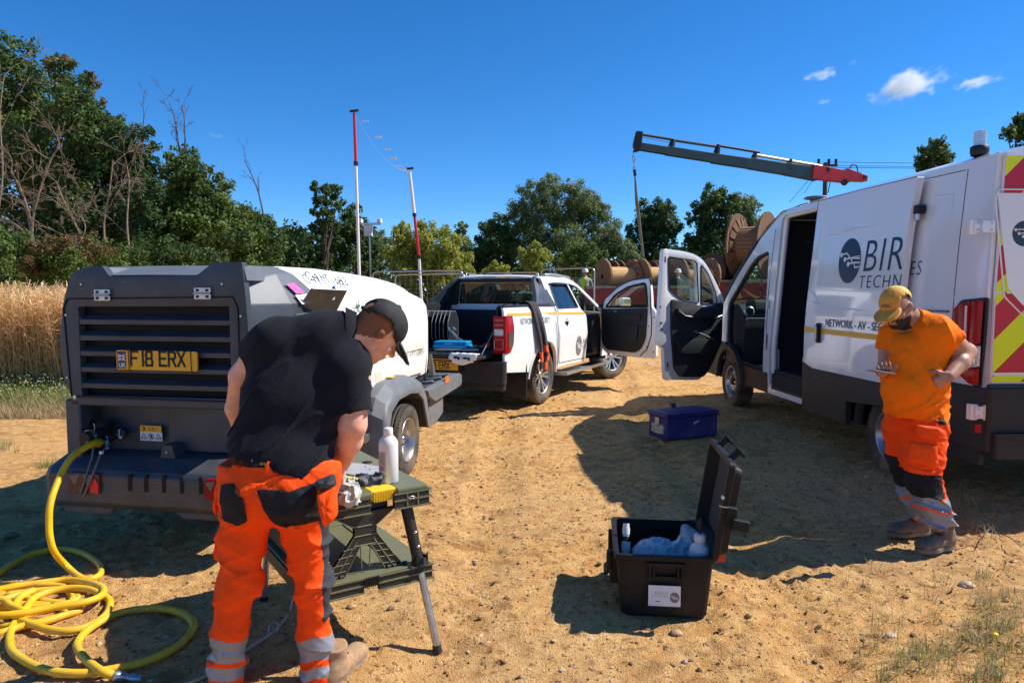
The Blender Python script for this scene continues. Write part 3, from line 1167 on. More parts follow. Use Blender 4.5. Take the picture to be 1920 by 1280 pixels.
mb = panel(door_out, dfn, WHITE_VAN, step=.14, thick=.055, inward=(1, 0, 0))
sd = mb.build("sliding_door", van)
mb = panel([(2.50, .35), (2.50, .845), (2.30, .795), (.88, .80), (.88, .62), (1.62, .56), (1.62, .35)], lambda u, v: (vx(v, -1.10), u, v), BLACK_PL, step=.14, thick=.05, inward=(1, 0, 0))
panel([(2.50, .845), (2.50, .87), (.88, .87), (.88, .80), (2.30, .795)], lambda u, v: (vx(v, -1.096), u, v), WHITE_VAN, step=.2, thick=.05, inward=(1, 0, 0), mb=mb)
mb.build("door_cladding", sd)
mb = MB()
hy, hz = VF.side(1535, 624, -1.10)
mb.prism(rounded([(hy - .045, hz - .10), (hy + .045, hz - .10), (hy + .045, hz + .10), (hy - .045, hz + .10)], .035), vx(hz, -1.103), vx(hz, -1.103) - .012, BLACK_PL, "x")
mb.prism(rounded([(hy - .028, hz - .075), (hy + .020, hz - .075), (hy + .020, hz + .075), (hy - .028, hz + .075)], .02), vx(hz, -1.116), vx(hz, -1.116) - .022, BLACK_GL, "x")
mb.build("door_handle", sd, bevel=.003)
mb = MB()
for (a, b_, c, d, r_) in ((2.2, 2.10, 1.25, 2.13, .012), (2.42, 1.47, 2.05, 1.40, .012), (2.05, 1.40, 1.25, 1.39, .010), (2.45, 1.62, 2.2, 1.44, .010)):
 mb.tube([(vx(b_, -1.095) - .000, a, b_), (vx((b_ + d) / 2, -1.095) - .000, (a + c) / 2, (b_ + d) / 2 + .01), (vx(d, -1.095) - .000, c, d)], [.001, r_, .001], WHITE_VAN, 8)
mb.build("pressed_line", sd)
mb = MB()
mb.box(-1.02, .78, 2.17, -.95, .86, 2.24, BLACK_PL, .01)
mb.cyl((-1.0, .81, 2.17), (-1.0, .81, 2.12), .02, STEEL)
mb.build("door_bracket", van)
mb = MB()
mb.box(-1.010, .40, 1.405, -.99, 2.3, 1.42, GREY_LT)
mb.build("door_rail", van)
TX = lambda y0, z0, off: (lambda u, v: (vx(z0 + v, off), y0 - u, z0 + v))
BY, BZ = VF.side(1621, 509, -1.10)
logo = MB()
ly, lz = VF.side(1586, 489, -1.10)
lr = .205
rs_ = [(ly + lr * .93 * math.cos(a), lz + lr * math.sin(a)) for a in np.linspace(0, 2 * PI, 49)[:-1]]
panel(rs_, lambda u, v: (vx(v, -1.097), u, v), BLUE_INK, step=.06, mb=logo)
lg = logo.build("logo", sd)
tr = MB()
def trace(pts, w, off, mat, mb, dot=None, fx=None):
 for (a, b), (c, d) in zip(pts[:-1], pts[1:]):
  L = math.hypot(c - a, d - b)
  n_ = (-(d - b) / L * w / 2, (c - a) / L * w / 2)
  q = [(a + n_[0], b + n_[1]), (c + n_[0], d + n_[1]), (c - n_[0], d - n_[1]), (a - n_[0], b - n_[1])]
  mb.add([fx(*p) for p in q], [(0, 1, 2, 3)], mat)
 if dot:
  c0 = pts[0]
  mb.add([fx(c0[0] + dot * math.cos(k * PI / 6), c0[1] + dot * math.sin(k * PI / 6)) for k in range(12)], [tuple(range(12))], mat)
for j, (u0, v0) in enumerate(((-.145, .06), (-.075, .015), (-.01, -.03))):
 trace([(u0, v0), (u0 + .10, v0 + .012), (u0 + .155 - .02 * j, v0 - .035), (.185, v0 - .045 + .008 * j)], .014, 0, WHITE_ST, tr, .024,
   lambda u, v: (vx(lz + v, -1.1005), ly - u, lz + v))
trace([(.06, .033), (.185, .035)], .008, 0, WHITE_ST, tr, None, lambda u, v: (vx(lz + v, -1.1005), ly - u, lz + v))
tr.build("circuit_mark", lg)
def edge_y(z):
 """rear edge of the slid door at height z"""
 return np.interp(z, [1.1, 1.75, 2.15, 2.46], [.875, .865, .845, .80])
lettering("lettering", "BIRC", .40, TX(1.478, 1.735, -1.0985), BLUE_INK, sd, clip=lambda u, v: 1.478 - u > edge_y(1.735 + v) + .004,
   offset=-.004, shear=.12, space=1.08, fit=("BIR", .572))
TY, TZ = VF.side(1614, 524, -1.10)
lettering("lettering", "TECHN", .16, TX(1.505, 1.592, -1.0985), BLUE_INK, sd, clip=lambda u, v: 1.505 - u > edge_y(1.592 + v) + .004,
   offset=-.002, shear=.10, space=1.2, fit=("TECH", .47))
TY2, TZ2 = VF.side(1700, 516, -1.0)
lettering("lettering", "ES", .165, TX(TY2, TZ2, -1.003), BLUE_INK, van, offset=-.002, shear=.10, xs=.9, space=1.18)
NY_, NZ_ = VF.side(1546, 611, -1.10)
lettering("lettering", "NETWORK - AV - SECURITY", .10, TX(NY_, NZ_, -1.0985), GREY_INK, sd, clip=lambda u, v: NY_ - u > .885, offset=.002, fit=("NETWORK", .50))
mb = panel([(2.485, NZ_ - .028), (.875, NZ_ - .028), (.875, NZ_ - .078), (2.485, NZ_ - .078)], lambda u, v: (vx(v, -1.0975), u, v), AMBER_ST, step=.3)
mb.build("stripe", sd)
mb = panel([(1.0, NZ_ - .028), (.36, NZ_ - .028), (.36, NZ_ - .078), (1.0, NZ_ - .078)], lambda u, v: (vx(v, -1.003), u, v), AMBER_ST, step=.3)
mb.build("stripe", van)
mb = MB()
for pts in ([(.48, 2.28), (.70, 2.30)], [(.48, 2.28), (.48, 1.75)], [(.30, 1.30), (.62, 1.30)], [(.30, 1.30), (.30, 1.52)], [(.30, 1.52), (.62, 1.52)]):
 mb.tube([(vx(z, -1.002), y, z) for y, z in pts], .004, WHITE_VAN, 6)
mb.build("pressed_line", van)
mb = MB()
for pts in ([(.36, .90), (.36, 2.44)], [(.38, 2.44), (2.2, 2.47)], [(.40, 1.02), (.62, 1.02), (.62, 1.22), (.40, 1.22), (.40, 1.02)], [(3.66, .95), (3.66, 1.5), (3.62, 2.3)]):
 q = []
 for (a, b_), (c, d) in zip(pts[:-1], pts[1:]):
  q += [(a + (c - a) * t, b_ + (d - b_) * t) for t in np.linspace(0, 1, 8)]
 mb.tube([(vx(z, -1.0005), y, z) for y, z in q], .0032, BLACK_DK, 5)
mb.build("shut_line", van)
mb = MB()
dl = [(2.49, .88), (2.485, 1.2), (2.455, 1.8), (2.42, 2.475), (1.6, 2.475), (.81, 2.46)]
mb.tube([(vx(z, -1.0965), y, z) for y, z in dl], .003, BLACK_DK, 5)  # black line drawn as the shadow gap round the sliding door
mb.build("door_edge_shadow", sd)
mb = MB()
P_ = [(-.985, .92), (-.985, 1.5), (-.955, RZ), (.955, RZ), (.985, 1.5), (.985, .92)]
mb.prism(P_, .02, .05, WHITE_VAN, "y")
mb.build("rear_frame", van, bevel=.006)
yr = 0.0
R_ = lambda px, py: VF.back(px, py, -.012)
rd = MB()
for sg in (-1, 1):
 rd.prism(rounded([(sg * .958, .93), (sg * .955, 1.5), (sg * .925, RZ - .02), (sg * .006, RZ - .02), (sg * .006, .93)], .02), .018, -.010, WHITE_VAN, "y")
rdo = rd.build("rear_door", van, bevel=.004)
def clip_poly(poly, a, b, c):
 """keep a*x+b*y<=c"""
 out = []
 for i, p in enumerate(poly):
  q = poly[(i + 1) % len(poly)]
  dp, dq = a * p[0] + b * p[1] - c, a * q[0] + b * q[1] - c
  if dp <= 0:
   out.append(p)
  if (dp < 0 < dq) or (dq < 0 < dp):
   t = dp / (dp - dq)
   out.append((p[0] + (q[0] - p[0]) * t, p[1] + (q[1] - p[1]) * t))
 return out
def chevrons(region, start, period, y, red_first, mirror):
 mb = MB()
 k = -12
 while k < 12:
  for j, mt_ in enumerate((HIVIS_Y, HIVIS_R)):
   lo = start + k * period + j * period / 2
   hi = lo + period / 2
   s = -1 if mirror else 1
   pl = clip_poly(clip_poly(region, -s, 1, hi), s, -1, -lo)
   if len(pl) > 2:
    mb.add([(p[0], y, p[1]) for p in pl], [tuple(range(len(pl)))], mt_)
  k += 1
 return mb
xl0 = -.952
for sg, name in ((-1, "l"), (1, "r")):
 m1 = sg > 0
 if not m1:
  regA = [(-.952, 1.555), (-.925, RZ - .035), (-.01, RZ - .035), (-.01, 1.555)]
  regB = [(-.952, 1.005), (-.952, 1.545), (-.01, 1.545), (-.01, 1.005)]
  regC = [(-.952, .94), (-.952, .985), (-.01, .985), (-.01, .94)]
 else:
  regA, regB, regC = ([(-a, b) for a, b in r] for r in (
   [(-.952, 1.555), (-.925, RZ - .035), (-.01, RZ - .035), (-.01, 1.555)], [(-.952, 1.005), (-.952, 1.545), (-.01, 1.545), (-.01, 1.005)],
   [(-.952, .94), (-.952, .985), (-.01, .985), (-.01, .94)]))
 z1 = VF.back(1852, 402, -.012)[1] + .952
 c_ = chevrons(regA, z1 - .23, .46, -.0125, True, m1)
 z2 = VF.back(1852, 637, -.012)[1] + .952
 for src in (chevrons(regB, z2 - .23, .46, -.0125, True, m1), chevrons(regC, z2 - .03, .46, -.0125, True, m1)):
  c_.v, c_.f, c_.m, c_.sm = c_.v + src.v, c_.f + [tuple(i + len(c_.v) for i in f) for f in src.f], c_.m + [c_.mi(src.mats[i]) for i in src.m], c_.sm + src.sm
 c_.build("chevron_marking", rdo)
q0 = [R_(1870, 362), R_(1889, 541), R_(1919, 574)]
wp = rounded([q0[0], (q0[0][0], q0[0][1]), q0[1], q0[2], (-.10, q0[2][1]), (-.10, q0[0][1])], [.03, 0, .03, .02, .05, .05], 4)
mb = MB()
mb.prism(wp, -.010, -.0165, WHITE_VAN, "y")
mb.build("window_blank", rdo)
mb = MB()
fr_pts = [R_(1882, 556), R_(1866, 375), R_(1872, 355)]
fl = [(-.10, q0[2][1] - .04), R_(1916, 590)] + fr_pts + [(-.10, fr_pts[-1][1] + .004)]
mb.tube([(a, -.0150, b) for a, b in rounded(fl, [0, .03, .03, .03, .02, 0])], .006, WHITE_VAN, 6)
mb.build("window_frame", rdo)
rp = [R_(1883, 545), R_(1912, 577), R_(1908, 584), R_(1886, 562)]
mb = MB()
mb.add([(a, -.0175, b) for a, b in rp], [(0, 1, 2, 3)], HIVIS_R)
mb.build("reflector", rdo)
mb = MB()
cx_, cz_ = R_(1920, 438)
rr_ = cz_ - R_(1920, 462)[1]
mb.add([(cx_ + rr_ * math.cos(a), -.018, cz_ + rr_ * math.sin(a)) for a in np.linspace(0, 2 * PI, 41)[:-1]], [tuple(range(40))], BLUE_INK)
for j, (u0, v0) in enumerate(((-.065, .025), (-.04, .0), (-.01, -.02))):
 trace([(u0, v0), (u0 + .05, v0 + .004), (u0 + .07, v0 - .012), (.08, v0 - .016)], .007, 0, WHITE_ST, mb, .011, lambda u, v: (cx_ + u, -.020, cz_ + v))
mb.build("logo", rdo)
for (pa, pb) in (((1828, 413), (1866, 436)), ((1828, 761), (1879, 785))):
 x0, z0 = VF.back(pa[0], pb[1], -.03)
 x1, z1 = VF.back(pb[0], pa[1], -.03)
 mb = MB()
 mb.box(x0, -.035, z0, x1, -.013, z1, WHITE_VAN, .006)
 mb.box(x0 - .025, -.02, z0 - .012, x0 + .03, .03, z1 + .012, WHITE_VAN, .008)
 for fx_ in (.12, .82):
  for fz_ in (.22, .78):
   xx, zz = x0 + (x1 - x0) * fx_, z0 + (z1 - z0) * fz_
   mb.cyl((xx, -.036, zz), (xx, -.041, zz), .008, STEEL, n=8)
 mb.cyl(((x0 + x1) / 2 - .03, -.03, z0 - .008), ((x0 + x1) / 2 - .03, -.03, z1 + .008), .012, STEEL, n=8)
 mb.build("hinge", van)
tl = rounded([(.02, .90), (.10, .90), (.30, 1.00), (.33, 1.44), (.27, 1.50), (.02, 1.52)], [.01, .03, .04, .04, .03, .01])
mb = MB()
panel(tl, lambda u, v: (vx(v, -1.008), u, v), BLACK_PL, step=0, thick=.03, inward=(1, 0, 0), mb=mb)
tlo = mb.build("tail_lamp", van)
mb = MB()
lens = [
 (rounded([(.03, 1.20), (.13, 1.17), (.13, 1.49), (.03, 1.50)], .01), RED_LENS, .030),
 (rounded([(.135, 1.17), (.22, 1.15), (.245, 1.47), (.135, 1.49)], .01), RED_LENS, .034),
 (rounded([(.235, 1.13), (.30, 1.10), (.315, 1.43), (.255, 1.47)], .012), RED_LENS, .026),
 (rounded([(.03, 1.04), (.17, 1.02), (.20, 1.15), (.03, 1.19)], .015), CLEAR_LENS, .026),
 (rounded([(.18, 1.02), (.28, 1.05), (.285, 1.09), (.21, 1.14)], .01), CLEAR_LENS, .022),
 (rounded([(.03, .915), (.10, .915), (.27, 1.00), (.17, 1.01), (.03, 1.03)], .01), RED_LENS, .028)]
for pl, mt_, d in lens:
 panel(pl, lambda u, v: (vx(v, -1.008 - d), u, v), mt_, step=0, thick=.02, inward=(1, 0, 0), mb=mb)
 m_ = [(a, b) for a, b in pl]
mb.build("lens", tlo, bevel=.004)
mb = MB()
for k in range(7):
 mb.box(-1.042, .045 + .02 * k, 1.07, -1.030, .057 + .02 * k, 1.16, CHROME)
mb.box(-1.047, .145, 1.20, -1.038, .158, 1.46, WHITE_ST)
mb.build("reflector", tlo)
mb = MB()
mb.prism(rounded([(-1.01, -.06), (-1.02, .64), (-.985, .64), (-.985, .02), (.985, .02), (.985, .64), (1.02, .64), (1.01, -.06)], .03), .46, .90, BLACK_PL, "z")
mb.prism(rounded([(-.97, -.10), (.97, -.10), (.97, .02), (-.97, .02)], .02), .42, .60, BLACK_PL, "z")
mb.box(-.96, -.013, .60, .96, .02, .92, GREY_PL)
mb.build("rear_bumper", van, bevel=.01)
mb = MB()
x_, z_ = VF.back(1833, 803, -.06)
mb.box(x_ - .022, -.068, z_ - .03, x_ + .022, -.058, z_ + .03, RED_LENS, .003)
mb.build("reflector", van)
mb = MB()
x_, z_ = VF.back(1913, 770, -.03)
mb.box(x_, -.030, z_, x_ + .52, -.022, z_ + .115, YELLOW_PLATE, .003)
mb.build("number_plate", van)
bx_, by_, _b = VF.at(1838, 266, 2.60)
bx_, by_ = -.80, .42
mb = MB()
mb.lathe([(.075, -.04), (.085, .0), (.085, .05), (.07, .06), (0, .06)], BLACK_PL, 24)
bc = mb.build("beacon", van)
bc.location = (bx_, by_, 2.578)
bc.scale = (.72, .72, .72)
mb = MB()
pr = []
for k in range(9):
 pr += [(.060, .06 + .016 * k), (.060, .070 + .016 * k), (.050, .072 + .016 * k), (.050, .075 + .016 * k)]
mb.lathe(pr + [(.04, .21), (0, .212)], glass_mat("clear_dome", (.85, .88, .9), .45, col=(.6, .62, .65)), 24)
mb.build("beacon_lens", bc)
mb = MB()
mb.lathe([(.0, .085), (.11, .08), (.135, .065), (.13, .055), (.07, .045), (.06, 0)], GREY_LT, 28, origin=(-.68, 3.15, 2.54))
mb.build("roof_vent", van)
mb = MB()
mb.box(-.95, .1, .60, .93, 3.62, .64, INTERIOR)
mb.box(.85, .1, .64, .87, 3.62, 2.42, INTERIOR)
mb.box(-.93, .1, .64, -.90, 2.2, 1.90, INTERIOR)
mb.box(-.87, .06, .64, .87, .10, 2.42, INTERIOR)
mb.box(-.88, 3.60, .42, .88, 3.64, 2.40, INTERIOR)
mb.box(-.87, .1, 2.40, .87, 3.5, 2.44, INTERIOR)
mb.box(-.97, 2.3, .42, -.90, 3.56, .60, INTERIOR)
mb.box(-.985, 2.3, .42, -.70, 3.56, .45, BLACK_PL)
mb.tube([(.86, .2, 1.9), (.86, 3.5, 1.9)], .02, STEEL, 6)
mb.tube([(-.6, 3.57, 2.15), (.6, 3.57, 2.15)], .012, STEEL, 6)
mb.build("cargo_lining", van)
mb = MB()
mb.box(-.94, 3.66, .55, .94, 5.2, .60, SEAT)
mb.prism(rounded([(4.62, .6), (4.56, 1.06), (4.62, 1.30), (4.80, 1.40), (5.15, 1.38), (5.30, .6)], .06), -.92, .92, SEAT, "x")
mb.prism(rounded([(4.60, 1.30), (4.66, 1.46), (4.95, 1.46), (5.0, 1.3)], .05), -.75, -.25, SEAT, "x")
mb.box(-.90, 4.55, 1.18, .90, 4.575, 1.22, STEEL, .005)
mb.lathe([(.06, 0), (.075, .01), (.06, .02)], STEEL, 18, "y", (-.84, 4.60, 1.30))
o = mb.build("dashboard", van, bevel=.01)
mb = MB()
ca = [(-.45 + .19 * math.cos(a), 4.42 - .07 * math.sin(a), 1.28 + .17 * math.sin(a)) for a in np.linspace(0, 2 * PI, 25)[:-1]]
mb.tube(ca, .016, BLACK_PL, 8, closed=True)
mb.cyl((-.45, 4.62, 1.20), (-.45, 4.42, 1.28), .04, BLACK_PL)
mb.box(-.62, 4.41, 1.26, -.28, 4.43, 1.30, BLACK_PL, .005)
mb.build("steering_wheel", van)
for sx in (-.48, .42):
 mb = MB()
 mb.box(sx - .25, 3.80, .78, sx + .25, 4.30, .96, SEAT, .05, 3)
 mb.box(sx - .24, 3.70, .92, sx + .24, 3.86, 1.56, SEAT, .06, 3)
 mb.box(sx - .14, 3.70, 1.58, sx + .14, 3.80, 1.78, SEAT, .04, 3)
 mb.build("seat", van)
mb = MB()
mb.box(-.9, .5, .33, .9, 5.6, .58, BLACK_DK)
mb.box(-.12, .1, .25, .12, 5.2, .40, BLACK_PL)
for cy in (1.12, 4.86):
 mb.cyl((-.85, cy, .34), (.85, cy, .34), .05, BLACK_PL)
mb.build("chassis", van)
mb = MB()
mb.tube([(-.2, 4.4, 1.05), (.15, 4.9, 1.62), (.35, 5.05, 1.70)], .008, BLACK_PL, 6)
o = panel(rounded([(3.84, 1.33), (3.84, 1.98), (4.20, 1.92), (4.86, 1.40), (4.86, 1.33)], .05), lambda u, v: (-vx(v, -.975), u, v), GLASS, step=0).build("window", van)
for (yy, xx, oo) in ((1.12, -.885, -1), (4.86, -.885, -1), (1.12, .885, 1), (4.86, .885, 1)):
 wheel(van, xx, yy, .34, .215, oo, "steel")
DA = 60
hx, hyy = -.99, 5.04
dr = 180 - DA
hw_ = VF.w(hx, hyy, 0)
DF = Fr(hw_[0], hw_[1], dr + 3.0)
D_ = lambda px, py: DF.side(px, py, -.03)
door_px = [(1243, 466), (1282, 471), (1303, 477), (1320, 489), (1336, 517), (1357, 561), (1352, 640), (1330, 690), (1311, 712), (1247, 712), (1244, 652), (1233, 646), (1236, 590)]
win_px = [(1253, 481), (1301, 488), (1306, 494), (1309, 568), (1280, 563), (1262, 550), (1254, 540)]
win2_px = [(1314, 496), (1326, 512), (1341, 548), (1343, 569), (1314, 569)]
dpo = rounded([D_(*p) for p in door_px], [.05, .2, .1, .1, .1, .03, .1, .1, .06, .05, .05, .05, .1])
wh = rounded([D_(*p) for p in win_px], .03)
wh2 = rounded([D_(*p) for p in win2_px], .02)
mb = panel(dpo, lambda u, v: (-.035, u, v), WHITE_VAN, [wh, wh2], step=0, thick=.06, inward=(1, 0, 0))
vd = mb.build("cab_door", van, bevel=.008)
vd.location = (hx, hyy, 0)
vd.rotation_euler = (0, 0, math.radians(dr))
trim_px = [(1256, 560), (1283, 568), (1325, 576), (1352, 566), (1350, 640), (1328, 690), (1316, 706), (1272, 706), (1261, 690), (1256, 620)]
tp = rounded([D_(*p) for p in trim_px], .05)
mb = panel(tp, lambda u, v: (-.065, u, v), SEAT, step=0, thick=.035, inward=(1, 0, 0))
arm = rounded([D_(*p) for p in [(1262, 578), (1340, 575), (1346, 592), (1300, 598), (1268, 592)]], .03)
panel(arm, lambda u, v: (-.115, u, v), SEAT, step=0, thick=.06, inward=(1, 0, 0), mb=mb)
arm2 = rounded([D_(*p) for p in [(1262, 640), (1300, 632), (1345, 640), (1330, 660), (1270, 662)]], .03)
panel(arm2, lambda u, v: (-.125, u, v), SEAT, step=0, thick=.07, inward=(1, 0, 0), mb=mb)
mb.build("door_trim", vd, bevel=.012)
mb = MB()
for pts in ([(1263, 582), (1275, 592), (1290, 594)], [(1292, 620), (1310, 627), (1330, 637)], [(1330, 596), (1344, 591)]):
 q = [D_(*p) for p in pts]
 mb.tube([(-.122, a, b) for a, b in q], .011, STEEL, 8)
mb.build("door_pull", vd)
mb = panel(wh, lambda u, v: (-.012, u, v), GLASS, step=0)
panel(wh2, lambda u, v: (-.012, u, v), GLASS, step=0, mb=mb)
mb.build("window", vd)
mb = MB()
mb.tube([(-.038, a, b) for a, b in wh], .009, BLACK_PL, 6, closed=True)
mb.tube([(-.038, a, b) for a, b in wh2], .008, BLACK_PL, 6, closed=True)
mb.build("window_seal", vd)
mb = MB()
for p in ((1237, 575), (1239, 605), (1240, 617)):
 a, b = D_(*p)
 mb.box(-.045, a - .012, b - .012, -.036, a + .012, b + .012, BLACK_PL, .002)
for p in ((1247, 486), (1251, 684)):
 a, b = D_(*p)
 mb.box(-.040, a - .01, b - .035, -.036, a + .01, b + .035, HIVIS_R)
mb.build("lock_fitting", vd)
mq = D_(1332, 556)
mb = MB()
mb.box(.05, mq[0] - .02, mq[1] - .16, .29, mq[0] + .075, mq[1] + .15, BLACK_PL, .03, 3)
mb.box(.0, mq[0] - .05, mq[1] - .14, .08, mq[0] - .01, mq[1] - .09, BLACK_PL, .01)
vm = mb.build("wing_mirror", vd)
mb = MB()
mb.box(.07, mq[0] + .0755, mq[1] - .13, .27, mq[0] + .079, mq[1] + .12, MIRROR, .001)
mb.build("mirror_glass", vm)
mb = MB()
cb = D_(1351, 650)
# ------------------------------------------------------------------ towed air compressor
_p = point_at(290, 675, 4.1)
CF = Fr(_p.x, 4.1, -10)
comp = thing("air_compressor", "large towable air compressor with slate grey rear and white canopy, hose at its tail", "compressor",
    (_p.x, 4.1, 0), math.radians(-10))
def half(y, wl, ww, wt, zt, zb, zy=0.0):
 pts = [(wl, zb), (ww, zb + .14), (ww + .006, 1.27), (ww - .004, 1.485), (wt, zt - .05), (wt - .09, zt - .004), (wt * .5, zt), (0, zt + .002)]
 return [(x, y - (z - .75) * zy, z) for x, z in pts]
st = [half(0, .545, .60, .50, 1.652, .93), half(.28, .68, .72, .62, 1.715, .86), half(.55, .70, .72, .62, 1.72, .82), half(1.0, .70, .72, .62, 1.722, .81),
  half(1.6, .70, .72, .62, 1.705, .80), half(2.2, .70, .72, .61, 1.68, .78), half(2.7, .70, .715, .60, 1.64, .76), half(2.95, .69, .71, .57, 1.60, .755),
  half(3.20, .66, .68, .50, 1.50, .75, .03), half(3.42, .60, .62, .46, 1.40, .76, .20)]
st[0][3] = (.575, 0, 1.485)
st[8][3] = (.665, 3.2, 1.42)
st[9][3] = (.60, 3.30, 1.34)
b = bmesh.new()
rings = []
for s_ in st:
 full_ = s_ + [(-x, y, z) for x, y, z in reversed(s_[:-1])]
 rings.append([b.verts.new(p) for p in full_])
for r1, r2 in zip(rings[:-1], rings[1:]):
 for k in range(len(r1) - 1):
  b.faces.new((r1[k], r1[k + 1], r2[k + 1], r2[k]))
b.faces.new(rings[-1])
pl1 = Vector((0, 1.508 - 1.704, -(.714 - .434))).normalized()
for co, no in (((0, .434, 1.704), pl1), ((0, .80, 0), Vector((0, 1, 0))), ((0, 0, 1.485), Vector((0, 0, 1)))):
 bmesh.ops.bisect_plane(b, geom=list(b.verts) + list(b.edges) + list(b.faces), plane_co=co, plane_no=no, dist=1e-5)
bmesh.ops.recalc_face_normals(b, faces=b.faces)
me = bpy.data.meshes.new("canopy")
for m_ in (GREY_PL, WHITE_GRP, GREY_LT):
 me.materials.append(m_)
for f in b.faces:
 c = f.calc_center_median()
 lim = .434 + (1.704 - c.z) * (.28 / .196) if c.z > 1.485 else .80
 f.material_index = 0 if c.y < lim else 1
 if c.y < lim and c.z > 1.49:
  f.material_index = 2  # upper facets of the rear hood get the paler grey
 f.smooth = False
b.to_mesh(me)
b.free()
can = mesh_obj("canopy", me, comp)
md = can.modifiers.new("bevel", "BEVEL")
md.width = .012
md.segments = 3
md.limit_method = "ANGLE"
md.angle_limit = math.radians(9)
smooth_angle(can, 30)
BK = lambda px, py, y=0.0: CF.back(px, py, y)
BK3 = lambda px, py, y=0.0: (lambda q: (q[0], y, q[1]))(CF.back(px, py, y))
top = [(-.52, 1.655), (-.455, 1.690), (-.31, 1.708), (-.262, 1.645), (.30, 1.652), (.40, 1.722), (.575, 1.722)]
out = [(-.545, .93), (-.60, 1.07), (-.612, 1.27), (-.575, 1.50)] + top + [(.595, 1.48), (.606, 1.27), (.60, 1.07), (.545, .93)]
hole = rounded([(-.478, .945), (-.478, 1.470), (.49, 1.475), (.49, .948)], .01)
mb = panel(rounded(out, .012), lambda u, v: (u, -.014, v), GREY_PL, [hole], step=.15, thick=.05, inward=(0, 1, 0))
rp_ = mb.build("rear_panel", comp, bevel=.006)
mb = MB()
for xa, xb, s1 in ((-.455, -.31, 1), (.40, .575, 1)):
 mb.prism([(xa, 1.62), (xa, 1.704), (xb, 1.706 if xb > 0 else 1.70), (xb + (.02 if xb > 0 else .04), 1.62)], .0, .40, GREY_LT, "y")
mb.build("roof_panel", comp)
mb = MB()
mb.box(-.50, .05, .93, .51, .09, 1.49, BLACK_DK)
mb.build("grille_backing", rp_)
for k, py in enumerate((601, 631, 660, 690, 720)):
 zc = BK(160, py)[1]
 mb = MB()
 mb.prism([(-.010, zc - .020), (-.012, zc + .006), (.045, zc + .034), (.045, zc + .026), (.0, zc - .006), (.002, zc - .020)], -.477, .489, GREY_PL, "x")
 sl = mb.build("louvre_slat", rp_)
mb = MB()
dz0, dz1 = 1.515, .925
for pts in ([(-.545, dz0), (.515, dz0 + .012), (.545, 1.46), (.545, .95)], [(-.545, dz0), (-.575, 1.46), (-.545, .94), (.545, .935)]):
 mb.tube([(a, -.0165, c) for a, c in pts], .0045, BLACK_DK, 6)
mb.build("door_seam", rp_)
for px_, py_ in ((193, 553), (381, 550)):
 mb = MB()
 x_, z_ = BK(px_, py_, -.02)
 for dz in (.018, -.018):
  mb.box(x_ - .052, -.030, z_ + dz - .016, x_ + .052, -.014, z_ + dz + .016, STEEL, .003)
  for dx in (-.03, .03):
   mb.cyl((x_ + dx, -.030, z_ + dz), (x_ + dx, -.036, z_ + dz), .008, BLACK_PL, n=8)
 mb.cyl((x_ - .052, -.034, z_), (x_ + .052, -.034, z_), .006, STEEL, n=8)
 mb.build("hinge", rp_)
x_, z_ = BK(141, 744, -.02)
MB().cyl((x_, -.014, z_), (x_, -.026, z_), .012, STEEL, n=12).build("latch", rp_)
x0, z1 = BK(220, 656, -.03)
x1, z0 = BK(372, 695, -.03)
mb = MB()
mb.prism(rounded([(x0, z0), (x1, z0 - .002), (x1, z1 - .002), (x0, z1)], .012), -.040, -.028, YELLOW_PLATE, "y")
npl = mb.build("number_plate", rp_)
xf = x0 + .068
mb = MB()
mb.prism([(x0 + .006, z0 + .006), (xf - .006, z0 + .006), (xf - .006, z1 - .006), (x0 + .006, z1 - .006)], -.0415, -.040, M("plate_blue", (.02, .035, .14), .4), "y")
fz = z1 - .042
RD = M("flag_red", (.5, .02, .04), .4)
for (a, c, w_, mt_) in (((-.022, -.018), (.022, .018), .007, WHITE_ST), ((-.022, .018), (.022, -.018), .007, WHITE_ST), ((0, -.018), (0, .018), .012, WHITE_ST), ((-.024, 0), (.024, 0), .012, WHITE_ST),
      ((0, -.018), (0, .018), .006, RD), ((-.024, 0), (.024, 0), .006, RD)):
 yy = -.0417 if mt_ is WHITE_ST else -.0420
 trace([a, c], w_, 0, mt_, mb, None, lambda u, v, yy=yy: ((x0 + xf) / 2 + u, yy, fz + v))
mb.build("flag_strip", npl)
lettering("lettering", "UK", .036, lambda u, v: (x0 + .014 + u, -.0425, z0 + .014 + v), WHITE_ST, npl, offset=.0005, xs=.95)
NP = lambda u, v: (xf + .028 + u, -.0418, z0 + .026 + v)
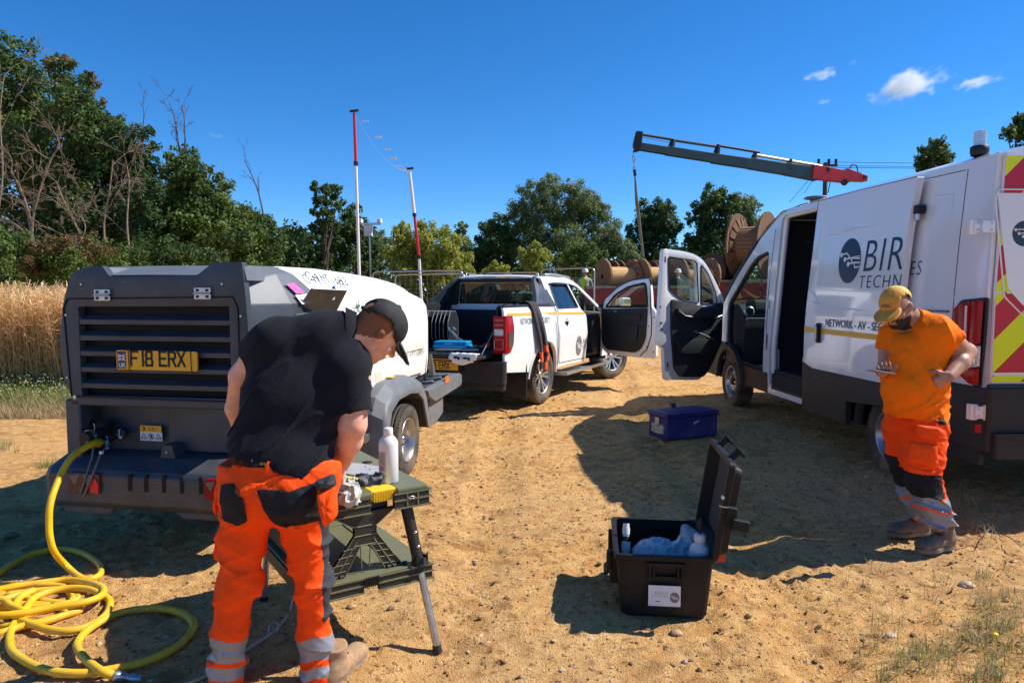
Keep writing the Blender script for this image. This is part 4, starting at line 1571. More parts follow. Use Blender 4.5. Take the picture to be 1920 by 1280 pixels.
def plate_text(txt, fn, h, xs, parent, mat=None):
 """plate letters drawn as strokes"""
 G_ = {"F": [[(0, 0), (0, 1)], [(0, 1), (.55, 1)], [(0, .52), (.46, .52)]],
   "1": [[(.25, 0), (.25, 1)]],
   "8": [[(.08, .5), (.5, .5)], [(.08, .5), (.04, .75), (.08, 1), (.5, 1), (.54, .75), (.5, .5)], [(.08, .5), (0, .25), (.06, 0), (.52, 0), (.58, .25), (.5, .5)]],
   "E": [[(0, 0), (0, 1)], [(0, 1), (.55, 1)], [(0, .52), (.48, .52)], [(0, 0), (.57, 0)]],
   "R": [[(0, 0), (0, 1)], [(0, 1), (.42, 1), (.55, .88), (.55, .62), (.42, .5), (0, .5)], [(.30, .5), (.57, 0)]],
   "X": [[(0, 0), (.57, 1)], [(0, 1), (.57, 0)]]}
 mb = MB()
 u0 = 0.0
 for ch in txt:
  if ch == " ":
   u0 += .42 * h * xs
   continue
  for st_ in G_[ch]:
   st2 = [(u0 + a * h * xs, c * h) for a, c in st_]
   for i in range(len(st2) - 1):
    (a, b_), (c, d) = st2[i], st2[i + 1]
    L = math.hypot(c - a, d - b_)
    e = .085 * h
    ux, uy = (c - a) / L, (d - b_) / L
    q = [(a - ux * e - uy * e, b_ - uy * e + ux * e), (c + ux * e - uy * e, d + uy * e + ux * e), (c + ux * e + uy * e, d + uy * e - ux * e), (a - ux * e + uy * e, b_ - uy * e - ux * e)]
    o3 = [fn(*p) for p in q]
    mb.add(o3, [(0, 1, 2, 3)], BLACK_INK)
  u0 += (.50 if ch == "1" else .80) * h * xs
 return mb.build("lettering", parent)
plate_text("F18 ERX", NP, .079, .92, npl)
mb = MB()
for xx in (xf + .012, x1 - .038):
 mb.tube([(xx + .003, -.030, z1 + .03), (xx, -.0435, z1 - .002), (xx + .002, -.0440, z0 + .03), (xx + .004, -.0435, z0 - .004), (xx + .02, -.02, z0 - .03)], .0022, BLACK_INK, 6)
mb.build("cable_tie", npl)
mb = MB()
mb.prism([(-.545, .93), (.60, .93), (.60, .55), (-.60, .55), (-.60, .88)], .16, .22, GREY_PL, "y")
mb.prism([(-.02, .885), (.62, .885), (.62, .60), (-.02, .60)], .13, .165, GREY_PL, "y")
mb.box(-.60, -.01, .56, -.50, .2, .92, GREY_PL, .01)
mb.box(-.56, -.01, .885, .60, .20, .935, GREY_PL, .008)
mb.build("tail_recess", comp, bevel=.006)
mb = MB()
sec = [(.20, .60), (.02, .585), (-.12, .535), (-.145, .505), (-.145, .345), (-.11, .315), (-.09, .30), (.06, .30), (.20, .36)]
V, Fc = [], []
xs_ = [-.645, -.60, -.52, -.3, 0, .3, .5, .62, .68]
for j, xx in enumerate(xs_):
 e = abs(xx) / .8
 for (yy, zz) in sec:
  V.append((xx, yy + .10 * max(0, e - .75) * 4 * (yy < .1), zz - .03 * max(0, e - .8) * 4 * (zz > .5)))
n_ = len(sec)
for j in range(len(xs_) - 1):
 for k in range(n_ - 1):
  Fc.append((j * n_ + k, j * n_ + k + 1, (j + 1) * n_ + k + 1, (j + 1) * n_ + k))
Fc += [tuple(range(n_)), tuple(reversed(range((len(xs_) - 1) * n_, len(xs_) * n_)))]
mb.add(V, Fc, GREY_PL)
mb.prism([(-.57, .31), (-.55, .265), (-.25, .265), (-.22, .31)], -.10, -.04, GREY_PL, "y")
mb.prism([(.16, .31), (.22, .265), (.6, .265), (.62, .31)], -.10, -.04, GREY_PL, "y")
bm_ = mb.build("rear_bumper", comp, bevel=.010)
for k, pxx in enumerate((243.5, 273.5, 307, 340.5, 376.5)):
 x_, zc = BK(pxx, 905 + 1.2 * k, -.147)
 MB().prism(rounded([(x_ - .012, zc - .048), (x_ + .012, zc - .048), (x_ + .014, zc), (x_ + .011, zc + .048), (x_ - .011, zc + .048)], .004), -.1475, -.12, BLACK_DK, "y").build("slot", bm_)
for sg in (-1, 1):
 x0l, z1l = BK(128, 884, -.15)
 x1l, z0l = BK(190, 926, -.15)
 if sg > 0:
  x0l, x1l = .40, .56
 mb = MB()
 mb.prism(rounded([(x0l, z0l), (x1l, z0l), (x1l, z1l), (x0l, z1l)], .02), -.162, -.14, M("lamp_body_dark_red", (.09, .035, .025), .35) if sg < 0 else RED_LENS, "y")
 lo = mb.build("tail_lamp", bm_, bevel=.004)
 mb = MB()
 w_, h_ = x1l - x0l, z1l - z0l
 mb.prism([(x1l - w_ * .26, z0l + h_ * .12), (x1l - .008, z0l + h_ * .02), (x1l - .003, z0l + h_ * .5), (x1l - w_ * .12, z0l + h_ * .80), (x1l - w_ * .30, z0l + h_ * .45)], -.168, -.160, M("lit_red_lens", (.75, .02, .03), .3), "y")
 mb.prism([(x0l + w_ * .05, z1l - h_ * .15), (x0l + w_ * .42, z1l - h_ * .08), (x0l + w_ * .25, z1l - h_ * .6)], -.165, -.160, M("dusty_clear_lens", (.16, .13, .11), .4), "y")
 mb.prism([(x0l + w_ * .5, z1l - h_ * .08), (x0l + w_ * .82, z1l - h_ * .08), (x0l + w_ * .62, z1l - h_ * .6)], -.165, -.160, MATS["dusty_clear_lens"], "y")
 mb.build("lens", lo)
x0, z1 = BK(262, 797, .125)
x1, z0 = BK(304, 827, .125)
mb = MB()
zm = z0 + (z1 - z0) * .58
mb.prism([(x0, z0), (x1, z0), (x1, zm), (x0, zm)], .1265, .13, WHITE_ST, "y")
mb.prism([(x0, zm), (x1 - .004, zm), (x1 - .004, z1), (x0, z1)], .126, .13, AMBER_ST, "y")
stk = mb.build("warning_sticker", comp)
mb = MB()
w_ = (x1 - x0) / 3
for k in range(3):
 cx, cz = x0 + w_ * (k + .5), (z0 + zm) / 2
 f_ = lambda u, v: (cx + u, .1255, cz + v)
 if k == 1:
  pts = [(w_ * .36 * math.cos(a), w_ * .36 * math.sin(a)) for a in np.linspace(0, 2 * PI, 13)]
  trace(pts, .004, 0, BLACK_INK, mb, None, f_)
  trace([(-w_ * .25, w_ * .25), (w_ * .25, -w_ * .25)], .005, 0, BLACK_INK, mb, None, f_)
  trace([(w_ * .05, w_ * .2), (0, -w_ * .2)], .012, 0, BLACK_INK, mb, None, f_)
 else:
  trace([(-w_ * .4, -w_ * .3), (w_ * .4, -w_ * .3), (0, w_ * .36), (-w_ * .4, -w_ * .3)], .004, 0, BLACK_INK, mb, None, f_)
  trace([(-w_ * .12, -w_ * .12), (w_ * .12, -w_ * .12)], .006, 0, BLACK_INK, mb, None, f_)
cz = (zm + z1) / 2
trace([(-.052, -.012), (-.040, 0), (-.052, .012)], .009, 0, BLACK_INK, mb, None, lambda u, v: ((x0 + x1) / 2 + u, .1252, cz + v))
trace([(-.020, -.008), (-.008, -.008), (-.008, .008), (-.020, .008)], .002, 0, BLACK_INK, mb, None, lambda u, v: ((x0 + x1) / 2 + u, .1252, cz + v))
trace([(.004, -.009), (.024, -.009), (.014, .010), (.004, -.009)], .003, 0, BLACK_INK, mb, None, lambda u, v: ((x0 + x1) / 2 + u, .1252, cz + v))
trace([(.032, -.006), (.040, .003), (.052, .003)], .003, 0, BLACK_INK, mb, None, lambda u, v: ((x0 + x1) / 2 + u, .1252, cz + v))
mb.build("warning_symbols", stk)
mb = MB()
c1, c0 = BK3(192, 808, .08), BK3(158, 822, -.06)
mb.tube([c1, tuple((a + b_) / 2 for a, b_ in zip(c1, c0)), c0], [.034, .038, .036], BLACK_PL, 18)
mb.tube([tuple(c1[i] + (c0[i] - c1[i]) * .6 for i in range(3)), tuple(c1[i] + (c0[i] - c1[i]) * .75 for i in range(3))], .041, STEEL, 18)
mb.tube([BK3(196, 792, .08), BK3(196, 806, .06)], [.045, .045], BLACK_DK, 14)
mb.build("exhaust_outlet", comp)
mb = MB()
for (p, q, r_) in ((BK3(186, 829, .02), BK3(205, 824, .10), .017), (BK3(195, 826, .06), BK3(214, 816, .12), .024), (BK3(200, 818, .07), BK3(202, 842, .05), .010), (BK3(214, 816, .12), BK3(236, 810, .14), .012), (BK3(226, 805, .13), BK3(226, 822, .12), .018),
     (BK3(232, 806, .10), BK3(232, 816, .10), .022)):
 mb.tube([p, q], r_, STEEL if r_ < .02 else BLACK_PL, 12)
mb.build("outlet_valve", comp)
mb = MB()
mb.tube([BK3(202, 800, .12), BK3(190, 790, .08), BK3(170, 800, .06), BK3(172, 785, .08), BK3(186, 775, .12)], .007, BLACK_PL, 8)
mb.tube([BK3(176, 812, .0), BK3(178, 800, -.01), BK3(176, 794, -.01)], .003, STEEL, 6)
mb.build("pipe", comp)
mb = MB()
mb.tube([BK3(178, 826, -.03), BK3(172, 860, -.10), BK3(162, 890, -.17), BK3(150, 928, -.17)], .006, GREY_LT, 6)
mb.tube([BK3(206, 830, .04), BK3(190, 848, -.08), BK3(182, 868, -.14), BK3(168, 905, -.18), BK3(155, 932, -.17)], .006, GREY_LT, 6)
mb.box(*[a - .008 for a in BK3(190, 848, -.09)], *[a + .008 for a in BK3(190, 848, -.09)], WHITE_ST)
mb.build("safety_cable", comp)
x_, z_ = BK(320, 845, .05)
mb = MB()
mb.prism([(x_ - .05, z_ - .045), (x_ - .03, z_ + .04), (x_ + .03, z_ + .04), (x_ + .05, z_ - .045)], .02, .13, GREY_PL, "y")
mb.cyl((x_, .02, z_), (x_, .010, z_), .007, STEEL, n=8)
mb.build("lifting_lug", comp, bevel=.006)
SF = lambda px, py, x=.724: CF.side(px, py, x)
lin = lambda z, x0=.7275: x0 - (max(0, z - 1.485) * .53) + .004
mb = MB()
fld = rounded([(.83, 1.42), (2.86, 1.43), (2.98, 1.02), (.83, 1.02)], [.03, .04, .12, .03])
panel(fld, lambda u, v: (.7285, u, v), WHITE_GRP, step=.3, thick=.02, inward=(-1, 0, 0), mb=mb)
mb.build("pressed_panel", comp, bevel=.008)
mb = MB()
fl2 = rounded([(.83, .985), (2.72, .965), (2.92, .79), (.83, .83)], [.02, .10, .02, .02])
panel(fl2, lambda u, v: (.7285, u, v), WHITE_GRP, step=.3, thick=.03, inward=(-1, 0, 0), mb=mb)
mb.build("pressed_panel", comp, bevel=.008)
q = [SF(*p) for p in ((702, 716), (716, 712), (714, 697), (702, 699))]
panel(q, lambda u, v: (.7305, u, v), M("old_tape", (.62, .56, .42), .6), step=0, thick=.002, inward=(-1, 0, 0)).build("sticker", comp)
mb = MB()
mb.tube([(.728, SF(807, 664)[0], SF(807, 664)[1]), (.730, SF(809, 702)[0], SF(809, 702)[1])], [.012, .035], GREY_LT, 8)
mb.build("vent_slot", comp)
mb = MB()                                                        # raised maker's ridge between rear hood and white side
lettering("lettering", "C41T 183", .088, lambda u, v: ((lambda z: (lin(z) + .008, .60 + u + (1.62 - z) * .3, z))(1.632 + v * 1.0 - u * .05)), BLACK_INK, comp, offset=-.0005, shear=.15, fit=("C41T 183", .62))
SX, SZ = SF(757, 675, .729)
lettering("lettering", "08' 4775 0890", .075, lambda u, v: (.7325, SX + u, SZ + v + .02 * u), BLACK_INK, comp, offset=-.001, shear=.1, fit=("08' 4775 0890", .60))
SX, SZ = SF(661, 588, .729)
lettering("lettering", "STL", .085, lambda u, v: (.7325, SX + u, SZ + v), M("green_ink", (.02, .18, .10), .5), comp, offset=-.001, fit=("STL", .16))
mb = MB()
u0, v0 = SF(672, 573, .729)
for (a, c) in (((-.03, 0), (.03, 0)), ((0, -.045), (0, .045))):
 trace([a, c], .014, 0, MATS["green_ink"], mb, None, lambda u, v: (.7305, u0 + u, v0 + v))
mb.build("cross_mark", comp)
q = [SF(*p) for p in ((620, 568), (634, 567), (637, 598), (623, 600))]
lb = panel(q, lambda u, v: (.7300, u, v), WHITE_ST, step=0, thick=.002, inward=(-1, 0, 0)).build("label", comp)
q2 = [q[0], q[1], tuple(q[1][i] * .8 + q[2][i] * .2 for i in (0, 1)), tuple(q[0][i] * .8 + q[3][i] * .2 for i in (0, 1))]
mb = panel(q2, lambda u, v: (.7307, u, v), M("label_blue", (.02, .03, .22), .5), step=0)
for k in range(4):
 t0 = .32 + .16 * k
 a_ = tuple(q[0][i] * (1 - t0) + q[3][i] * t0 for i in (0, 1))
 b_ = tuple(q[1][i] * (1 - t0) + q[2][i] * t0 for i in (0, 1))
 trace([a_, b_], .004, 0, GREY_INK, mb, None, lambda u, v: (.7307, u, v))
mb.build("print", lb)
SL = lambda px, py: CF.side(px, py, .69)
for pts_, nm_, mt_ in ((((541, 532), (557, 530), (568, 548), (552, 551)), "sticker", M("pink_sticker", (.75, .12, .36), .5)), (((548, 553), (580, 550), (584, 566), (553, 570)), "sticker", WHITE_ST)):
 q = [SL(*p) for p in pts_]
 panel(q, lambda u, v: (lin(v) + .006, u, v), mt_, step=0, thick=.003, inward=(-1, 0, 0)).build(nm_, comp)
mb = MB()
panel(rounded([(.30, 1.40), (.74, 1.42), (.74, 1.05), (.30, 1.05)], .03), lambda u, v: (.7255, u, v), BLACK_DK, step=0, thick=.01, inward=(-1, 0, 0), mb=mb)
hb = mb.build("control_recess", comp)
mb = MB()
mb.tube([(.735, a, b_) for a, b_ in rounded([(.29, 1.41), (.75, 1.43), (.75, 1.04), (.29, 1.04)], .03)], .013, GREY_LT, 8, closed=True)
mb.tube([(.735, .38 + .05 * k, 1.12) for k in range(3)], .02, STEEL, 8)
mb.build("hatch_frame", hb)
H0 = [CF.hit(px, py, CF.w(.75, 0, 0) if 0 else CF.w(0, .52, 0), CF.Y) for px, py in ((566, 583), (611, 586), (641, 542), (600, 539))]
mb = MB()
D = M("hatch_underside", (.10, .105, .115), .35, .2, var=.3, scale=9)
pp = [Vector((H0[0][0], .42, H0[0][2])), Vector((H0[1][0], .66, H0[1][2])), Vector((H0[2][0], .60, H0[2][2])), Vector((H0[3][0], .40, H0[3][2]))]
nrm = (pp[1] - pp[0]).cross(pp[3] - pp[0]).normalized() * .012
mb.add(pp + [p + nrm for p in pp], [(0, 1, 2, 3), (7, 6, 5, 4), (0, 4, 5, 1), (1, 5, 6, 2), (2, 6, 7, 3), (3, 7, 4, 0)], D)
ho = mb.build("hatch_cover", comp, bevel=.005)
mb = MB()
c = pp[2] * .55 + pp[3] * .25 + pp[1] * .2
c = c - nrm * 1.2
mb.cyl(c, c - nrm * 2.2, .018, CHROME, n=14)
mb.cyl(c - nrm * 2.2, c - nrm * 3.4 + Vector((.01, 0, .012)), .010, CHROME, n=10)
mb.box(c.x - .02, c.y - .012, c.z - .05, c.x + .004, c.y - .004, c.z - .02, CHROME, .002)
mb.build("latch", ho)
mb = MB()
mb.box(-.58, .2, .42, .58, 3.3, .80, BLACK_DK)
mb.box(-.66, .30, .62, .66, 3.2, .80, BLACK_PL)
mb.cyl((-.8, 2.04, .305), (.8, 2.04, .305), .05, BLACK_PL)
mb.box(-.06, 3.3, .42, .06, 4.6, .54, STEEL)
mb.build("chassis", comp)
for sg in (-1, 1):
 wheel(comp, sg * .765, 2.045, .305, .19, sg, "dish")
 FS = lambda px, py: CF.side(px, py, .875)
 o_ = [(1.36, .28), (1.355, .60), (1.43, .705), (1.62, .775), (2.10, .79), (2.36, .745), (2.50, .60), (2.63, .30)]
 i_ = [(2.55, .32), (2.40, .60), (2.26, .675), (2.05, .70), (1.75, .69), (1.58, .62), (1.52, .50), (1.50, .28)]
 mb = MB()
 panel(o_ + i_, lambda u, v: (sg * .875, u, v), GREY_LT, step=0, thick=.02, inward=(-sg, 0, 0), mb=mb)
 V = []
 ins = [(1.33, .28), (1.33, .64), (1.41, .76), (1.62, .84), (2.08, .855), (2.36, .80), (2.53, .63), (2.65, .30)]
 n_ = len(o_)
 V = [(sg * .875, a, b_) for a, b_ in o_] + [(sg * .80, a, b_) for a, b_ in ins] + [(sg * .56, a, b_) for a, b_ in ins]
 mb.add(V, [(k + r_ * n_, k + 1 + r_ * n_, k + 1 + (r_ + 1) * n_, k + (r_ + 1) * n_) for r_ in (0, 1) for k in range(n_ - 1)], GREY_LT)
 V2 = [(sg * .86, a, b_) for a, b_ in i_] + [(sg * .56, a, b_) for a, b_ in i_]
 mb.add(V2, [(k, k + 1, k + 1 + n_, k + n_) for k in range(n_ - 1)], BLACK_PL)
 fo = mb.build("mudguard", comp, bevel=.012)
 mb = MB()
 mb.box(sg * .70, 1.84, .852, sg * .78, 1.92, .862, AMBER_ST, .002)
 mb.build("sticker", fo)
 y0, z0 = CF.side(782, 719, .86)
 y1, z1 = CF.side(863, 699, .86)
 mb = MB()
 bar = [(2.58, .60), (2.55, .66), (3.72, .69), (3.82, .66), (3.82, .56), (3.70, .545), (2.80, .52)]
 mb.prism(rounded(bar, .03), sg * .80, sg * .875, GREY_LT, "x")
 mb.box(sg * .50, 3.70, .55, sg * .86, 3.80, .68, GREY_LT, .02)
 mb.box(sg * .50, 2.75, .60, sg * .82, 3.72, .635, GREY_PL, .01)
 mb.prism(rounded([(2.75, .535), (3.25, .545), (3.25, .34), (2.95, .27), (2.75, .30)], .03), sg * .60, sg * .82, GREY_LT, "x")
 for yy in (2.95, 3.25, 3.55):
  mb.tube([(sg * .62, yy, .66), (sg * .80, yy + .02, .69)], .018, GREY_LT, 8)
 bo = mb.build("front_bumper", comp, bevel=.008)
 ry, rz_ = CF.side(838, 711, .88)
 mb = MB()
 mb.box(sg * .875, ry - .06, rz_ - .035, sg * .882, ry + .06, rz_ + .035, AMBER, .003)
 mb.build("reflector", bo)
mb = MB()
x_, z_ = CF.back(684, 820, 1.30)
mb.box(x_ - .05, 1.24, z_ - .03, x_ + .03, 1.34, z_ + .03, STEEL, .006)
mb.cyl((x_ - .02, 1.23, z_ - .03), (x_ - .02, 1.23, z_ + .03), .03, CHROME, n=12)
mb.cyl((x_ - .25, 1.3, z_ - .12), (x_ - .02, 1.3, z_ - .0), .03, BLACK_PL, n=12)
mb.cyl((x_ - .30, 1.28, z_ - .02), (x_ - .16, 1.28, z_ + .05), .05, STEEL, n=12)
mb.build("drain_fitting", comp)
SCF = M("chalky_scuff", (.16, .17, .18), .8, var=.3, scale=60)
rs = np.random.RandomState(12)
mb = MB()
for k in range(26):
 u0, v0 = rs.uniform(-.5, .5), rs.choice([rs.uniform(1.50, 1.62), rs.uniform(.955, 1.45)])
 if -.47 < u0 < .48 and .95 < v0 < 1.47:
  u0 = rs.choice([-.52, .52]) + rs.uniform(-.015, .015)
 an, L_ = rs.uniform(-.6, .6) + (1.57 if abs(u0) > .5 else 0), rs.uniform(.012, .05)
 trace([(u0, v0), (u0 + L_ * math.cos(an), v0 + L_ * math.sin(an))], .0022, 0, SCF, mb, None, lambda u, v: (u, -.0148, v))
for k in range(22):
 u0, v0 = rs.uniform(-.55, .5), rs.uniform(.36, .49)
 an, L_ = rs.uniform(-.3, .3), rs.uniform(.012, .07)
 trace([(u0, v0), (u0 + L_ * math.cos(an), v0 + L_ * math.sin(an))], .0025, 0, SCF, mb, None, lambda u, v: (u, -.1462, v))
o = mb.build("scuff_mark", comp)
o["kind"] = "stuff"
mb = MB()
for (u0, v0) in ((-.57, 1.05), (.57, 1.05), (-.56, 1.42), (.56, 1.42), (-.45, 1.60), (.45, 1.60)):
 mb.cyl((u0, -.013, v0), (u0, -.019, v0), .007, STEEL, n=8)
mb.build("bolt", comp)
# ------------------------------------------------------------------ white double-cab pickup
_w, _f = ground_at(1014, 757), ground_at(1150, 708)
TDEG = -math.degrees(math.atan2(_f.x - _w.x, _f.y - _w.y))
_t = Fr(0, 0, TDEG)
_o = np.array(_w) - _t.X * .90 - _t.Y * 1.15
TF = Fr(_o[0], _o[1], TDEG)
truck = thing("pickup_truck", "white double-cab pickup with lowered tailgate and open front door", "pickup truck", (_o[0], _o[1], 0), math.radians(TDEG))
def tx(z, y, x0=.90):
 b_ = x0 + .03 * math.sin(max(0, min(1, (z - .4) / 1.0)) * PI)
 if z > 1.30:
  b_ -= (z - 1.30) * .42
 fl = math.exp(-((y - 1.18) / .55) ** 2) * math.exp(-((z - .80) / .35) ** 2) * .045
 fl += math.exp(-((y - 4.5) / .5) ** 2) * math.exp(-((z - .80) / .35) ** 2) * .045
 return b_ + fl
AC, AR = 1.19, .475
for sg in (1, -1):
 S = lambda u, v: (sg * tx(v, u), u, v)
 bed = [(-.03, .56), (-.04, 1.30), (.0, 1.375), (1.62, 1.355), (1.70, .46)] + [(AC + AR * math.cos(a), .40 + AR * math.sin(a)) for a in np.linspace(.13, PI - .25, 16)] + [(.52, .50)]
 bed = [(-.03, .56), (-.04, 1.30), (.0, 1.375), (1.66, 1.350), (1.72, .46), (1.70, .45)] + [(AC + AR * math.cos(a), .40 + AR * math.sin(a)) for a in np.linspace(.12, PI - .18, 18)] + [(.66, .50)]
 panel(bed, S, WHITE, step=.09, thick=.03, inward=(-sg, 0, 0)).build("bed_side", truck)
 cab = rounded([(1.735, .46), (1.69, 1.35), (1.55, 1.76), (1.62, 1.79), (2.6, 1.79), (3.0, 1.72), (3.95, 1.20), (3.98, 1.10), (3.98, .46), (3.85, .46)], [0, 0, .02, .1, .1, .2, .1, .02, 0, 0])
 if sg == 1:
  cabp = rounded([(1.735, .46), (1.69, 1.35), (1.55, 1.76), (1.62, 1.79), (2.6, 1.79), (3.0, 1.72), (3.95, 1.20), (3.98, 1.10), (3.98, .46), (3.84, .46), (3.84, 1.16), (3.62, 1.30), (2.98, 1.66), (2.66, 1.70), (2.62, 1.68), (2.74, 1.30), (2.98, 1.20), (3.02, .9), (2.98, .46)],
      [0, 0, .02, .1, .1, .2, .1, .02, 0, 0, .04, .06, .1, .02, .01, .02, .06, .05, 0])
 else:
  cabp = cab
 w1 = rounded([(1.80, 1.325), (1.835, 1.665), (2.54, 1.672), (2.66, 1.325)], .03)
 hs = [w1]
 if sg == -1:
  hs.append(rounded([(2.78, 1.32), (2.74, 1.68), (3.0, 1.66), (3.72, 1.26), (3.70, 1.24)], .03))
 panel(cabp, S, WHITE, hs, step=.12, thick=.03, inward=(-sg, 0, 0)).build("cab_side", truck)
 mb = MB()
 for h in hs:
  panel(h, lambda u, v: (sg * (tx(v, u) - .015), u, v), GLASS_DK, step=0, mb=mb)
 mb.build("window", truck)
 mb = MB()
 mb.tube([(sg * (tx(z, y) + .002), y, z) for y, z in w1], .011, BLACK_PL, 6, closed=True)
 mb.tube([(sg * (tx(1.69, y) + .02), y, 1.69 - .01 * abs(y - 2.2)) for y in (1.80, 2.0, 2.3, 2.56)], [.012, .022, .022, .012], BLACK_GL, 6)
 mb.build("window_seal", truck)
 fw = [(3.98, .46), (3.98, 1.20), (4.3, 1.20), (5.3, 1.02), (5.42, .75), (5.42, .50), (5.0, .46)] + [(4.55 + .47 * math.cos(a), .40 + .47 * math.sin(a)) for a in np.linspace(.1, PI - .1, 14)]
 panel(fw, S, WHITE, step=.12, thick=.03, inward=(-sg, 0, 0)).build("front_wing", truck)
 mb = MB()
 for c_ in (AC, 4.55):
  V = []
  for a in np.linspace(.0, PI, 22):
   for r_, dx in ((AR + .0, -.04), (AR - .005, .012), (AR + .03, .012), (AR + .035, -.004)):
    y_, z_ = c_ + r_ * math.cos(a), .40 + r_ * math.sin(a)
    V.append((sg * (tx(z_, y_) + dx), y_, z_))
  mb.add(V, [(i * 4 + k, i * 4 + k + 1, (i + 1) * 4 + k + 1, (i + 1) * 4 + k) for i in range(21) for k in range(3)], WHITE, True)
  V = []
  for a in np.linspace(.0, PI, 22):
   for xx in (.90, .60):
    V.append((sg * xx, c_ + (AR + .01) * math.cos(a), .40 + (AR + .01) * math.sin(a)))
  mb.add(V, [(i * 2, i * 2 + 1, i * 2 + 3, i * 2 + 2) for i in range(21)], BLACK_DK, True)
 mb.build("wheel_arch", truck)
 mb = MB()
 mb.box(sg * .60, AC - .60, .16, sg * .93, AC - .57, .62, BLACK_PL, .01)
 mb.build("mud_flap", truck)
 mb = MB()
 mb.prism(rounded([(sg * .80, 1.78), (sg * 1.03, 1.82), (sg * 1.04, 3.85), (sg * .86, 4.0), (sg * .80, 4.0)], .03), .335, .385, STEEL, "z")
 mb.box(sg * .86, 1.95, .386, sg * 1.01, 2.5, .392, BLACK_PL)
 mb.box(sg * .86, 2.9, .386, sg * 1.01, 3.6, .392, BLACK_PL)
 mb.build("side_step", truck, bevel=.012)
 mb = MB()
 fin = rounded([(1.02, 1.372), (1.46, 1.775), (1.60, 1.80), (1.585, 1.70), (1.74, 1.36)], [.02, .1, .02, .02, .02])
 panel(fin, lambda u, v: (sg * (tx(v, u) + .012 - (.05 if v > 1.7 else 0)), u, v), GREY_PL, step=.1, thick=.05, inward=(-sg, 0, 0), mb=mb)
 mb.build("sport_bar", truck, bevel=.01)
 mb = MB()
 mb.tube([(sg * .62, 1.80, 1.79), (sg * .64, 1.90, 1.822), (sg * .645, 2.3, 1.832), (sg * .64, 2.9, 1.80), (sg * .63, 3.05, 1.74)], [.016, .020, .018, .018, .014], STEEL, 8)
 mb.tube([(sg * .63, 1.76, 1.785), (sg * .645, 1.86, 1.82)], [.026, .022], BLACK_PL, 8)
 mb.build("roof_rail", truck)
 mb = MB()
 mb.prism([(sg * .80, -.01), (sg * .885, -.01), (sg * .885, 1.55), (sg * .80, 1.55)], 1.365, 1.395, BLACK_PL, "z")
 for k in range(4):
  mb.box(sg * .80, .12 + .3 * k, 1.39, sg * .86, .22 + .3 * k, 1.405, BLACK_PL, .01)
 mb.build("rail_cap", truck, bevel=.006)
 mb = panel([(.04, 1.30), (1.70, 1.27), (1.70, 1.235), (.04, 1.262)], lambda u, v: (sg * (tx(v, u) + .004), u, v), AMBER_ST, step=.12)
 mb.build("stripe", truck)
 mb = panel([(1.745, 1.27), (2.88, 1.245), (2.90, 1.21), (1.745, 1.235)], lambda u, v: (sg * (tx(v, u) + .004), u, v), AMBER_ST, step=.12)
 mb.build("stripe", truck)
 mb = MB()
 for pts in ([(1.725, .47), (1.69, 1.33)], [(1.79, .52), (1.76, .9), (1.755, 1.3), (1.80, 1.70)], [(1.79, .52), (2.96, .50)]):
  pts2 = [(pts[0][0] + (pts[-1][0] - pts[0][0]) * t, pts[0][1] + (pts[-1][1] - pts[0][1]) * t) for t in np.linspace(0, 1, 9)] if len(pts) == 2 else pts
  mb.tube([(sg * (tx(z, y) + .0005), y, z) for y, z in pts2], .005, BLACK_DK, 6)
 mb.build("shut_line", truck)
 mb = MB()
 hy_, hz_ = 2.10, 1.105
 mb.tube([(sg * (tx(hz_, hy_) + .02), 2.02, hz_ + .03), (sg * (tx(hz_, hy_) + .035), 2.10, hz_ + .028), (sg * (tx(hz_, hy_) + .02), 2.18, hz_ + .025)], [.012, .016, .012], WHITE, 8)
 mb.lathe([(0, .004), (.055, .003), (.06, 0)], BLACK_PL, 16, "x", (sg * tx(hz_, hy_), hy_, hz_))
 mb.build("door_handle", truck)
lettering("lettering", "NETWORK - AV - SECURITY", .115, lambda u, v: (tx(1.14 + v, .40 + u) + .006, .40 + u, 1.14 + v - .01 * u), BLACK_INK, truck, fit=("NETWORK", .39))
mb = MB()
lcy, lcz, lrr = 2.62, .72, .155
panel([(lcy + lrr * .85 * math.cos(a), lcz + lrr * math.sin(a)) for a in np.linspace(0, 2 * PI, 33)[:-1]], lambda u, v: (tx(v, u) + .004, u, v), GREY_INK, step=.06, mb=mb)
for j, (u0, v0) in enumerate(((-.08, .04), (-.05, .0), (-.01, -.03))):
 trace([(u0, v0), (u0 + .06, v0), (u0 + .09, v0 - .03), (.11, v0 - .03)], .012, 0, WHITE_ST, mb, .018, lambda u, v: (tx(lcz + v, lcy + u) + .008, lcy + u, lcz + v))
mb.build("logo", truck)
lettering("lettering", "BIRCH", .10, lambda u, v: (tx(.74 + v, 2.80 + u) + .006, 2.80 + u, .745 + v), GREY_INK, truck, clip=lambda u, v: u < .16)
lettering("lettering", "TECH", .055, lambda u, v: (tx(.66 + v, 2.80 + u) + .006, 2.80 + u, .675 + v), GREY_INK, truck, clip=lambda u, v: u < .16)
mb = MB()
nxs = 15
def sheet(rows, mat, mb, crown=.03):
 V = []
 for y, z, hw, dy in rows:
  for k in range(nxs):
   u = -1 + 2 * k / (nxs - 1)
   V.append((u * hw, y + dy * (1 - u * u), z + crown * (1 - abs(u) ** 3)))
 mb.add(V, [(i * nxs + k, i * nxs + k + 1, (i + 1) * nxs + k + 1, (i + 1) * nxs + k) for i in range(len(rows) - 1) for k in range(nxs - 1)], mat, True)
tw = lambda z: tx(z, 2.9)
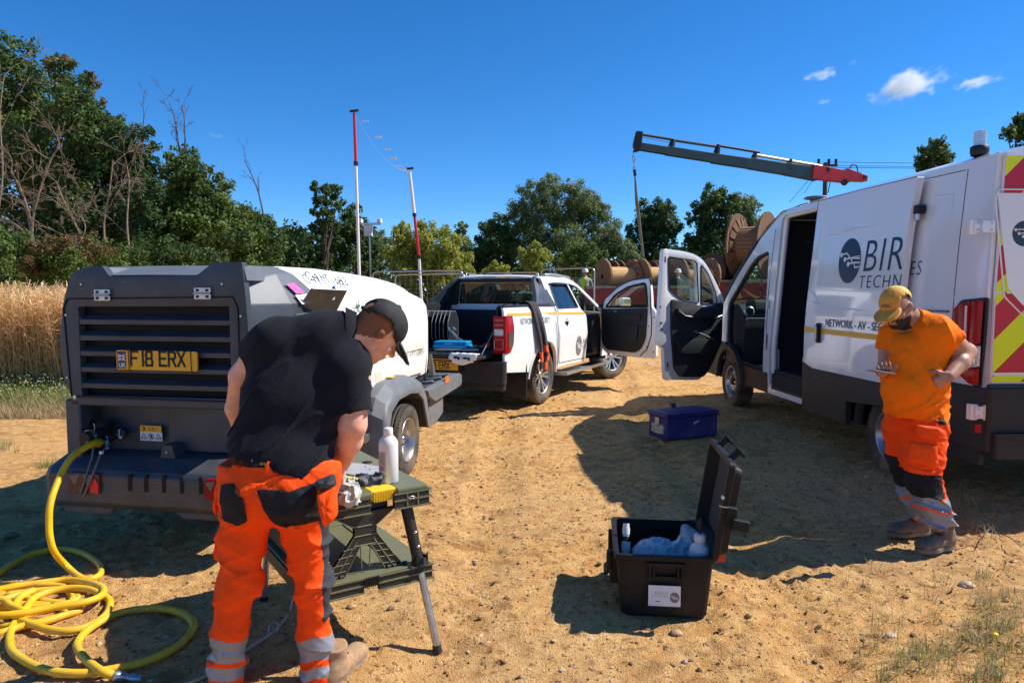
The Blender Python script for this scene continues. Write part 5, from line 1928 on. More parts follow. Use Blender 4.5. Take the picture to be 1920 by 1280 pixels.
sheet([(1.52, 1.765, tw(1.765), 0), (1.62, 1.79, tw(1.79), 0), (2.2, 1.795, tw(1.795), 0), (2.65, 1.78, tw(1.78), 0), (2.98, 1.72, tw(1.72), .03)], WHITE, mb)
sheet([(3.95, 1.20, tw(1.2), .1), (4.4, 1.19, tw(1.19), .1), (5.2, 1.08, tw(1.08), .12), (5.45, .92, .86, .08), (5.5, .5, .86, .08)], WHITE, mb)
mb.build("roof", truck)
mb = MB()
sheet([(2.99, 1.715, tw(1.715) - .04, .03), (3.45, 1.48, tw(1.48) - .04, .08), (3.94, 1.21, tw(1.2) - .03, .1)], GLASS, mb)
mb.build("windscreen", truck)
mb = MB()
rw = rounded([(-.66, 1.385), (-.60, 1.70), (.60, 1.70), (.66, 1.385)], .05)
wall = rounded([(-.90, .46), (-.90, 1.30), (-.72, 1.775), (.72, 1.775), (.90, 1.30), (.90, .46)], [0, .05, .05, .05, .05, 0])
panel(wall, lambda u, v: (u, 1.60 - (v - 1.3) * .12, v), WHITE, [rw], step=.2, thick=.03, inward=(0, 1, 0), mb=mb)
mb.build("cab_rear_panel", truck)
mb = panel(rw, lambda u, v: (u, 1.605 - (v - 1.3) * .12, v), GLASS_DK, step=0)
mb.build("rear_window", truck)
mb = MB()
bwf = rounded([(-.86, 1.35), (-.70, 1.76), (.70, 1.76), (.86, 1.35), (.655, 1.375), (.597, 1.705), (-.597, 1.705), (-.655, 1.375)], .02)
panel(bwf, lambda u, v: (u, 1.578 - (v - 1.3) * .12, v), BLACK_PL, step=0, thick=.03, inward=(0, -1, 0), mb=mb)
mb.box(-.22, 1.50, 1.745, .22, 1.54, 1.765, RED_LENS, .004)
mb.build("window_surround", truck)
mb = MB()
mb.box(-.80, .0, .78, .80, 1.56, .81, BLACK_PL)
for sg in (-1, 1):
 mb.box(sg * .80, .0, .78, sg * .78, 1.56, 1.37, BLACK_PL)
 mb.box(sg * .60, .85, .80, sg * .80, 1.5, 1.02, BLACK_PL, .06, 3)
mb.box(-.80, 1.50, .78, .80, 1.53, 1.30, BLACK_PL)
for k in range(12):
 mb.box(-.72 + .125 * k, .02, .81, -.66 + .125 * k, 1.48, .822, BLACK_PL)
mb.build("load_bed", truck)
mb = MB()
mb.box(-.74, -.50, .735, .74, -.02, .785, BLACK_PL, .015)
mb.box(-.73, -.506, .737, .73, -.49, .745, AMBER_ST)
mb.box(-.70, -.48, .786, .70, -.03, .795, BLACK_PL)
for k in range(11):
 mb.box(-.64 + .12 * k, -.46, .795, -.58 + .12 * k, -.05, .806, BLACK_PL)
mb.box(-.73, -.505, .772, .73, -.48, .80, BLACK_PL, .006)
tg = mb.build("tailgate", truck)
mb = MB()
for sg in (-1, 1):
 mb.tube([(sg * .73, -.30, .80), (sg * .76, .0, 1.10)], .006, STEEL, 6)
mb.build("tailgate_cable", truck)
mb = MB()
mb.prism(rounded([(-.93, .02), (-.93, -.10), (-.80, -.16), (.80, -.16), (.93, -.10), (.93, .02)], .04), .42, .70, BLACK_PL, "z")
mb.prism(rounded([(-.90, .05), (-.90, -.06), (.90, -.06), (.90, .05)], .03), .33, .44, BLACK_PL, "z")
mb.box(-.30, -.165, .56, .42, -.15, .70, BLACK_DK, .004)
bp_ = mb.build("rear_bumper", truck, bevel=.02)
mb = MB()
mb.box(-.19, -.180, .572, .33, -.170, .685, YELLOW_PLATE, .003)
npl = mb.build("number_plate", bp_)
plate_text("F18 ERX", lambda u, v: (-.125 + u, -.1815, .592 + v), .076, .92, npl)
for sg in (-1, 1):
 mb = MB()
 S3 = lambda d: (lambda u, v: (sg * (tx(v, u) + d), u, v))
 o_ = rounded([(-.045, .80), (-.045, 1.265), (.17, 1.265), (.20, 1.10), (.17, .90), (.08, .80)], [.01, .01, .03, .05, .05, .03])
 panel(o_, S3(.012), RED_LENS, step=0, thick=.04, inward=(-sg, 0, 0), mb=mb)
 xa, xb = sg * .765, sg * (tx(1.0, 0) + .010)
 mb.box(xa, -.058, .80, xb, -.03, 1.265, RED_LENS, .006)
 lo = mb.build("tail_lamp", truck, bevel=.006)
 mb = MB()
 for (z0, z1, mt_) in ((1.02, 1.10, CLEAR_LENS), (.85, .97, RED_LENS)):
  fr2 = [(sg * .785, z0), (sg * .905, z0), (sg * .905, z1), (sg * .785, z1)]
  mb.tube([(a, -.060, b_) for a, b_ in rounded(fr2, .012)], .004, STEEL, 6, closed=True)
  mb.box(sg * .787, -.0605, z0 + .003, sg * .903, -.056, z1 - .003, mt_, .002)
 panel(rounded([(.02, .86), (.02, 1.06), (.185, 1.07), (.16, .92), (.10, .86)], .02), S3(.016), M("smoked_lens", (.07, .05, .05), .12), step=0, thick=.01, inward=(-sg, 0, 0), mb=mb)
 for zz in (1.15, 1.21):
  mb.box(sg * .787, -.0605, zz - .002, sg * .903, -.057, zz + .002, STEEL)
 mb.build("lens", lo)
mb = MB()
mb.box(-.84, 1.66, .50, .84, 4.0, .55, SEAT)
mb.prism(rounded([(3.55, .55), (3.50, 1.05), (3.62, 1.18), (3.95, 1.20), (4.0, .55)], .05), -.84, .84, SEAT, "x")
mb.box(-.82, 1.70, .6, .82, 1.88, 1.22, SEAT, .05)
for sx in (-.40, .40):
 mb.box(sx - .13, 1.76, 1.22, sx + .13, 1.86, 1.42, SEAT, .04)
mb.build("cab_trim", truck, bevel=.01)
for sx in (-.42, .42):
 mb = MB()
 mb.box(sx - .26, 2.68, .62, sx + .26, 3.16, .84, SEAT, .05, 3)
 mb.box(sx - .25, 2.58, .80, sx + .25, 2.74, 1.42, SEAT, .06, 3)
 mb.box(sx - .13, 2.58, 1.42, sx + .13, 2.68, 1.60, SEAT, .04, 3)
 mb.build("seat", truck)
mb = MB()
mb.tube([(.42 + .18 * math.cos(a), 3.42 - .08 * math.sin(a), 1.16 + .165 * math.sin(a)) for a in np.linspace(0, 2 * PI, 25)[:-1]], .015, BLACK_PL, 8, closed=True)
mb.cyl((.42, 3.55, 1.10), (.42, 3.42, 1.16), .05, BLACK_PL)
mb.build("steering_wheel", truck)
mb = MB()
mb.box(-.5, .1, .42, .5, 5.2, .60, BLACK_DK)
mb.box(-.80, .4, .50, .80, 1.7, .76, BLACK_DK)
for cy in (AC, 4.55):
 mb.cyl((-.8, cy, .39), (.8, cy, .39), .05, BLACK_PL)
mb.box(-.1, -.16, .40, .1, .2, .46, BLACK_PL)
mb.tube([(.3, -.22, .38), (.3, -.05, .38), (.32, .5, .42)], .03, STEEL, 10)
mb.build("chassis", truck)
for sg in (-1, 1):
 wheel(truck, sg * .80, AC, .392, .26, sg, "alloy")
 fw_ = wheel(truck, sg * .80, 4.55, .392, .26, sg, "alloy")
 fw_.rotation_euler = (0, 0, math.radians(-26))
DA = 70
dr = DA - 180
hw_ = TF.w(.90, 3.86, 0)
D2 = Fr(hw_[0], hw_[1], dr + TDEG)
D_ = lambda p: D2.side(p[0], p[1], .03)
do_ = rounded([D_(p) for p in ((1131, 576), (1134, 562), (1161, 537), (1185, 526), (1217, 522), (1221, 545), (1222, 576), (1230, 586), (1230, 669), (1226, 672), (1195, 670), (1137, 662), (1127, 650))], [.02, .05, .1, .1, .03, .1, .03, .05, .04, .03, .1, .06, .05])
wh = rounded([D_(p) for p in ((1137, 575), (1154, 553), (1178, 538), (1209, 531), (1212, 543), (1214, 575))], [.02, .1, .1, .03, .1, .02])
mb = panel(do_, lambda u, v: (.03, u, v), WHITE, [wh], step=0, thick=.06, inward=(-1, 0, 0))
td = mb.build("front_door", truck, bevel=.008)
td.location = (.90, 3.86, 0)
td.rotation_euler = (0, 0, math.radians(dr))
tr_ = rounded([D_(p) for p in ((1129, 579), (1215, 578), (1211, 637), (1202, 655), (1192, 661), (1139, 655), (1130, 641))], [.02, .02, .1, .08, .05, .05, .08])
mb = panel(tr_, lambda u, v: (.062, u, v), SEAT, step=0, thick=.03, inward=(-1, 0, 0))
panel(rounded([D_(p) for p in ((1165, 612), (1200, 608), (1197, 640), (1180, 640))], .03), lambda u, v: (.10, u, v), SEAT, step=0, thick=.05, inward=(-1, 0, 0), mb=mb)
panel(rounded([D_(p) for p in ((1150, 588), (1205, 590), (1203, 600), (1155, 598))], .03), lambda u, v: (.09, u, v), SEAT, step=0, thick=.04, inward=(-1, 0, 0), mb=mb)
mb.build("door_trim", td, bevel=.01)
mb = MB()
p = D_((1157, 584))
mb.tube([(.068, p[0] - .04, p[1] + .01), (.075, p[0] + .03, p[1] - .01)], .010, STEEL, 6)
mb.build("door_pull", td)
panel(wh, lambda u, v: (.0, u, v), GLASS, step=0).build("window", td)
mb = MB()
mb.tube([(.034, a, b_) for a, b_ in wh], .020, BLACK_PL, 6, closed=True)
mb.tube([(.005, a, b_) for a, b_ in do_[2:26]], .022, BLACK_PL, 6)
sl = [D_(p) for p in ((1219, 535), (1220, 576), (1222, 600), (1221, 630), (1213, 655), (1200, 667))]
mb.tube([(.034, a, b_) for a, b_ in sl], .009, BLACK_PL, 6)
mb.build("window_seal", td)
mb = MB()
for px_, py_ in ((1216, 611), (1213, 650), (1226, 595), (1225, 660)):
 p = D_((px_, py_))
 mb.box(.028, p[0] - .012, p[1] - .008, .036, p[0] + .012, p[1] + .008, BLACK_PL, .002)
mb.build("lock_fitting", td)
p = D_((1158, 569))
mb = MB()
mb.box(-.29, p[0] - .06, p[1] - .10, -.06, p[0] + .05, p[1] + .10, WHITE, .035, 3)
mb.box(-.08, p[0] - .06, p[1] - .08, .0, p[0] - .02, p[1] - .03, BLACK_PL, .01)
tm = mb.build("wing_mirror", td)
MB().box(-.27, p[0] + .0505, p[1] - .08, -.08, p[0] + .055, p[1] + .08, MIRROR, .001).build("mirror_glass", tm)
# ---- things lying in and on the pickup
def on_truck(x, y, z):
 return Vector(TF.w(x, y, z))
OCT = [(-.5, -.22), (-.5, .22), (-.24, .5), (.24, .5), (.5, .22), (.5, -.22), (.24, -.5), (-.24, -.5)]
for k, xx in enumerate((-.72, -.55, -.46, -.37, -.31, -.25, -.19, -.12)):
 t = thing("road_sign", ["first black road sign, at the compressor end of the stack, with a red ring", "second black road sign from the compressor, its red ring glimpsed edge-on", "third road sign from the compressor end of the stack", "fourth road sign from the compressor end of the stack", "fourth road sign from the blue case end of the stack", "third road sign from the blue case end of the stack", "last but one road sign before the blue tool case", "last road sign of the stack, its face turned to the grey lever"][k], "road sign", on_truck(xx, .48, .835), math.radians(TDEG + 16), "road signs stacked upright in the load bed")
 mb = MB()
 mb.prism([(a * .56, .23 + b_ * .46) for a, b_ in OCT], -.005, .005, BLACK_PL, "x")
 sp = mb.build("sign_plate", t)
 MB().tube([(0, a * .57, .23 + b_ * .47) for a, b_ in OCT], .0065, GREY_LT, 6, closed=True).build("edging", t)
 if k < 2:
  MB().tube([(.008, .15 * math.cos(a), .23 + .15 * math.sin(a)) for a in np.linspace(0, 2 * PI, 25)[:-1]], .011, M("sign_red", (.55, .03, .03), .4), 6, closed=True).build("red_ring", t)
CY = M("cyan_tool_case", (.01, .30, .58), .35, bump=.05)
t = thing("tool_case", "bright blue plastic tool case lying on the lowered tailgate end of the load bed", "tool case", on_truck(.16, .02, .838), math.radians(TDEG + 12))
t.scale = (.82, .8, .9)
mb = MB()
mb.box(-.30, -.16, 0, .26, .16, .06, CY, .015)
mb.build("case_base", t)
mb = MB()
mb.box(-.29, -.15, .062, .25, .15, .105, CY, .02)
for k in range(3):
 mb.box(-.12, -.158, .012 + .026 * k, .02, -.152, .022 + .026 * k, M("pale_cyan", (.25, .65, .85), .4) if k == 0 else MATS["pale_cyan"])
mb.build("case_lid", t)
t = thing("hand_pump", "grey metal lever leaning on the blue tool case in the pickup", "lever", on_truck(.08, .22, .82), math.radians(TDEG))
MB().tube([(-.12, 0, .26), (-.06, -.02, .22), (.05, -.06, .14), (.22, -.12, .09)], [.016, .020, .014, .012], STEEL, 8).build("lever", t)
MB().cyl((-.10, .02, .20), (-.04, .02, .26), .035, GREY_PL).build("lever_head", t)
t = thing("ratchet_strap", "small red and orange strap reel in the pickup bed", "strap", on_truck(.48, .35, .835), 0)
MB().lathe([(0, .0), (.055, 0), (.06, .05), (.03, .06), (0, .06)], M("strap_red", (.6, .04, .02), .6), 14).build("reel", t)
MB().tube([(.08, 0, .06), (.12, .02, .09), (.16, 0, .07), (.12, -.02, .04)], .022, M("strap_orange", (.8, .14, .02), .6), 6).build("strap_coil", t)
t = thing("spanner_roll", "grey metal bars lying beside the blue case on the tailgate", "tool", on_truck(.35, -.20, .815), math.radians(TDEG + 20))
for k in range(3):
 MB().tube([(-.30 + .03 * k, .05 * k, .02), (.25, .05 * k - .02, .02)], .013, STEEL, 6).build("bar", t)
t = thing("paper_tag", "white rag with black smudges hanging over the right end of the tailgate", "rag", on_truck(.60, -.50, .812), math.radians(TDEG))
WR = M("smudged_white_cloth", (.80, .80, .78), .8, bump=.3, bscale=30)
mb = MB()
gr = []
for i in range(9):
 for j in range(7):
  u, v = -.19 + .38 * i / 8, .08 - .19 * j / 6
  if v < -.02:
   gr.append((u + .02 * math.sin(j), -.022 - .02 * math.sin(i * 1.3) * .5, v + .02 * math.cos(i * .9)))
  else:
   gr.append((u, v - .005, .004 + .012 * abs(math.sin(i * 1.7 + j))))
mb.add(gr, [(i * 7 + j, i * 7 + j + 1, (i + 1) * 7 + j + 1, (i + 1) * 7 + j) for i in range(8) for j in range(6) if not ((i in (0, 7)) and j in (0, 5))], WR, True)
ob = mb.build("cloth", t)
ob.modifiers.new("s", "SOLIDIFY").thickness = .004
mb = MB()
for (u, v, a, c) in ((-.10, -.035, .03, .018), (-.06, -.045, .02, .02), (.03, -.04, .035, .015), (.08, -.05, .018, .02)):
 mb.add([(u + a * math.cos(q), -.040, v + c * math.sin(q)) for q in np.linspace(0, 2 * PI, 11)[:-1]], [tuple(range(10))], BLACK_INK)
mb.build("smudge", t)
mb = MB()
mb.box(-1.12, 3.55, 1.28, -.90, 3.68, 1.50, BLACK_PL, .03, 3)
mb.box(-.94, 3.58, 1.30, -.84, 3.64, 1.35, BLACK_PL, .01)
mb.build("wing_mirror", truck)
# ------------------------------------------------------------------ people
SKIN = M("skin_sunburnt", (.74, .37, .26), .5, var=.12, scale=18, bump=.06, bscale=200, sss=.08)
SKIN2 = M("skin_tanned", (.42, .21, .14), .5, var=.12, scale=18, bump=.06, bscale=200, sss=.06)
HAIR_G = M("ginger_hair", (.22, .085, .035), .8, var=.15, scale=220, bump=.4, bscale=220)
BEARD = M("dark_beard", (.035, .022, .017), .8, var=.3, scale=160, bump=.5, bscale=220)
POLO = M("black_polo_cotton", (.011, .012, .018), .9, var=.12, scale=40, bump=.22, bscale=30, sheen=.05, spec=.15)
OR_TR = M("orange_hivis_twill", (1.0, .080, .006), .75, var=.08, scale=26, bump=.40, bscale=34, spec=.2)
OR_TEE = M("orange_tee_cotton", (1.0, .19, .004), .8, var=.06, scale=20, bump=.5, bscale=30, spec=.15)
BLK_TR = M("black_twill", (.014, .014, .017), .8, bump=.2, bscale=350, spec=.3)
REFL = M("silver_reflective_tape", (.28, .30, .35), .38, .25, bump=.15, bscale=160)
NAVY = M("charcoal_twill", (.03, .032, .042), .8, bump=.2, bscale=350)
CAP_B = M("black_cap_cotton", (.016, .017, .020), .8, bump=.15, bscale=400)
CAP_Y = M("mustard_cap_cotton", (.68, .31, .045), .8, var=.08, scale=40, bump=.15, bscale=300)
CAP_Y2 = M("pale_yellow_mesh", (.62, .46, .12), .8, var=.15, scale=300)
BOOT1 = M("tan_suede", (.36, .23, .13), .9, var=.15, scale=50, bump=.2)
BOOT2 = M("grey_brown_leather", (.125, .095, .070), .75, var=.3, scale=20, bump=.2, dust=(DUST, .6, .35))
SOLE = M("boot_sole", (.20, .16, .12), .85, var=.2, scale=30)
LENS_D = M("sunglass_lens", (.01, .01, .012), .08, coat=.5)
PT = lambda px, py, Y: np.array(point_at(px, py, Y))
def head(bl, c, crown, face, S=1.0):
 cr, fc = Vector(crown).normalized(), Vector(face)
 fc = (fc - cr * fc.dot(cr)).normalized()
 sd = fc.cross(cr).normalized()
 c = Vector(c)
 R = frame_rows(sd, fc, cr)
 L = lambda s_, f_, u_: c + sd * s_ * S + fc * f_ * S + cr * u_ * S
 bl.ell(L(0, -.010, .030), (.074 * S, .094 * S, .083 * S), R, .02)
 bl.ell(L(0, .018, -.030), (.062 * S, .074 * S, .080 * S), R, .03)
 bl.ell(L(0, .045, -.085), (.036 * S, .036 * S, .030 * S), R, .03)
 bl.cap(L(-.045, .0, -.060), L(-.018, .055, -.088), .024 * S, .018 * S, .02)
 bl.cap(L(.045, .0, -.060), L(.018, .055, -.088), .024 * S, .018 * S, .02)
 for s_ in (-1, 1):
  bl.carve(L(.030 * s_, .096, .004), (.019 * S, .019 * S, .019 * S), .012)
  bl.ell(L(.031 * s_, .070, .002), (.0135 * S, .0135 * S, .0125 * S), R, .003)
  bl.cap(L(.014 * s_, .085, .022), L(.048 * s_, .070, .022), .009 * S, .008 * S, .012)
  bl.ell(L(.075 * s_, -.006, -.006), (.008 * S, .017 * S, .028 * S), R, .006)
  bl.ell(L(.083 * s_, -.014, .004), (.006 * S, .015 * S, .024 * S), R, .004)
  bl.carve(L(.087 * s_, -.002, -.002), (.006 * S, .009 * S, .014 * S), .004)
  bl.ell(L(.045 * s_, .060, -.020), (.020 * S, .020 * S, .018 * S), R, .02)
 bl.path([L(0, .086, .012), L(0, .100, -.010), L(0, .113, -.026)], [.009 * S, .010 * S, .012 * S], .01)
 bl.ell(L(.010, .098, -.028), (.009 * S, .010 * S, .008 * S), R, .008)
 bl.ell(L(-.010, .098, -.028), (.009 * S, .010 * S, .008 * S), R, .008)
 bl.cap(L(-.018, .086, -.052), L(.018, .086, -.052), .0075 * S, .0075 * S, .006)
 bl.cap(L(-.015, .085, -.062), L(.015, .085, -.062), .0075 * S, .0075 * S, .005)
 return L, R, sd, fc, cr
def cap_hat(parent, name, L, R, sd, fc, cr, mat, mat2=None, brim_drop=.25, opening=False, S=1.0):
 lo = np.array(L(0, .03, .04)) - .21
 bl = Blob(lo, lo + .42, .0045)
 bl.ell(L(0, -.008, .040), (.084 * S, .104 * S, .090 * S), R, .01)
 bl.cut(np.array(L(0, 0, .030)) - np.array(fc) * 0, -np.array(cr) + np.array(fc) * -.12)
 bl.carve(L(0, -.008, .020), (.078 * S, .098 * S, .088 * S), .004)
 if opening:
  bl.carve(L(0, -.112, .058), (.034 * S, .03 * S, .026 * S), .006)
  bl.path([L(.036, -.090, .036), L(0, -.108, .030), L(-.036, -.090, .036)], [.008, .008, .008], .004)
 bl.ell(L(0, -.008, .131), (.009, .009, .006), R, .004)
 def seams(X, Y, Z):
  px, py, pz = X - L(0, -.008, .04).x, Y - L(0, -.008, .04).y, Z - L(0, -.008, .04).z
  a = np.arctan2(px * sd.x + py * sd.y + pz * sd.z, px * fc.x + py * fc.y + pz * fc.z)
  return .0016 * np.exp(-(np.abs(((a / (PI / 3)) % 1.0) - .5) / .03) ** 2) + (vn3(X * 40, Y * 40, Z * 40, 5) - .5) * .003
 bl.folds(seams)
 def col(cen, nr):
  rel = cen - np.array(L(0, -.008, .04))
  return (rel @ np.array(fc) < -.005).astype(int) if mat2 else np.zeros(len(cen), int)
 o, *_ = bl.build(name, [mat, mat2 or mat], parent, col)
 b2 = Blob(np.array(L(0, .12, .03)) - .15, np.array(L(0, .12, .03)) + .15, .0035)
 f2 = (fc - cr * brim_drop).normalized()
 c2 = sd.cross(f2)
 c2 = c2 if c2.dot(cr) > 0 else -c2
 b2.ell(L(0, .112, .030 - .035 * brim_drop), (.074 * S, .075 * S, .0055), frame_rows(sd, f2, c2), .003)
 b2.ell(L(.03, .108, .026 - .035 * brim_drop), (.045 * S, .068 * S, .0055), frame_rows((sd - c2 * .25), f2, (c2 + sd * .25)), .012)
 b2.ell(L(-.03, .108, .026 - .035 * brim_drop), (.045 * S, .068 * S, .0055), frame_rows((sd + c2 * .25), f2, (c2 - sd * .25)), .012)
 o2, *_ = b2.build("brim", [mat], o) if False else b2.build("brim", [mat], parent)
 w = o2.matrix_world.copy()
 o2.parent = o
 return o
def boot(parent, heel, toe, mat, width=.048, shaft=.16, name="boot", lean=(0, 0, 0)):
 h_, t_ = Vector(heel), Vector(toe)
 d = (t_ - h_).normalized()
 s_ = Vector((0, 0, 1)).cross(d)
 lo = np.minimum(np.array(h_), np.array(t_)) - .12
 hi = np.maximum(np.array(h_), np.array(t_)) + .12
 hi[2] = h_.z + shaft + .10
 lo[2] = h_.z - .03
 bl = Blob(lo, hi, .005)
 R = frame_rows(s_, d, (0, 0, 1))
 L_ = (t_ - h_).length
 P3 = lambda f, u, s=0: h_ + d * f * L_ + Vector((0, 0, u)) + s_ * s
 bl.ell(P3(.80, .048), (width * 1.02, L_ * .22, .036), R, .02)
 bl.ell(P3(.50, .050), (width * .90, L_ * .30, .045), R, .03)
 bl.ell(P3(.18, .055), (width * .82, L_ * .19, .055), R, .03)
 sh = P3(.25, .07)
 tp = P3(.22, shaft) + Vector(lean)
 bl.path([sh, tp], [.046, .054], .03, c1=True)
 bl.folds(lambda X, Y, Z: (vn3(X * 30, Y * 30, Z * 45, 9) - .5) * .006)
 bl.cut((0, 0, h_.z + .018), (0, 0, -1))
 o, V, F, cen, nr = bl.build(name, [mat], parent)
 mb = MB()
 pts = []
 for q in range(28):
  a = 2 * PI * q / 28
  f = .5 + .52 * math.cos(a)
  wv = width * (1.06 if f > .55 else .92) * (1 - .12 * math.exp(-((f - .42) / .15) ** 2))
  p = P3(f, 0, math.copysign(abs(math.sin(a)) ** .8, math.sin(a)) * wv)
  pts.append(p)
 org = Vector(parent.location)
 n_ = len(pts)
 V = [p - org for p in pts] + [p - org + Vector((0, 0, .028)) for p in pts]
 mb.add(V, [(k, (k + 1) % n_, n_ + (k + 1) % n_, n_ + k) for k in range(n_)] + [tuple(range(n_, 2 * n_)), tuple(reversed(range(n_)))], SOLE)
 mb.build("sole", o, bevel=.004)
 mb = MB()
 for k in range(4):
  f = .46 - .05 * k
  u = .096 + .018 * k
  mb.tube([P3(f, u, -.024) - org, P3(f + .02, u + .010, 0) - org, P3(f, u, .024) - org], .0032, BLACK_INK, 6)
 mb.build("lace", o)
 return o
# ============ man bending over the folding bench
FEET = thing("person", "person in black polo and orange hi-vis trousers bent over the work bench", "person", (ground_at(540, 1270).x, 2.82, 0))
pa = FEET
PA_ = lambda px, py, Y: PT(px, py, Y - .16)
h0 = .006
bl = Blob(PA_(395, 560, 2.9) - np.array([0, .45, .9]), PA_(770, 560, 2.9) + np.array([.02, .45, .05]), h0)
bl.lo[2] = 0.0
bl.n[2] = int((1.62) / h0)
bl.ax[2] = np.arange(bl.n[2]) * h0
bl.d = np.full(bl.n, .25, dtype=np.float32)
L, R, sd, fc, cr = head(bl, PA_(707, 622, 2.90), (.68, .12, .68), (.55, .42, -.72), 1.0)
bl.path([PA_(632, 640, 2.86), PA_(672, 628, 2.88), PA_(697, 622, 2.89)], [.075, .062, .060], .03)
bl.path([PA_(525, 890, 2.73), PA_(550, 780, 2.78), PA_(590, 690, 2.84)], [.11, .10, .11], .05)
bl.cap(PA_(525, 655, 2.81), PA_(645, 690, 2.85), .065, .065, .05)
LA = [PA_(507, 640, 2.79), PA_(452, 712, 2.86), PA_(440, 742, 2.90)]
bl.path([PA_(507, 640, 2.79), PA_(455, 705, 2.86)], [.062, .048], .03)
bl.path([PA_(455, 705, 2.86), PA_(446, 765, 2.95), PA_(462, 835, 3.05), PA_(500, 865, 3.14)], [.048, .045, .034, .028], .02)
hand(bl, PA_(500, 865, 3.14), (.7, .5, -.4), (0, -.3, -1), -1, .5)
RA = [PA_(662, 708, 2.80), PA_(656, 800, 2.80), PA_(638, 868, 2.92)]
bl.path([RA[0], PA_(660, 795, 2.79)], [.066, .052], .03)
bl.path([PA_(660, 795, 2.79), PA_(654, 825, 2.83), PA_(641, 868, 2.90)], [.053, .050, .033], .02)
tips = hand(bl, PA_(641, 866, 2.90), (-.12, .42, -.75), (-.9, -.1, .1), -1, .42, 1.02, thumb_open=.5)
bl.path([PA_(470, 930, 2.74), PA_(448, 1100, 2.735), PA_(426, 1262, 2.77)], [.075, .040, .034], .04)
bl.path([PA_(572, 930, 2.76), PA_(588, 1100, 2.80), PA_(598, 1245, 2.86)], [.075, .038, .032], .04)
cap0 = np.array(L(0, 0, 0))
def colA(cen, nr):
 rel = cen - cap0
 f, u, s_ = rel @ np.array(fc), rel @ np.array(cr), rel @ np.array(sd)
 r_ = np.linalg.norm(rel, axis=1)
 hair = (r_ < .15) & (u > -.012 + .55 * f + .005 * np.sin(s_ * 90)) & (f < .004 + .22 * u)
 return np.where(hair, 1, 0)
def skin_noise(X, Y, Z):
 return (vn3(X * 60, Y * 60, Z * 60, 3) - .5) * .0012
bl.folds(skin_noise)
body, V, F, cen, nr = bl.build("body", [SKIN, HAIR_G], pa, colA)
cap_hat(pa, "cap", L, R, sd, fc, cr, CAP_B, None, .35, True)
lo = PA_(400, 560, 2.9) + np.array([0, -.32, 0])
hi = PA_(730, 560, 2.9) + np.array([0, .22, .03])
lo[2] = PA_(500, 930, 2.7)[2]
bl = Blob(lo, hi, .005)
bl.path([PA_(524, 655, 2.80), PA_(508, 745, 2.77), PA_(482, 838, 2.74), PA_(478, 880, 2.74)], [.086, .096, .092, .090], .06)
bl.path([PA_(640, 690, 2.83), PA_(592, 770, 2.79), PA_(578, 870, 2.75), PA_(574, 920, 2.75)], [.084, .084, .078, .078], .06)
bl.path([PA_(600, 645, 2.85), PA_(562, 740, 2.82), PA_(528, 860, 2.76), PA_(526, 900, 2.76)], [.105, .125, .130, .130], .06)
bl.path([PA_(545, 630, 2.81), PA_(600, 630, 2.84), PA_(655, 660, 2.86)], [.072, .080, .075], .05)
bl.path([PA_(512, 640, 2.79), PA_(478, 668, 2.83)], [.082, .073], .05, c1=True)
bl.path([PA_(650, 695, 2.80), PA_(659, 772, 2.79)], [.088, .078], .05, c1=True)
bl.path([PA_(618, 628, 2.86), PA_(655, 618, 2.87)], [.092, .078], .03, c1=True)
bl.cut(PA_(535, 874, 2.7), (-.32, .05, -1))
axl = PA_(600, 640, 2.85) - PA_(525, 880, 2.74)
axl /= np.linalg.norm(axl)
sdv = np.cross(axl, [0, 1, 0])
sdv /= np.linalg.norm(sdv)
pc = PA_(540, 760, 2.75)
def ridge(X, Y, Z, sx, sy, sz, seed):
 """crisp creases: folded-over noise, stretched along the cloth"""
 n = vn3(X * sx, Y * sy, Z * sz, seed)
 return (1 - np.abs(2 * n - 1)) ** 5
def shirt_folds(X, Y, Z):
 a = (X - pc[0]) * axl[0] + (Z - pc[2]) * axl[2]
 s_ = (X - pc[0]) * sdv[0] + (Z - pc[2]) * sdv[2]
 low = np.clip((.20 - a) / .35, 0.25, 1)
 w1 = ridge(s_ + .35 * a, Y, a, 20, 4, 2.4, 1) * .014 * low
 w2 = ridge(s_ * .8 + a * .6, Y, a - s_, 18, 4, 3.0, 2) * .007
 w3 = (vn3(X * 10, Y * 10, Z * 10, 4) - .5) * .006
 return -(w1 + w2) * .9 + w3 + .004
bl.folds(shirt_folds)
shirt, V, F, cen, nr = bl.build("polo_shirt", [POLO], pa)
mb = MB()
ca_, cb_ = PA_(640, 622, 2.87), PA_(690, 620, 2.89)
nk = Vector(cb_ - ca_).normalized()
u1 = nk.cross(Vector((0, 1, 0))).normalized()
u2 = nk.cross(u1)
org = Vector(pa.location)
rows = []
for (t, r_) in ((.030, .076), (.058, .070), (.060, .073), (.020, .094)):
 rows.append([Vector(ca_) + nk * t + (u1 * math.cos(a) + u2 * math.sin(a)) * r_ * (1 + .04 * math.sin(3 * a)) - org for a in np.linspace(0, 2 * PI, 33)[:-1]])
Vv = [p for r_ in rows for p in r_]
mb.add(Vv, [(i * 32 + k, i * 32 + (k + 1) % 32, (i + 1) * 32 + (k + 1) % 32, (i + 1) * 32 + k) for i in range(3) for k in range(32)], POLO, True)
mb.build("collar", pa)
lo = PA_(370, 840, 2.78) + np.array([0, -.24, .02])
hi = PA_(655, 840, 2.78) + np.array([.02, .24, .04])
lo[2] = .0
bl = Blob(lo, hi, .005)
bl.ell(PA_(480, 915, 2.73), (.108, .13, .125), None, .03)
bl.ell(PA_(564, 922, 2.745), (.108, .13, .125), None, .05)
bl.path([PA_(520, 862, 2.76), PA_(522, 905, 2.75)], [.130, .135], .06)
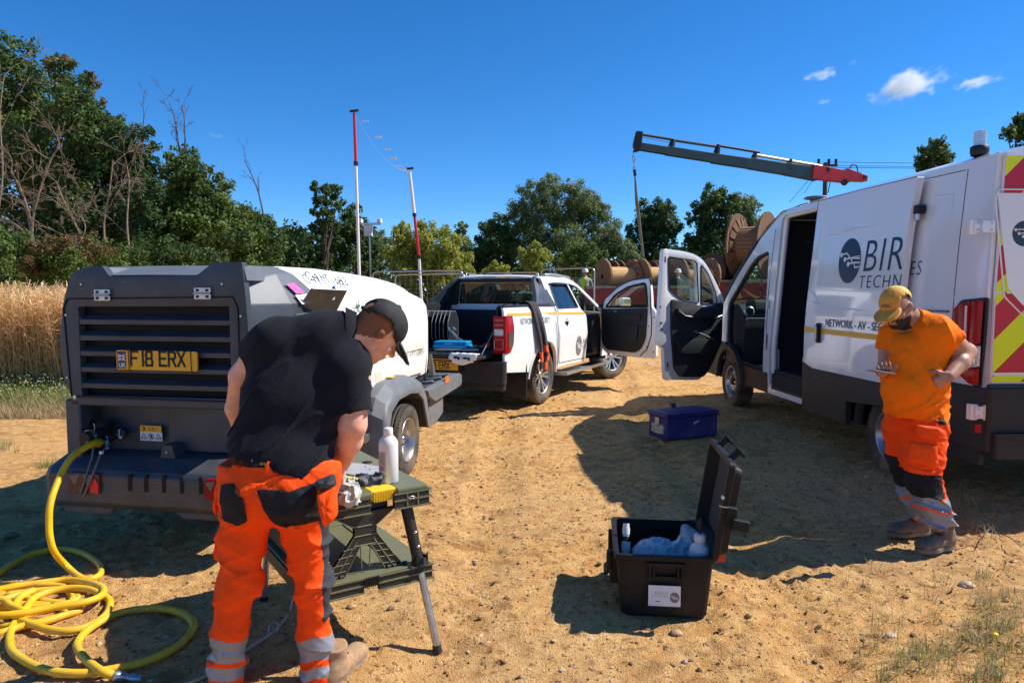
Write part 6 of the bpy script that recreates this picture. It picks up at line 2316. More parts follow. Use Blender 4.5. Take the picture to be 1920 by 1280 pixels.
bl.cap(PA_(470, 872, 2.76), PA_(585, 893, 2.76), .105, .105, .05)
bl.path([PA_(468, 935, 2.74), PA_(458, 1005, 2.74), PA_(448, 1100, 2.73), PA_(432, 1190, 2.75), PA_(422, 1300, 2.78)], [.106, .078, .062, .060, .064], .035)
bl.path([PA_(570, 945, 2.76), PA_(573, 1010, 2.78), PA_(588, 1100, 2.80), PA_(590, 1190, 2.84), PA_(599, 1290, 2.86)], [.102, .076, .060, .055, .063], .035, c1=True)
bl.cut(PA_(520, 856, 2.7), (-.17, 0, 1))
def tr_folds(X, Y, Z):
 knee = np.exp(-((Z - .45) / .10) ** 2)
 low = np.exp(-((Z - .12) / .09) ** 2)
 seat = np.exp(-((Z - .66) / .09) ** 2)
 return (-ridge(X, Y, Z + X * .35, 6, 6, 17, 12) * .017 * (.3 + knee + low + seat * .6) - ridge(X, Y, Z - X * .5, 5, 5, 17, 13) * .009 - ridge(X, Y, Z + X * .9, 7, 7, 24, 15) * .004
   + (vn3(X * 12, Y * 12, Z * 12, 14) - .5) * .008 + .004)
bl.folds(tr_folds)
MX = ground_at(520, 1200).x
def colT(cen, nr):
 x, y, z = cen.T
 right = x > PA_(515, 1100, 2.78)[0]
 m = np.zeros(len(x), int)
 zr = np.where(right, z - .012 * np.sin(x * 40), z + .01 * np.sin(x * 30))
 b1 = np.where(right, PA_(600, 1183, 2.85)[2], PA_(430, 1196, 2.72)[2])
 b2 = np.where(right, PA_(600, 1228, 2.85)[2], PA_(430, 1240, 2.72)[2])
 b3 = np.where(right, PA_(600, 1241, 2.85)[2], PA_(430, 1251, 2.72)[2])
 b4 = np.where(right, PA_(600, 1262, 2.85)[2], PA_(430, 1276, 2.72)[2])
 m = np.where((zr < b1) & (zr > b2), 1, m)
 m = np.where((zr < b3) & (zr > b4), 1, m)
 sx = x - np.interp(z, [.2, .5, .8], [PA_(622, 1150, 2.84)[0], PA_(622, 1040, 2.80)[0], PA_(618, 930, 2.76)[0]])
 m = np.where(right & (sx > -.022) & (z > .30) & (m == 0) & (z < .80), 2, m)
 return m
trs, V, F, cen, nr = bl.build("trousers", [OR_TR, REFL, NAVY], pa, colT)
facing = nr[:, 1] < -.12
pl = [(PA_(*p, 2.62)[0], PA_(*p, 2.62)[2]) for p in ((412, 912), (440, 905), (464, 935), (466, 972), (445, 984), (414, 975))]
patch("back_pocket", V, F, facing & poly_sel(cen[:, 0], cen[:, 2], pl), nr, BLK_TR, pa, .006, .005)
pl = [(PA_(*p, 2.62)[0], PA_(*p, 2.62)[2]) for p in ((484, 912), (545, 920), (588, 908), (592, 982), (530, 991), (508, 976))]
patch("back_pocket", V, F, facing & poly_sel(cen[:, 0], cen[:, 2], pl), nr, BLK_TR, pa, .006, .005)
pl = [(PA_(*p, 2.62)[0], PA_(*p, 2.62)[2]) for p in ((430, 856), (625, 895), (625, 905), (430, 866))]
bt = patch("belt", V, F, poly_sel(cen[:, 0], cen[:, 2], [(-9, PA_(430, 866, 2.62)[2] - .02), (9, PA_(430, 866, 2.62)[2] - .02), (9, 9), (-9, 9)]) & (nr[:, 2] < .5), nr, BLK_TR, pa, .003, .004)
for (x_, y_) in ((441, 860), (505, 868)):
 pl = [(PA_(x_ + a, y_ + b_, 2.62)[0], PA_(x_ + a, y_ + b_, 2.62)[2]) for a, b_ in ((-6, -12), (6, -11), (8, 22), (-9, 20))]
 patch("belt_loop", V, F, facing & poly_sel(cen[:, 0], cen[:, 2], pl), nr, OR_TR, pa, .010, .005)
pl = [(PA_(x_, y_, 2.62)[0], PA_(x_, y_, 2.62)[2]) for x_, y_ in ((464, 860), (486, 863), (486, 875), (464, 872))]
lbp = patch("waist_label", V, F, facing & poly_sel(cen[:, 0], cen[:, 2], pl), nr, BLACK_INK, pa, .012, .003)
la = Vector(PA_(467, 871, 2.60)) - org
lettering("lettering", "Snickers", .020, lambda u, v: (la.x + u, la.y + .012, la.z + .002 + v - u * .14), M("label_green", (.45, .55, .12), .6), lbp, shear=.3, xs=.8) if lbp else None
def flap(name, pts, d0, mat, parent, th=.012, fold=.01):
 """hanging cloth piece given by its outline"""
 q = [Vector(PA_(x_, y_, d0 + dd)) - Vector(parent.location) for x_, y_, dd in pts]
 c = sum(q, Vector()) / len(q)
 mb = MB()
 q = [q[k].lerp(q[(k + 1) % len(q)], t_) for k in range(len(q)) for t_ in (.08, .36, .64, .92)]
 n_ = len(q)
 back = [p + Vector((0, th * 3, 0)) for p in q]
 c2 = c + Vector((0, -th * 1.6, 0))
 mid = [(p + c2) / 2 + Vector((fold * math.sin(k * 2.3), -th * 1.2, fold * math.cos(k * 1.7) * .5)) for k, p in enumerate(q)]
 V = q + mid + [c2] + back
 mb.add(V, [(k, (k + 1) % n_, n_ + (k + 1) % n_, n_ + k) for k in range(n_)] + [(n_ + k, n_ + (k + 1) % n_, 2 * n_) for k in range(n_)] + [(k, 2 * n_ + 1 + k, 2 * n_ + 1 + (k + 1) % n_, (k + 1) % n_) for k in range(n_)] + [tuple(range(2 * n_ + 1, 3 * n_ + 1))], mat, True)
 o = mb.build(name, parent)
 recalc(o.data)
 md = o.modifiers.new("s", "SUBSURF")
 md.levels = md.render_levels = 2
 return o
flap("holster_pocket", ((592, 922, 0), (630, 912, .02), (633, 968, .02), (608, 994, 0), (596, 960, 0)), 2.60, OR_TR, pa)
flap("pocket_lining", ((588, 902, 0), (626, 888, .02), (631, 912, .02), (592, 924, 0)), 2.61, NAVY, pa)
flap("holster_pocket", ((405, 905, .06), (415, 880, .05), (414, 915, .04), (404, 968, .04), (398, 962, .06)), 2.66, OR_TR, pa, .008)
flap("leg_pocket", ((403, 1010, .05), (412, 985, .05), (412, 1056, .05), (399, 1050, .06)), 2.68, OR_TR, pa, .008)
for (hl, to) in (((600, 1262), (668, 1262)), ((418, 1296), (455, 1283))):
 g = ground_at(*hl), ground_at(*to)
 a, b_ = g[0] + Vector((0, .02, .006)), g[1] + Vector((0, .02, .006))
 if hl[0] > 500:
  a = Vector((-.725, 2.66, .004))
  b_ = Vector((-.635, 2.93, .004))
 else:
  a = Vector((PA_(424, 1262, 2.78)[0] - .01, 2.56, .004))
  b_ = a + Vector((-.02, .28, 0))
 boot(pa, a, b_, BOOT1)
# ============ man with the phone
pb = thing("person", "person in orange t-shirt and mustard cap looking at a phone beside the van", "person", (ground_at(1735, 1030).x, 4.32, 0))
Y0 = 4.32
lo = PT(1610, 540, 4.3) + np.array([0, -.42, 0])
hi = PT(1850, 540, 4.3) + np.array([0, .40, .06])
lo[2] = 0.0
bl = Blob(lo, hi, .0065)
L, R, sd, fc, cr = head(bl, PT(1681, 577, 4.28), (-.42, -.20, .86), (-.72, -.52, -.47), 1.0)
bl.path([PT(1715, 612, 4.33), PT(1701, 588, 4.31)], [.070, .062], .03)
bl.path([PT(1712, 790, 4.33), PT(1714, 700, 4.34), PT(1716, 640, 4.34)], [.13, .13, .12], .05)
bl.cap(PT(1690, 632, 4.44), PT(1752, 628, 4.24), .06, .06, .05)
bl.path([PT(1756, 628, 4.22), PT(1790, 648, 4.24), PT(1812, 659, 4.27)], [.07, .060, .050], .03)
bl.path([PT(1812, 660, 4.27), PT(1800, 680, 4.20), PT(1779, 706, 4.12)], [.054, .050, .034], .02)
hand(bl, PT(1780, 705, 4.12), (-.75, .10, -.45), (-.25, .95, .1), -1, 1.0, 1.0, thumb_open=.7)
bl.path([PT(1668, 625, 4.42), PT(1660, 692, 4.40)], [.060, .045], .03)
bl.path([PT(1660, 692, 4.40), PT(1654, 698, 4.22)], [.046, .030], .02)
hand(bl, PT(1655, 698, 4.24), (-.35, -.85, .10), (-.1, .1, .95), -1, .55, 1.0, thumb_open=.9)
bl.path([PT(1735, 790, 4.25), PT(1731, 900, 4.23), PT(1760, 985, 4.20)], [.085, .05, .038], .04)
bl.path([PT(1694, 790, 4.42), PT(1712, 910, 4.43), PT(1724, 970, 4.46)], [.080, .045, .036], .04)
capb = np.array(L(0, 0, 0))
def colB(cen, nr):
 rel = cen - capb
 f, u, s_ = rel @ np.array(fc), rel @ np.array(cr), rel @ np.array(sd)
 r_ = np.linalg.norm(rel, axis=1)
 beard = (r_ < .15) & (u < -.048 + .012 * (f > .06)) & (f > .0) & ~((np.abs(s_) < .022) & (u > -.068) & (u < -.046) & (f > .078))
 hair = (r_ < .14) & (f < -.03) & (u > -.05) & (np.abs(s_) < .076)
 return np.where(beard | hair, 1, 0)
bl.folds(skin_noise)
body, V, F, cen, nr = bl.build("body", [SKIN2, BEARD], pb, colB)
cp = cap_hat(pb, "cap", L, R, sd, fc, cr, CAP_Y, CAP_Y2, .20, False, 1.03)
orgb = Vector(pb.location)
cl = L(0, .096, .070) - orgb
nf = (fc + cr * .35).normalized()
uu = -sd if (-sd).x > 0 else sd
vv = cr
lettering("lettering", "ATBC", .026, lambda u, v: tuple(L(0, 0, 0) * 0 + cl + uu * (u - .034) + vv * (v - .012) - Vector(nf) * 0 + Vector(fc) * (.0105 - 7.0 * (u - .034) ** 2 - .35 * (v))), BLACK_INK, cp, offset=.0003)
mb = MB()
for s_ in (-1, 1):
 c_ = [L(.033 * s_ + .026 * math.cos(a), .094 - .22 * abs(.033 * s_ + .026 * math.cos(a)) + .002, .0 + .018 * math.sin(a)) - orgb for a in np.linspace(0, 2 * PI, 17)[:-1]]
 mb.add(c_, [tuple(range(16))], LENS_D)
 mb.tube(c_, .0028, BLACK_INK, 6, closed=True)
 mb.tube([L(.058 * s_, .080, .006) - orgb, L(.080 * s_, .03, .010) - orgb, L(.086 * s_, -.012, .008) - orgb], .0026, BLACK_INK, 6)
mb.tube([L(-.010, .098, .004) - orgb, L(.010, .098, .004) - orgb], .0025, BLACK_INK, 6)
mb.build("sunglasses", pb)
lo = PT(1635, 580, 4.3) + np.array([0, -.34, .03])
hi = PT(1822, 580, 4.3) + np.array([0, .36, .05])
lo[2] = PT(1700, 830, 4.3)[2]
bl = Blob(lo, hi, .0065)
bl.path([PT(1692, 630, 4.42), PT(1694, 710, 4.42), PT(1700, 800, 4.42)], [.105, .118, .124], .06)
bl.path([PT(1742, 632, 4.27), PT(1734, 710, 4.27), PT(1734, 800, 4.27)], [.105, .122, .124], .06)
bl.path([PT(1705, 650, 4.28), PT(1700, 730, 4.25), PT(1708, 800, 4.27)], [.10, .118, .122], .05)
bl.cap(PT(1690, 618, 4.42), PT(1752, 614, 4.25), .075, .075, .05)
bl.path([PT(1722, 606, 4.34), PT(1708, 598, 4.32)], [.085, .078], .03, c1=True)
bl.path([PT(1756, 624, 4.23), PT(1790, 641, 4.24)], [.088, .080], .05, c1=True)
bl.path([PT(1672, 628, 4.42), PT(1662, 658, 4.41)], [.080, .070], .04, c1=True)
bl.cut(PT(1714, 782, 4.3), (-.10, 0, -1))
pcb = PT(1715, 700, 4.2)
def tee_folds(X, Y, Z):
 a, s_ = Z - pcb[2], X - pcb[0]
 low = np.clip((.12 - a) / .3, .3, 1)
 return (-ridge(s_, Y, a - s_ * .5, 5, 5, 15, 21) * .012 * low - ridge(s_ + a * .5, Y, a, 12, 6, 4, 22) * .010 + (vn3(X * 13, Y * 13, Z * 13, 23) - .5) * .007 + .004)
bl.folds(tee_folds)
tee, V, F, cen, nr = bl.build("t_shirt", [OR_TEE], pb)
lo = PT(1640, 760, 4.3) + np.array([0, -.32, 0])
hi = PT(1815, 760, 4.3) + np.array([0, .36, .04])
lo[2] = .05
bl = Blob(lo, hi, .0065)
bl.ell(PT(1708, 800, 4.38), (.155, .155, .13), None, .03)
bl.ell(PT(1722, 800, 4.28), (.150, .150, .13), None, .05)
bl.path([PT(1733, 800, 4.26), PT(1727, 850, 4.24), PT(1731, 900, 4.23), PT(1750, 945, 4.21), PT(1762, 984, 4.20)], [.132, .112, .094, .080, .080], .035, c1=True)
bl.path([PT(1694, 800, 4.42), PT(1697, 860, 4.42), PT(1712, 915, 4.43), PT(1724, 962, 4.46)], [.118, .098, .076, .070], .035, c1=True)
def tr2(X, Y, Z):
 low = np.exp(-((Z - .24) / .12) ** 2)
 return (-ridge(X, Y, Z + X * .3, 6, 6, 17, 32) * .019 * (.45 + low) - ridge(X, Y, Z - X * .6, 5, 5, 19, 33) * .011 - ridge(X, Y, Z + X * .9, 9, 9, 30, 35) * .006 + (vn3(X * 12, Y * 12, Z * 12, 34) - .5) * .008 + .004)
bl.folds(tr2)
zt = lambda py: PT(1740, py, 4.2)[2]
def colT2(cen, nr):
 x, y, z = cen.T
 near = y < 4.345
 m = np.zeros(len(x), int)
 kx = np.interp(z, [zt(980), zt(930), zt(880)], [PT(1775, 980, 4.2)[0], PT(1765, 930, 4.2)[0], PT(1757, 880, 4.2)[0]])
 blk = (z < zt(886)) & (z > zt(930)) & (x < kx - .005)
 blk |= (z < zt(868)) & (z > zt(886)) & ~near
 m = np.where(blk, 1, m)
 zz = z + .008 * np.sin(x * 40)
 m = np.where((zz < zt(930)) & (zz > zt(950)), 2, m)
 m = np.where((zz < zt(954)) & (zz > zt(990)), 2, m)
 m = np.where((z > zt(792)) & (x > PT(1745, 790, 4.2)[0]) & near & (z < zt(770)), 1, m)
 return m
trs, V, F, cen, nr = bl.build("trousers", [OR_TR, BLK_TR, REFL], pb, colT2)
flap("holster_pocket", ((1717, 796, 0), (1760, 800, -.02), (1776, 808, .02), (1779, 826, .02), (1768, 831, 0), (1722, 822, 0)), 4.12, OR_TR, pb, .012)
flap("leg_pocket", ((1706, 826, 0), (1760, 832, -.02), (1762, 868, 0), (1758, 880, 0), (1703, 868, 0)), 4.115, OR_TR, pb, .010)
flap("holster_pocket", ((1660, 775, .1), (1672, 778, .06), (1671, 812, .06), (1662, 800, .1)), 4.27, OR_TR, pb, .008)
flap("knee_flap", ((1703, 873, 0), (1757, 884, 0), (1752, 890, 0), (1704, 884, 0)), 4.115, OR_TR, pb, .006)
la = Vector(PT(1713, 847, 4.085)) - orgb
mb = MB()
mb.box(la.x, la.y, la.z - .004, la.x + .048, la.y + .006, la.z + .028, BLACK_INK, .002)
lbp = mb.build("pocket_label", pb)
lettering("lettering", "Snickers", .013, lambda u, v: (la.x + .004 + u, la.y - .001, la.z + .008 + v), M("label_white", (.6, .6, .55), .6), lbp, shear=.3, xs=.75)
g1, g2 = ground_at(1792, 1028), ground_at(1722, 1040)
boot(pb, g1 + Vector((0, .02, .003)), g1 + Vector((0, .02, .003)) + (g2 - g1).normalized() * .30, BOOT2, .052, .175, lean=(-.01, 0, 0))
g1, g2 = ground_at(1742, 1000), ground_at(1668, 1006)
boot(pb, g1 + Vector((0, .0, .003)), g1 + Vector((0, .0, .003)) + (g2 - g1).normalized() * .30, BOOT2, .052, .17)
ph = thing("phone", "slim smartphone held flat in the hand of the person in orange", "phone", tuple(PT(1652, 697, 4.13)), math.radians(8), rx=math.radians(-6), ry=math.radians(9))
mb = MB()
mb.box(-.075, -.036, -.004, .075, .036, .004, M("phone_metal", (.45, .44, .42), .25, .8), .004)
mb.build("case", ph)
MB().box(-.071, -.033, .0042, .071, .033, .0048, M("phone_screen", (.02, .02, .025), .05), .0002).build("screen", ph)
# ------------------------------------------------------------------ things on the ground near the camera
def spline(pts, n=6):
 """smooth curve through points"""
 P_ = [Vector(p) for p in pts]
 out = []
 for i in range(len(P_) - 1):
  p0, p1, p2, p3 = P_[max(i - 1, 0)], P_[i], P_[i + 1], P_[min(i + 2, len(P_) - 1)]
  for k in range(n):
   t = k / n
   out.append(.5 * ((2 * p1) + (p2 - p0) * t + (2 * p0 - 5 * p1 + 4 * p2 - p3) * t * t + (3 * p1 - p0 - 3 * p2 + p3) * t ** 3))
 out.append(P_[-1])
 return out
HOSE = M("yellow_hose_rubber", (.80, .47, .006), .42, var=.12, scale=9, bump=.06, bscale=120, dust=((.4, .3, .15), .35, .3))
hs = thing("air_hose", "thick yellow air hose lying in loose coils on the ground behind the compressor", "hose", tuple(ground_at(150, 1150)))
org = Vector(hs.location)
c0 = Vector(CF.w(*BK3(188, 829, .0)))
start = [c0, Vector(CF.w(*BK3(172, 832, -.10))), Vector(CF.w(*BK3(130, 862, -.26)))]
air = [(101, 925, 3.72, 0), (92, 985, 3.68, 0)]
pts = list(start) + [point_at(98, 930, 3.74), point_at(92, 985, 3.70)]
gp = lambda lst, z: [ground_at(x, y, z) for x, y in lst]
pts += [point_at(100, 1030, 3.70)] + gp([(124, 1060)], .06) + gp([(152, 1083), (173, 1084), (189, 1074), (185, 1057), (159, 1039), (127, 1030), (94, 1031), (54, 1041), (23, 1057), (-10, 1078), (-60, 1098), (-50, 1112), (0, 1104), (70, 1093), (131, 1087)], .024)
pts += gp([(178, 1095), (194, 1104), (187, 1118), (152, 1130), (94, 1139), (47, 1148), (0, 1153), (-60, 1150), (-70, 1128), (0, 1123)], .060)
pts += gp([(21, 1135), (40, 1143), (49, 1140), (63, 1121), (94, 1108), (131, 1102), (164, 1104), (185, 1111)], .045)
pts += gp([(202, 1121), (206, 1132), (199, 1151), (173, 1170), (131, 1182), (89, 1179), (47, 1165), (30, 1156), (28, 1144), (30, 1130), (42, 1116), (62, 1107)], .030)
pts += gp([(40, 1112), (-20, 1135), (-60, 1165), (-30, 1185), (0, 1186), (35, 1175), (82, 1165), (120, 1153), (150, 1142), (120, 1135), (60, 1150), (30, 1165)], .022)
pts += gp([(19, 1186), (21, 1217), (47, 1238), (82, 1254), (122, 1261), (164, 1261), (211, 1254), (270, 1240), (328, 1214), (359, 1184), (361, 1165), (340, 1149), (305, 1141), (258, 1142), (211, 1153)], .022)
pts += gp([(169, 1177), (150, 1196), (145, 1214), (164, 1238), (188, 1256)], .040) + gp([(214, 1266)], .022)
sp = spline(pts, 7)
MB().tube([p - org for p in sp], .0172, HOSE, 12).build("hose", hs)
e0, e1 = sp[-1], sp[-1] + (sp[-1] - sp[-3]).normalized() * .07 + Vector((.03, .02, 0))
mb = MB()
dv = (e1 - e0)
mb.tube([e0 - org, e0 + dv * .35 - org, e0 + dv * .4 - org, e0 + dv * .6 - org, e0 + dv * .65 - org, e1 - org], [.021, .021, .015, .015, .019, .017], STEEL, 14)
mb.build("coupling", hs)
MB().tube([c0 - org, c0 - org + Vector((-.05, -.05, -.005))], [.026, .024], M("yellow_ferrule", (.55, .33, .01), .4), 14).build("ferrule", hs)
h2 = thing("air_hose", "darker yellow hose coiled under the long one at the picture's left edge", "hose", tuple(ground_at(40, 1100)))
org = Vector(h2.location)
pts = gp([(-60, 1125), (0, 1116), (60, 1108), (120, 1104), (140, 1112), (146, 1122), (120, 1130), (70, 1124), (0, 1112), (-50, 1106), (-40, 1098), (40, 1097), (110, 1098), (130, 1110), (136, 1124), (110, 1134), (60, 1138), (0, 1140), (-50, 1146), (-40, 1160), (0, 1172), (60, 1168), (105, 1156), (120, 1144), (90, 1134), (40, 1132)], .014)
MB().tube([p - org for p in spline(pts, 5)], .0165, HOSE, 10).build("hose", h2)
cbl = thing("cable", "thin cream cable curling over the ground behind the bending person's boots", "cable", tuple(ground_at(460, 1210)))
org = Vector(cbl.location)
pts = gp([(548, 1118), (545, 1140), (532, 1164), (505, 1190), (470, 1212), (430, 1240), (395, 1262), (360, 1278), (320, 1292)], .010)
MB().tube([p - org for p in spline(pts, 6)], .0062, M("cream_cable", (.62, .55, .40), .5), 8).build("cord", cbl)
g = ground_at(513, 1183, .01) - org
MB().tube([g + Vector((.022 * math.cos(a) * 1.0, .008 * math.sin(a) * 2, .014 + .045 * math.sin(a) * .5)) for a in np.linspace(0, 2 * PI, 17)[:-1]], .003, STEEL, 6, closed=True).build("steel_clip", cbl)
# ---------------- black case with open lid
a0 = math.radians(-6.5)
case = thing("tool_case", "black plastic equipment case standing open on the bare ground", "case", (.497, 3.30, 0), a0)
BC = M("black_case_plastic", (.009, .010, .010), .5, spec=.3, bump=.2, bscale=260, dust=(DUST, .08, .5))
W_, D_c, H_ = .452, .555, .30
def tray(mb, w, d, h, t, mat, taper=.02, r=.04, z0=0.0, up=1):
 """open box: outline at the bottom a little smaller than at the rim"""
 def ring(k, inset, z):
  o = rounded([(inset, inset), (w - inset, inset), (w - inset, d - inset), (inset, d - inset)], max(.005, r - (0 if k else t)), 4)
  return [(x, y, z) for x, y in o]
 R_ = [ring(1, taper, z0), ring(1, taper * .4, z0 + up * h * .5), ring(1, 0, z0 + up * (h - .03)), ring(1, -.012, z0 + up * (h - .028)), ring(1, -.012, z0 + up * h), ring(0, t, z0 + up * h), ring(0, taper + t, z0 + up * t)]
 n_ = len(R_[0])
 V = [p for q in R_ for p in q]
 Fc = [(i * n_ + k, i * n_ + (k + 1) % n_, (i + 1) * n_ + (k + 1) % n_, (i + 1) * n_ + k) for i in range(len(R_) - 1) for k in range(n_)]
 Fc += [tuple(reversed(range(n_))), tuple(range((len(R_) - 1) * n_, len(R_) * n_))]
 mb.add(V, Fc, mat)
mb = MB()
tray(mb, W_, D_c, H_, .012, BC, .022, .035, .015)
mb.box(.05, .03, 0, W_ - .05, D_c - .03, .03, BC, .01)
cs = mb.build("case_body", case, bevel=.004)
mb = MB()
for x0 in (.155, .175, .285, .305):
 mb.box(x0 - .004, -.022, .20, x0 + .004, .012, .285, BC, .002)
mb.box(.14, -.020, .262, .32, .01, .285, BC, .004)
mb.box(.18, -.016, .205, .28, .004, .22, BC, .003)
mb.build("rib", case)
mb = MB()
mb.box(-.030, .10, .13, .01, .135, .29, BC, .005)
mb.box(-.030, .40, .13, .01, .435, .29, BC, .005)
mb.box(-.045, .09, .20, -.018, .145, .285, BC, .006)
mb.build("latch_seat", case)
mb = MB()
mb.tube([(-.020, .22, .15), (-.045, .23, .13), (-.045, .33, .13), (-.020, .34, .15)], .012, BC, 8)
mb.build("side_handle", case)
lb = MB()
lb.box(.150, -.0135, .075, .300, -.0105, .175, WHITE_ST, .001)
lo = lb.build("label", case)
mb = MB()
cx, cz = .272, .120
mb.add([(cx + .022 * math.cos(a), -.0142, cz + .026 * math.sin(a)) for a in np.linspace(0, 2 * PI, 25)[:-1]], [tuple(range(24))], GREY_INK)
for j in range(3):
 trace([(-.014 + .006 * j, .006 - .006 * j), (-.004 + .006 * j, .006 - .006 * j), (.016, -.002 - .005 * j)], .002, 0, WHITE_ST, mb, .0035, lambda u, v: (cx + u, -.0147, cz + v))
mb.build("logo", lo)
PG = M("pale_grey_ink", (.38, .38, .38), .6)
lettering("lettering", "BIRCH", .020, lambda u, v: (.180 + u, -.0142, .132 + v), PG, lo, fit=("BIRCH", .058))
lettering("lettering", "TECHNOLOGIES", .012, lambda u, v: (.165 + u, -.0142, .120 + v), PG, lo, fit=("TECHNOLOGIES", .075))
mb = MB()
trace([(.185, .098), (.205, .100)], .004, 0, BLACK_INK, mb, None, lambda u, v: (u, -.0142, v))
mb.build("pen_mark", lo)
lid = empty("lid", (W_ - .012, 0, .30))
lid.parent = case
lid.rotation_euler = (0, math.radians(9), 0)
mb = MB()
mb2 = MB()
tray(mb2, W_ + .0, D_c, .085, .012, BC, .02, .035, 0)
T_ = Matrix(((0, 0, -1, .070), (0, 1, 0, 0), (1, 0, 0, .01), (0, 0, 0, 1)))
mb.T = T_
tray(mb, W_, D_c, .070, .012, BC, .02, .035, 0)
mb.T = Matrix.Identity(4)
mb.v = mb.v
ls = mb.build("lid_shell", lid, bevel=.003)
mb = MB()
mb.box(.045, .10, .06, .05, .11, .44, BC)
mb.box(.055, .06, .05, .073, D_c - .06, .42, M("grey_foam_lining", (.05, .05, .048), .9, bump=.3, bscale=150), .006)
mb.build("lid_lining", lid)
for yy in (.14, .44):
 mb = MB()
 mb.box(-.012, yy - .035, .465, .055, yy + .035, .485, BC, .005)
 mb.box(.0, yy - .016, .48, .030, yy + .016, .545, BC, .006)
 mb.box(-.012, yy - .024, .535, .050, yy + .024, .552, BC, .005)
 o = mb.build("latch", lid)
 o.rotation_euler = (0, math.radians(38), 0)
 o.location = (-.28, 0, .09)
mb = MB()
mb.box(.02, -.02, .20, .075, .03, .27, BC, .01)
mb.box(.05, -.045, .17, .135, -.012, .225, BC, .012)
mb.box(-.008, -.012, .30, .004, .01, .315, WHITE_ST)
mb.box(-.012, -.014, .262, .03, .004, .270, STEEL, .002)
mb.build("lid_catch", lid)
for yy in (.1, .27, .45):
 MB().cyl((W_ + .012, yy - .03, .305), (W_ + .012, yy + .03, .305), .009, BC, n=10).build("hinge", case)
cw = lambda x, y, z: Vector((.497, 3.30, 0)) + Matrix.Rotation(a0, 3, "Z") @ Vector((x, y, z))
bg = thing("plastic_bag", "crumpled pale blue plastic bag lying inside the open black case", "bag", tuple(cw(.26, .20, .105)), 0)
BAGM = M("pale_blue_plastic", (.42, .50, .54), .28, var=.12, scale=14, bump=.5, bscale=22, sss=.0, coat=.2)
o_ = np.array(bg.location)
bl = Blob(o_ - [.19, .16, .06], o_ + [.19, .18, .28], .006)
bl.ell(o_ + [-.05, .0, .12], (.115, .10, .085), None, .04)
bl.ell(o_ + [.07, .03, .11], (.08, .08, .075), None, .04)
bl.path([o_ + [.09, .02, .15], o_ + [.115, .03, .21], o_ + [.10, .04, .26]], [.05, .032, .008], .03)
bl.folds(lambda X, Y, Z: -(1 - np.abs(2 * vn3(X * 22, Y * 22, Z * 18, 41) - 1)) ** 3 * .022 - (1 - np.abs(2 * vn3(X * 48, Y * 48, Z * 48, 42) - 1)) ** 2 * .009 + .005)
bl.build("bag", [BAGM], bg, relax=0)
b2 = thing("spray_bottle", "small white bottle with dark smudges at the case's hinge corner", "bottle", tuple(cw(.400, .10, .11)))
b2.scale = (1.2, 1.2, 1.2)
BOT = M("frosted_bottle_plastic", (.62, .65, .68), .35, var=.1, scale=12)
mb = MB()
mb.lathe([(0, 0), (.040, 0), (.042, .01), (.042, .165), (.036, .185), (.020, .198), (.018, .21), (0, .21)], BOT, 28)
bb = mb.build("bottle", b2)
MB().lathe([(.022, .205), (.024, .207), (.024, .228), (.016, .236), (.0, .236)], M("white_cap", (.75, .74, .72), .4), 24).build("cap", b2)
mb = MB()
mb.tube([(0, 0, .236), (0, 0, .275), (.004, 0, .30)], [.006, .009, .004], BLACK_PL, 10)
mb.tube([(-.014, 0, .262), (.014, 0, .262)], .005, BLACK_PL, 8)
mb.build("pump", b2)
gl = thing("cable_gland", "white ribbed cable gland with black leads in the left side of the case", "cable gland", tuple(cw(.050, .20, .13)), rx=math.radians(-18), ry=math.radians(4))
mb = MB()
WG = M("white_gland_plastic", (.72, .73, .72), .4)
for (r_, z0, z1) in ((.016, .235, .255), (.019, .20, .235), (.015, .19, .20), (.013, .165, .19), (.024, .12, .165), (.020, .10, .12)):
 mb.lathe([(0, z0), (r_, z0), (r_ * 1.02, (z0 + z1) / 2), (r_, z1), (0, z1)], WG if r_ != .013 else BLACK_PL, 12, smooth=False)
mb.build("gland_body", gl)
mb = MB()
for k in (-1, 0, 1):
 mb.tube([(.009 * k, 0, .11), (.010 * k, 0, .0), (.012 * k + .01, 0, -.08)], .0052, BLACK_PL, 8)
mb.build("lead", gl)
lp = thing("cable_loop", "thin black cable looped beside the white gland inside the case", "cable", tuple(cw(.075, .30, .1)))
MB().tube(spline([(0, -.08, .0), (.03, -.02, .10), (.03, .02, .13), (.05, .02, .11), (.06, -.03, .02), (.04, -.08, -.03)], 6), .0045, BLACK_PL, 8).build("cable", lp)
bf = thing("brass_fitting", "small brass fitting lying among black leads inside the case", "fitting", tuple(cw(.115, .16, .17)))
mb = MB()
mb.cyl((-.03, 0, 0), (.03, .01, .01), .012, M("brass", (.55, .42, .12), .3, .9), n=6)
mb.cyl((-.01, 0, .0), (-.012, 0, .035), .009, MATS["brass"], n=10)
mb.build("fitting", bf)
mb = MB()
mb.box(-.09, -.05, -.12, .12, .09, -.02, BLACK_PL, .02)
mb.tube(spline([(-.04, -.04, -.02), (.04, -.03, .0), (.11, -.05, -.03), (.14, .02, -.06)], 5), .008, BLACK_PL, 8)
mb.build("black_pouch", bf)
rd_ = thing("red_strip", "short red plastic strip sticking up at the hinge corner of the case", "strip", tuple(cw(.475, .055, .272)), a0)
MB().prism([(-.055, 0), (.035, .005), (.045, .065), (.03, .06)], -.004, .004, M("red_plastic", (.60, .05, .03), .4), "y").build("strip", rd_)
rl = thing("tape_reel", "clear ring lying by the front rim inside the case", "ring", tuple(cw(.225, .04, .262)), a0)
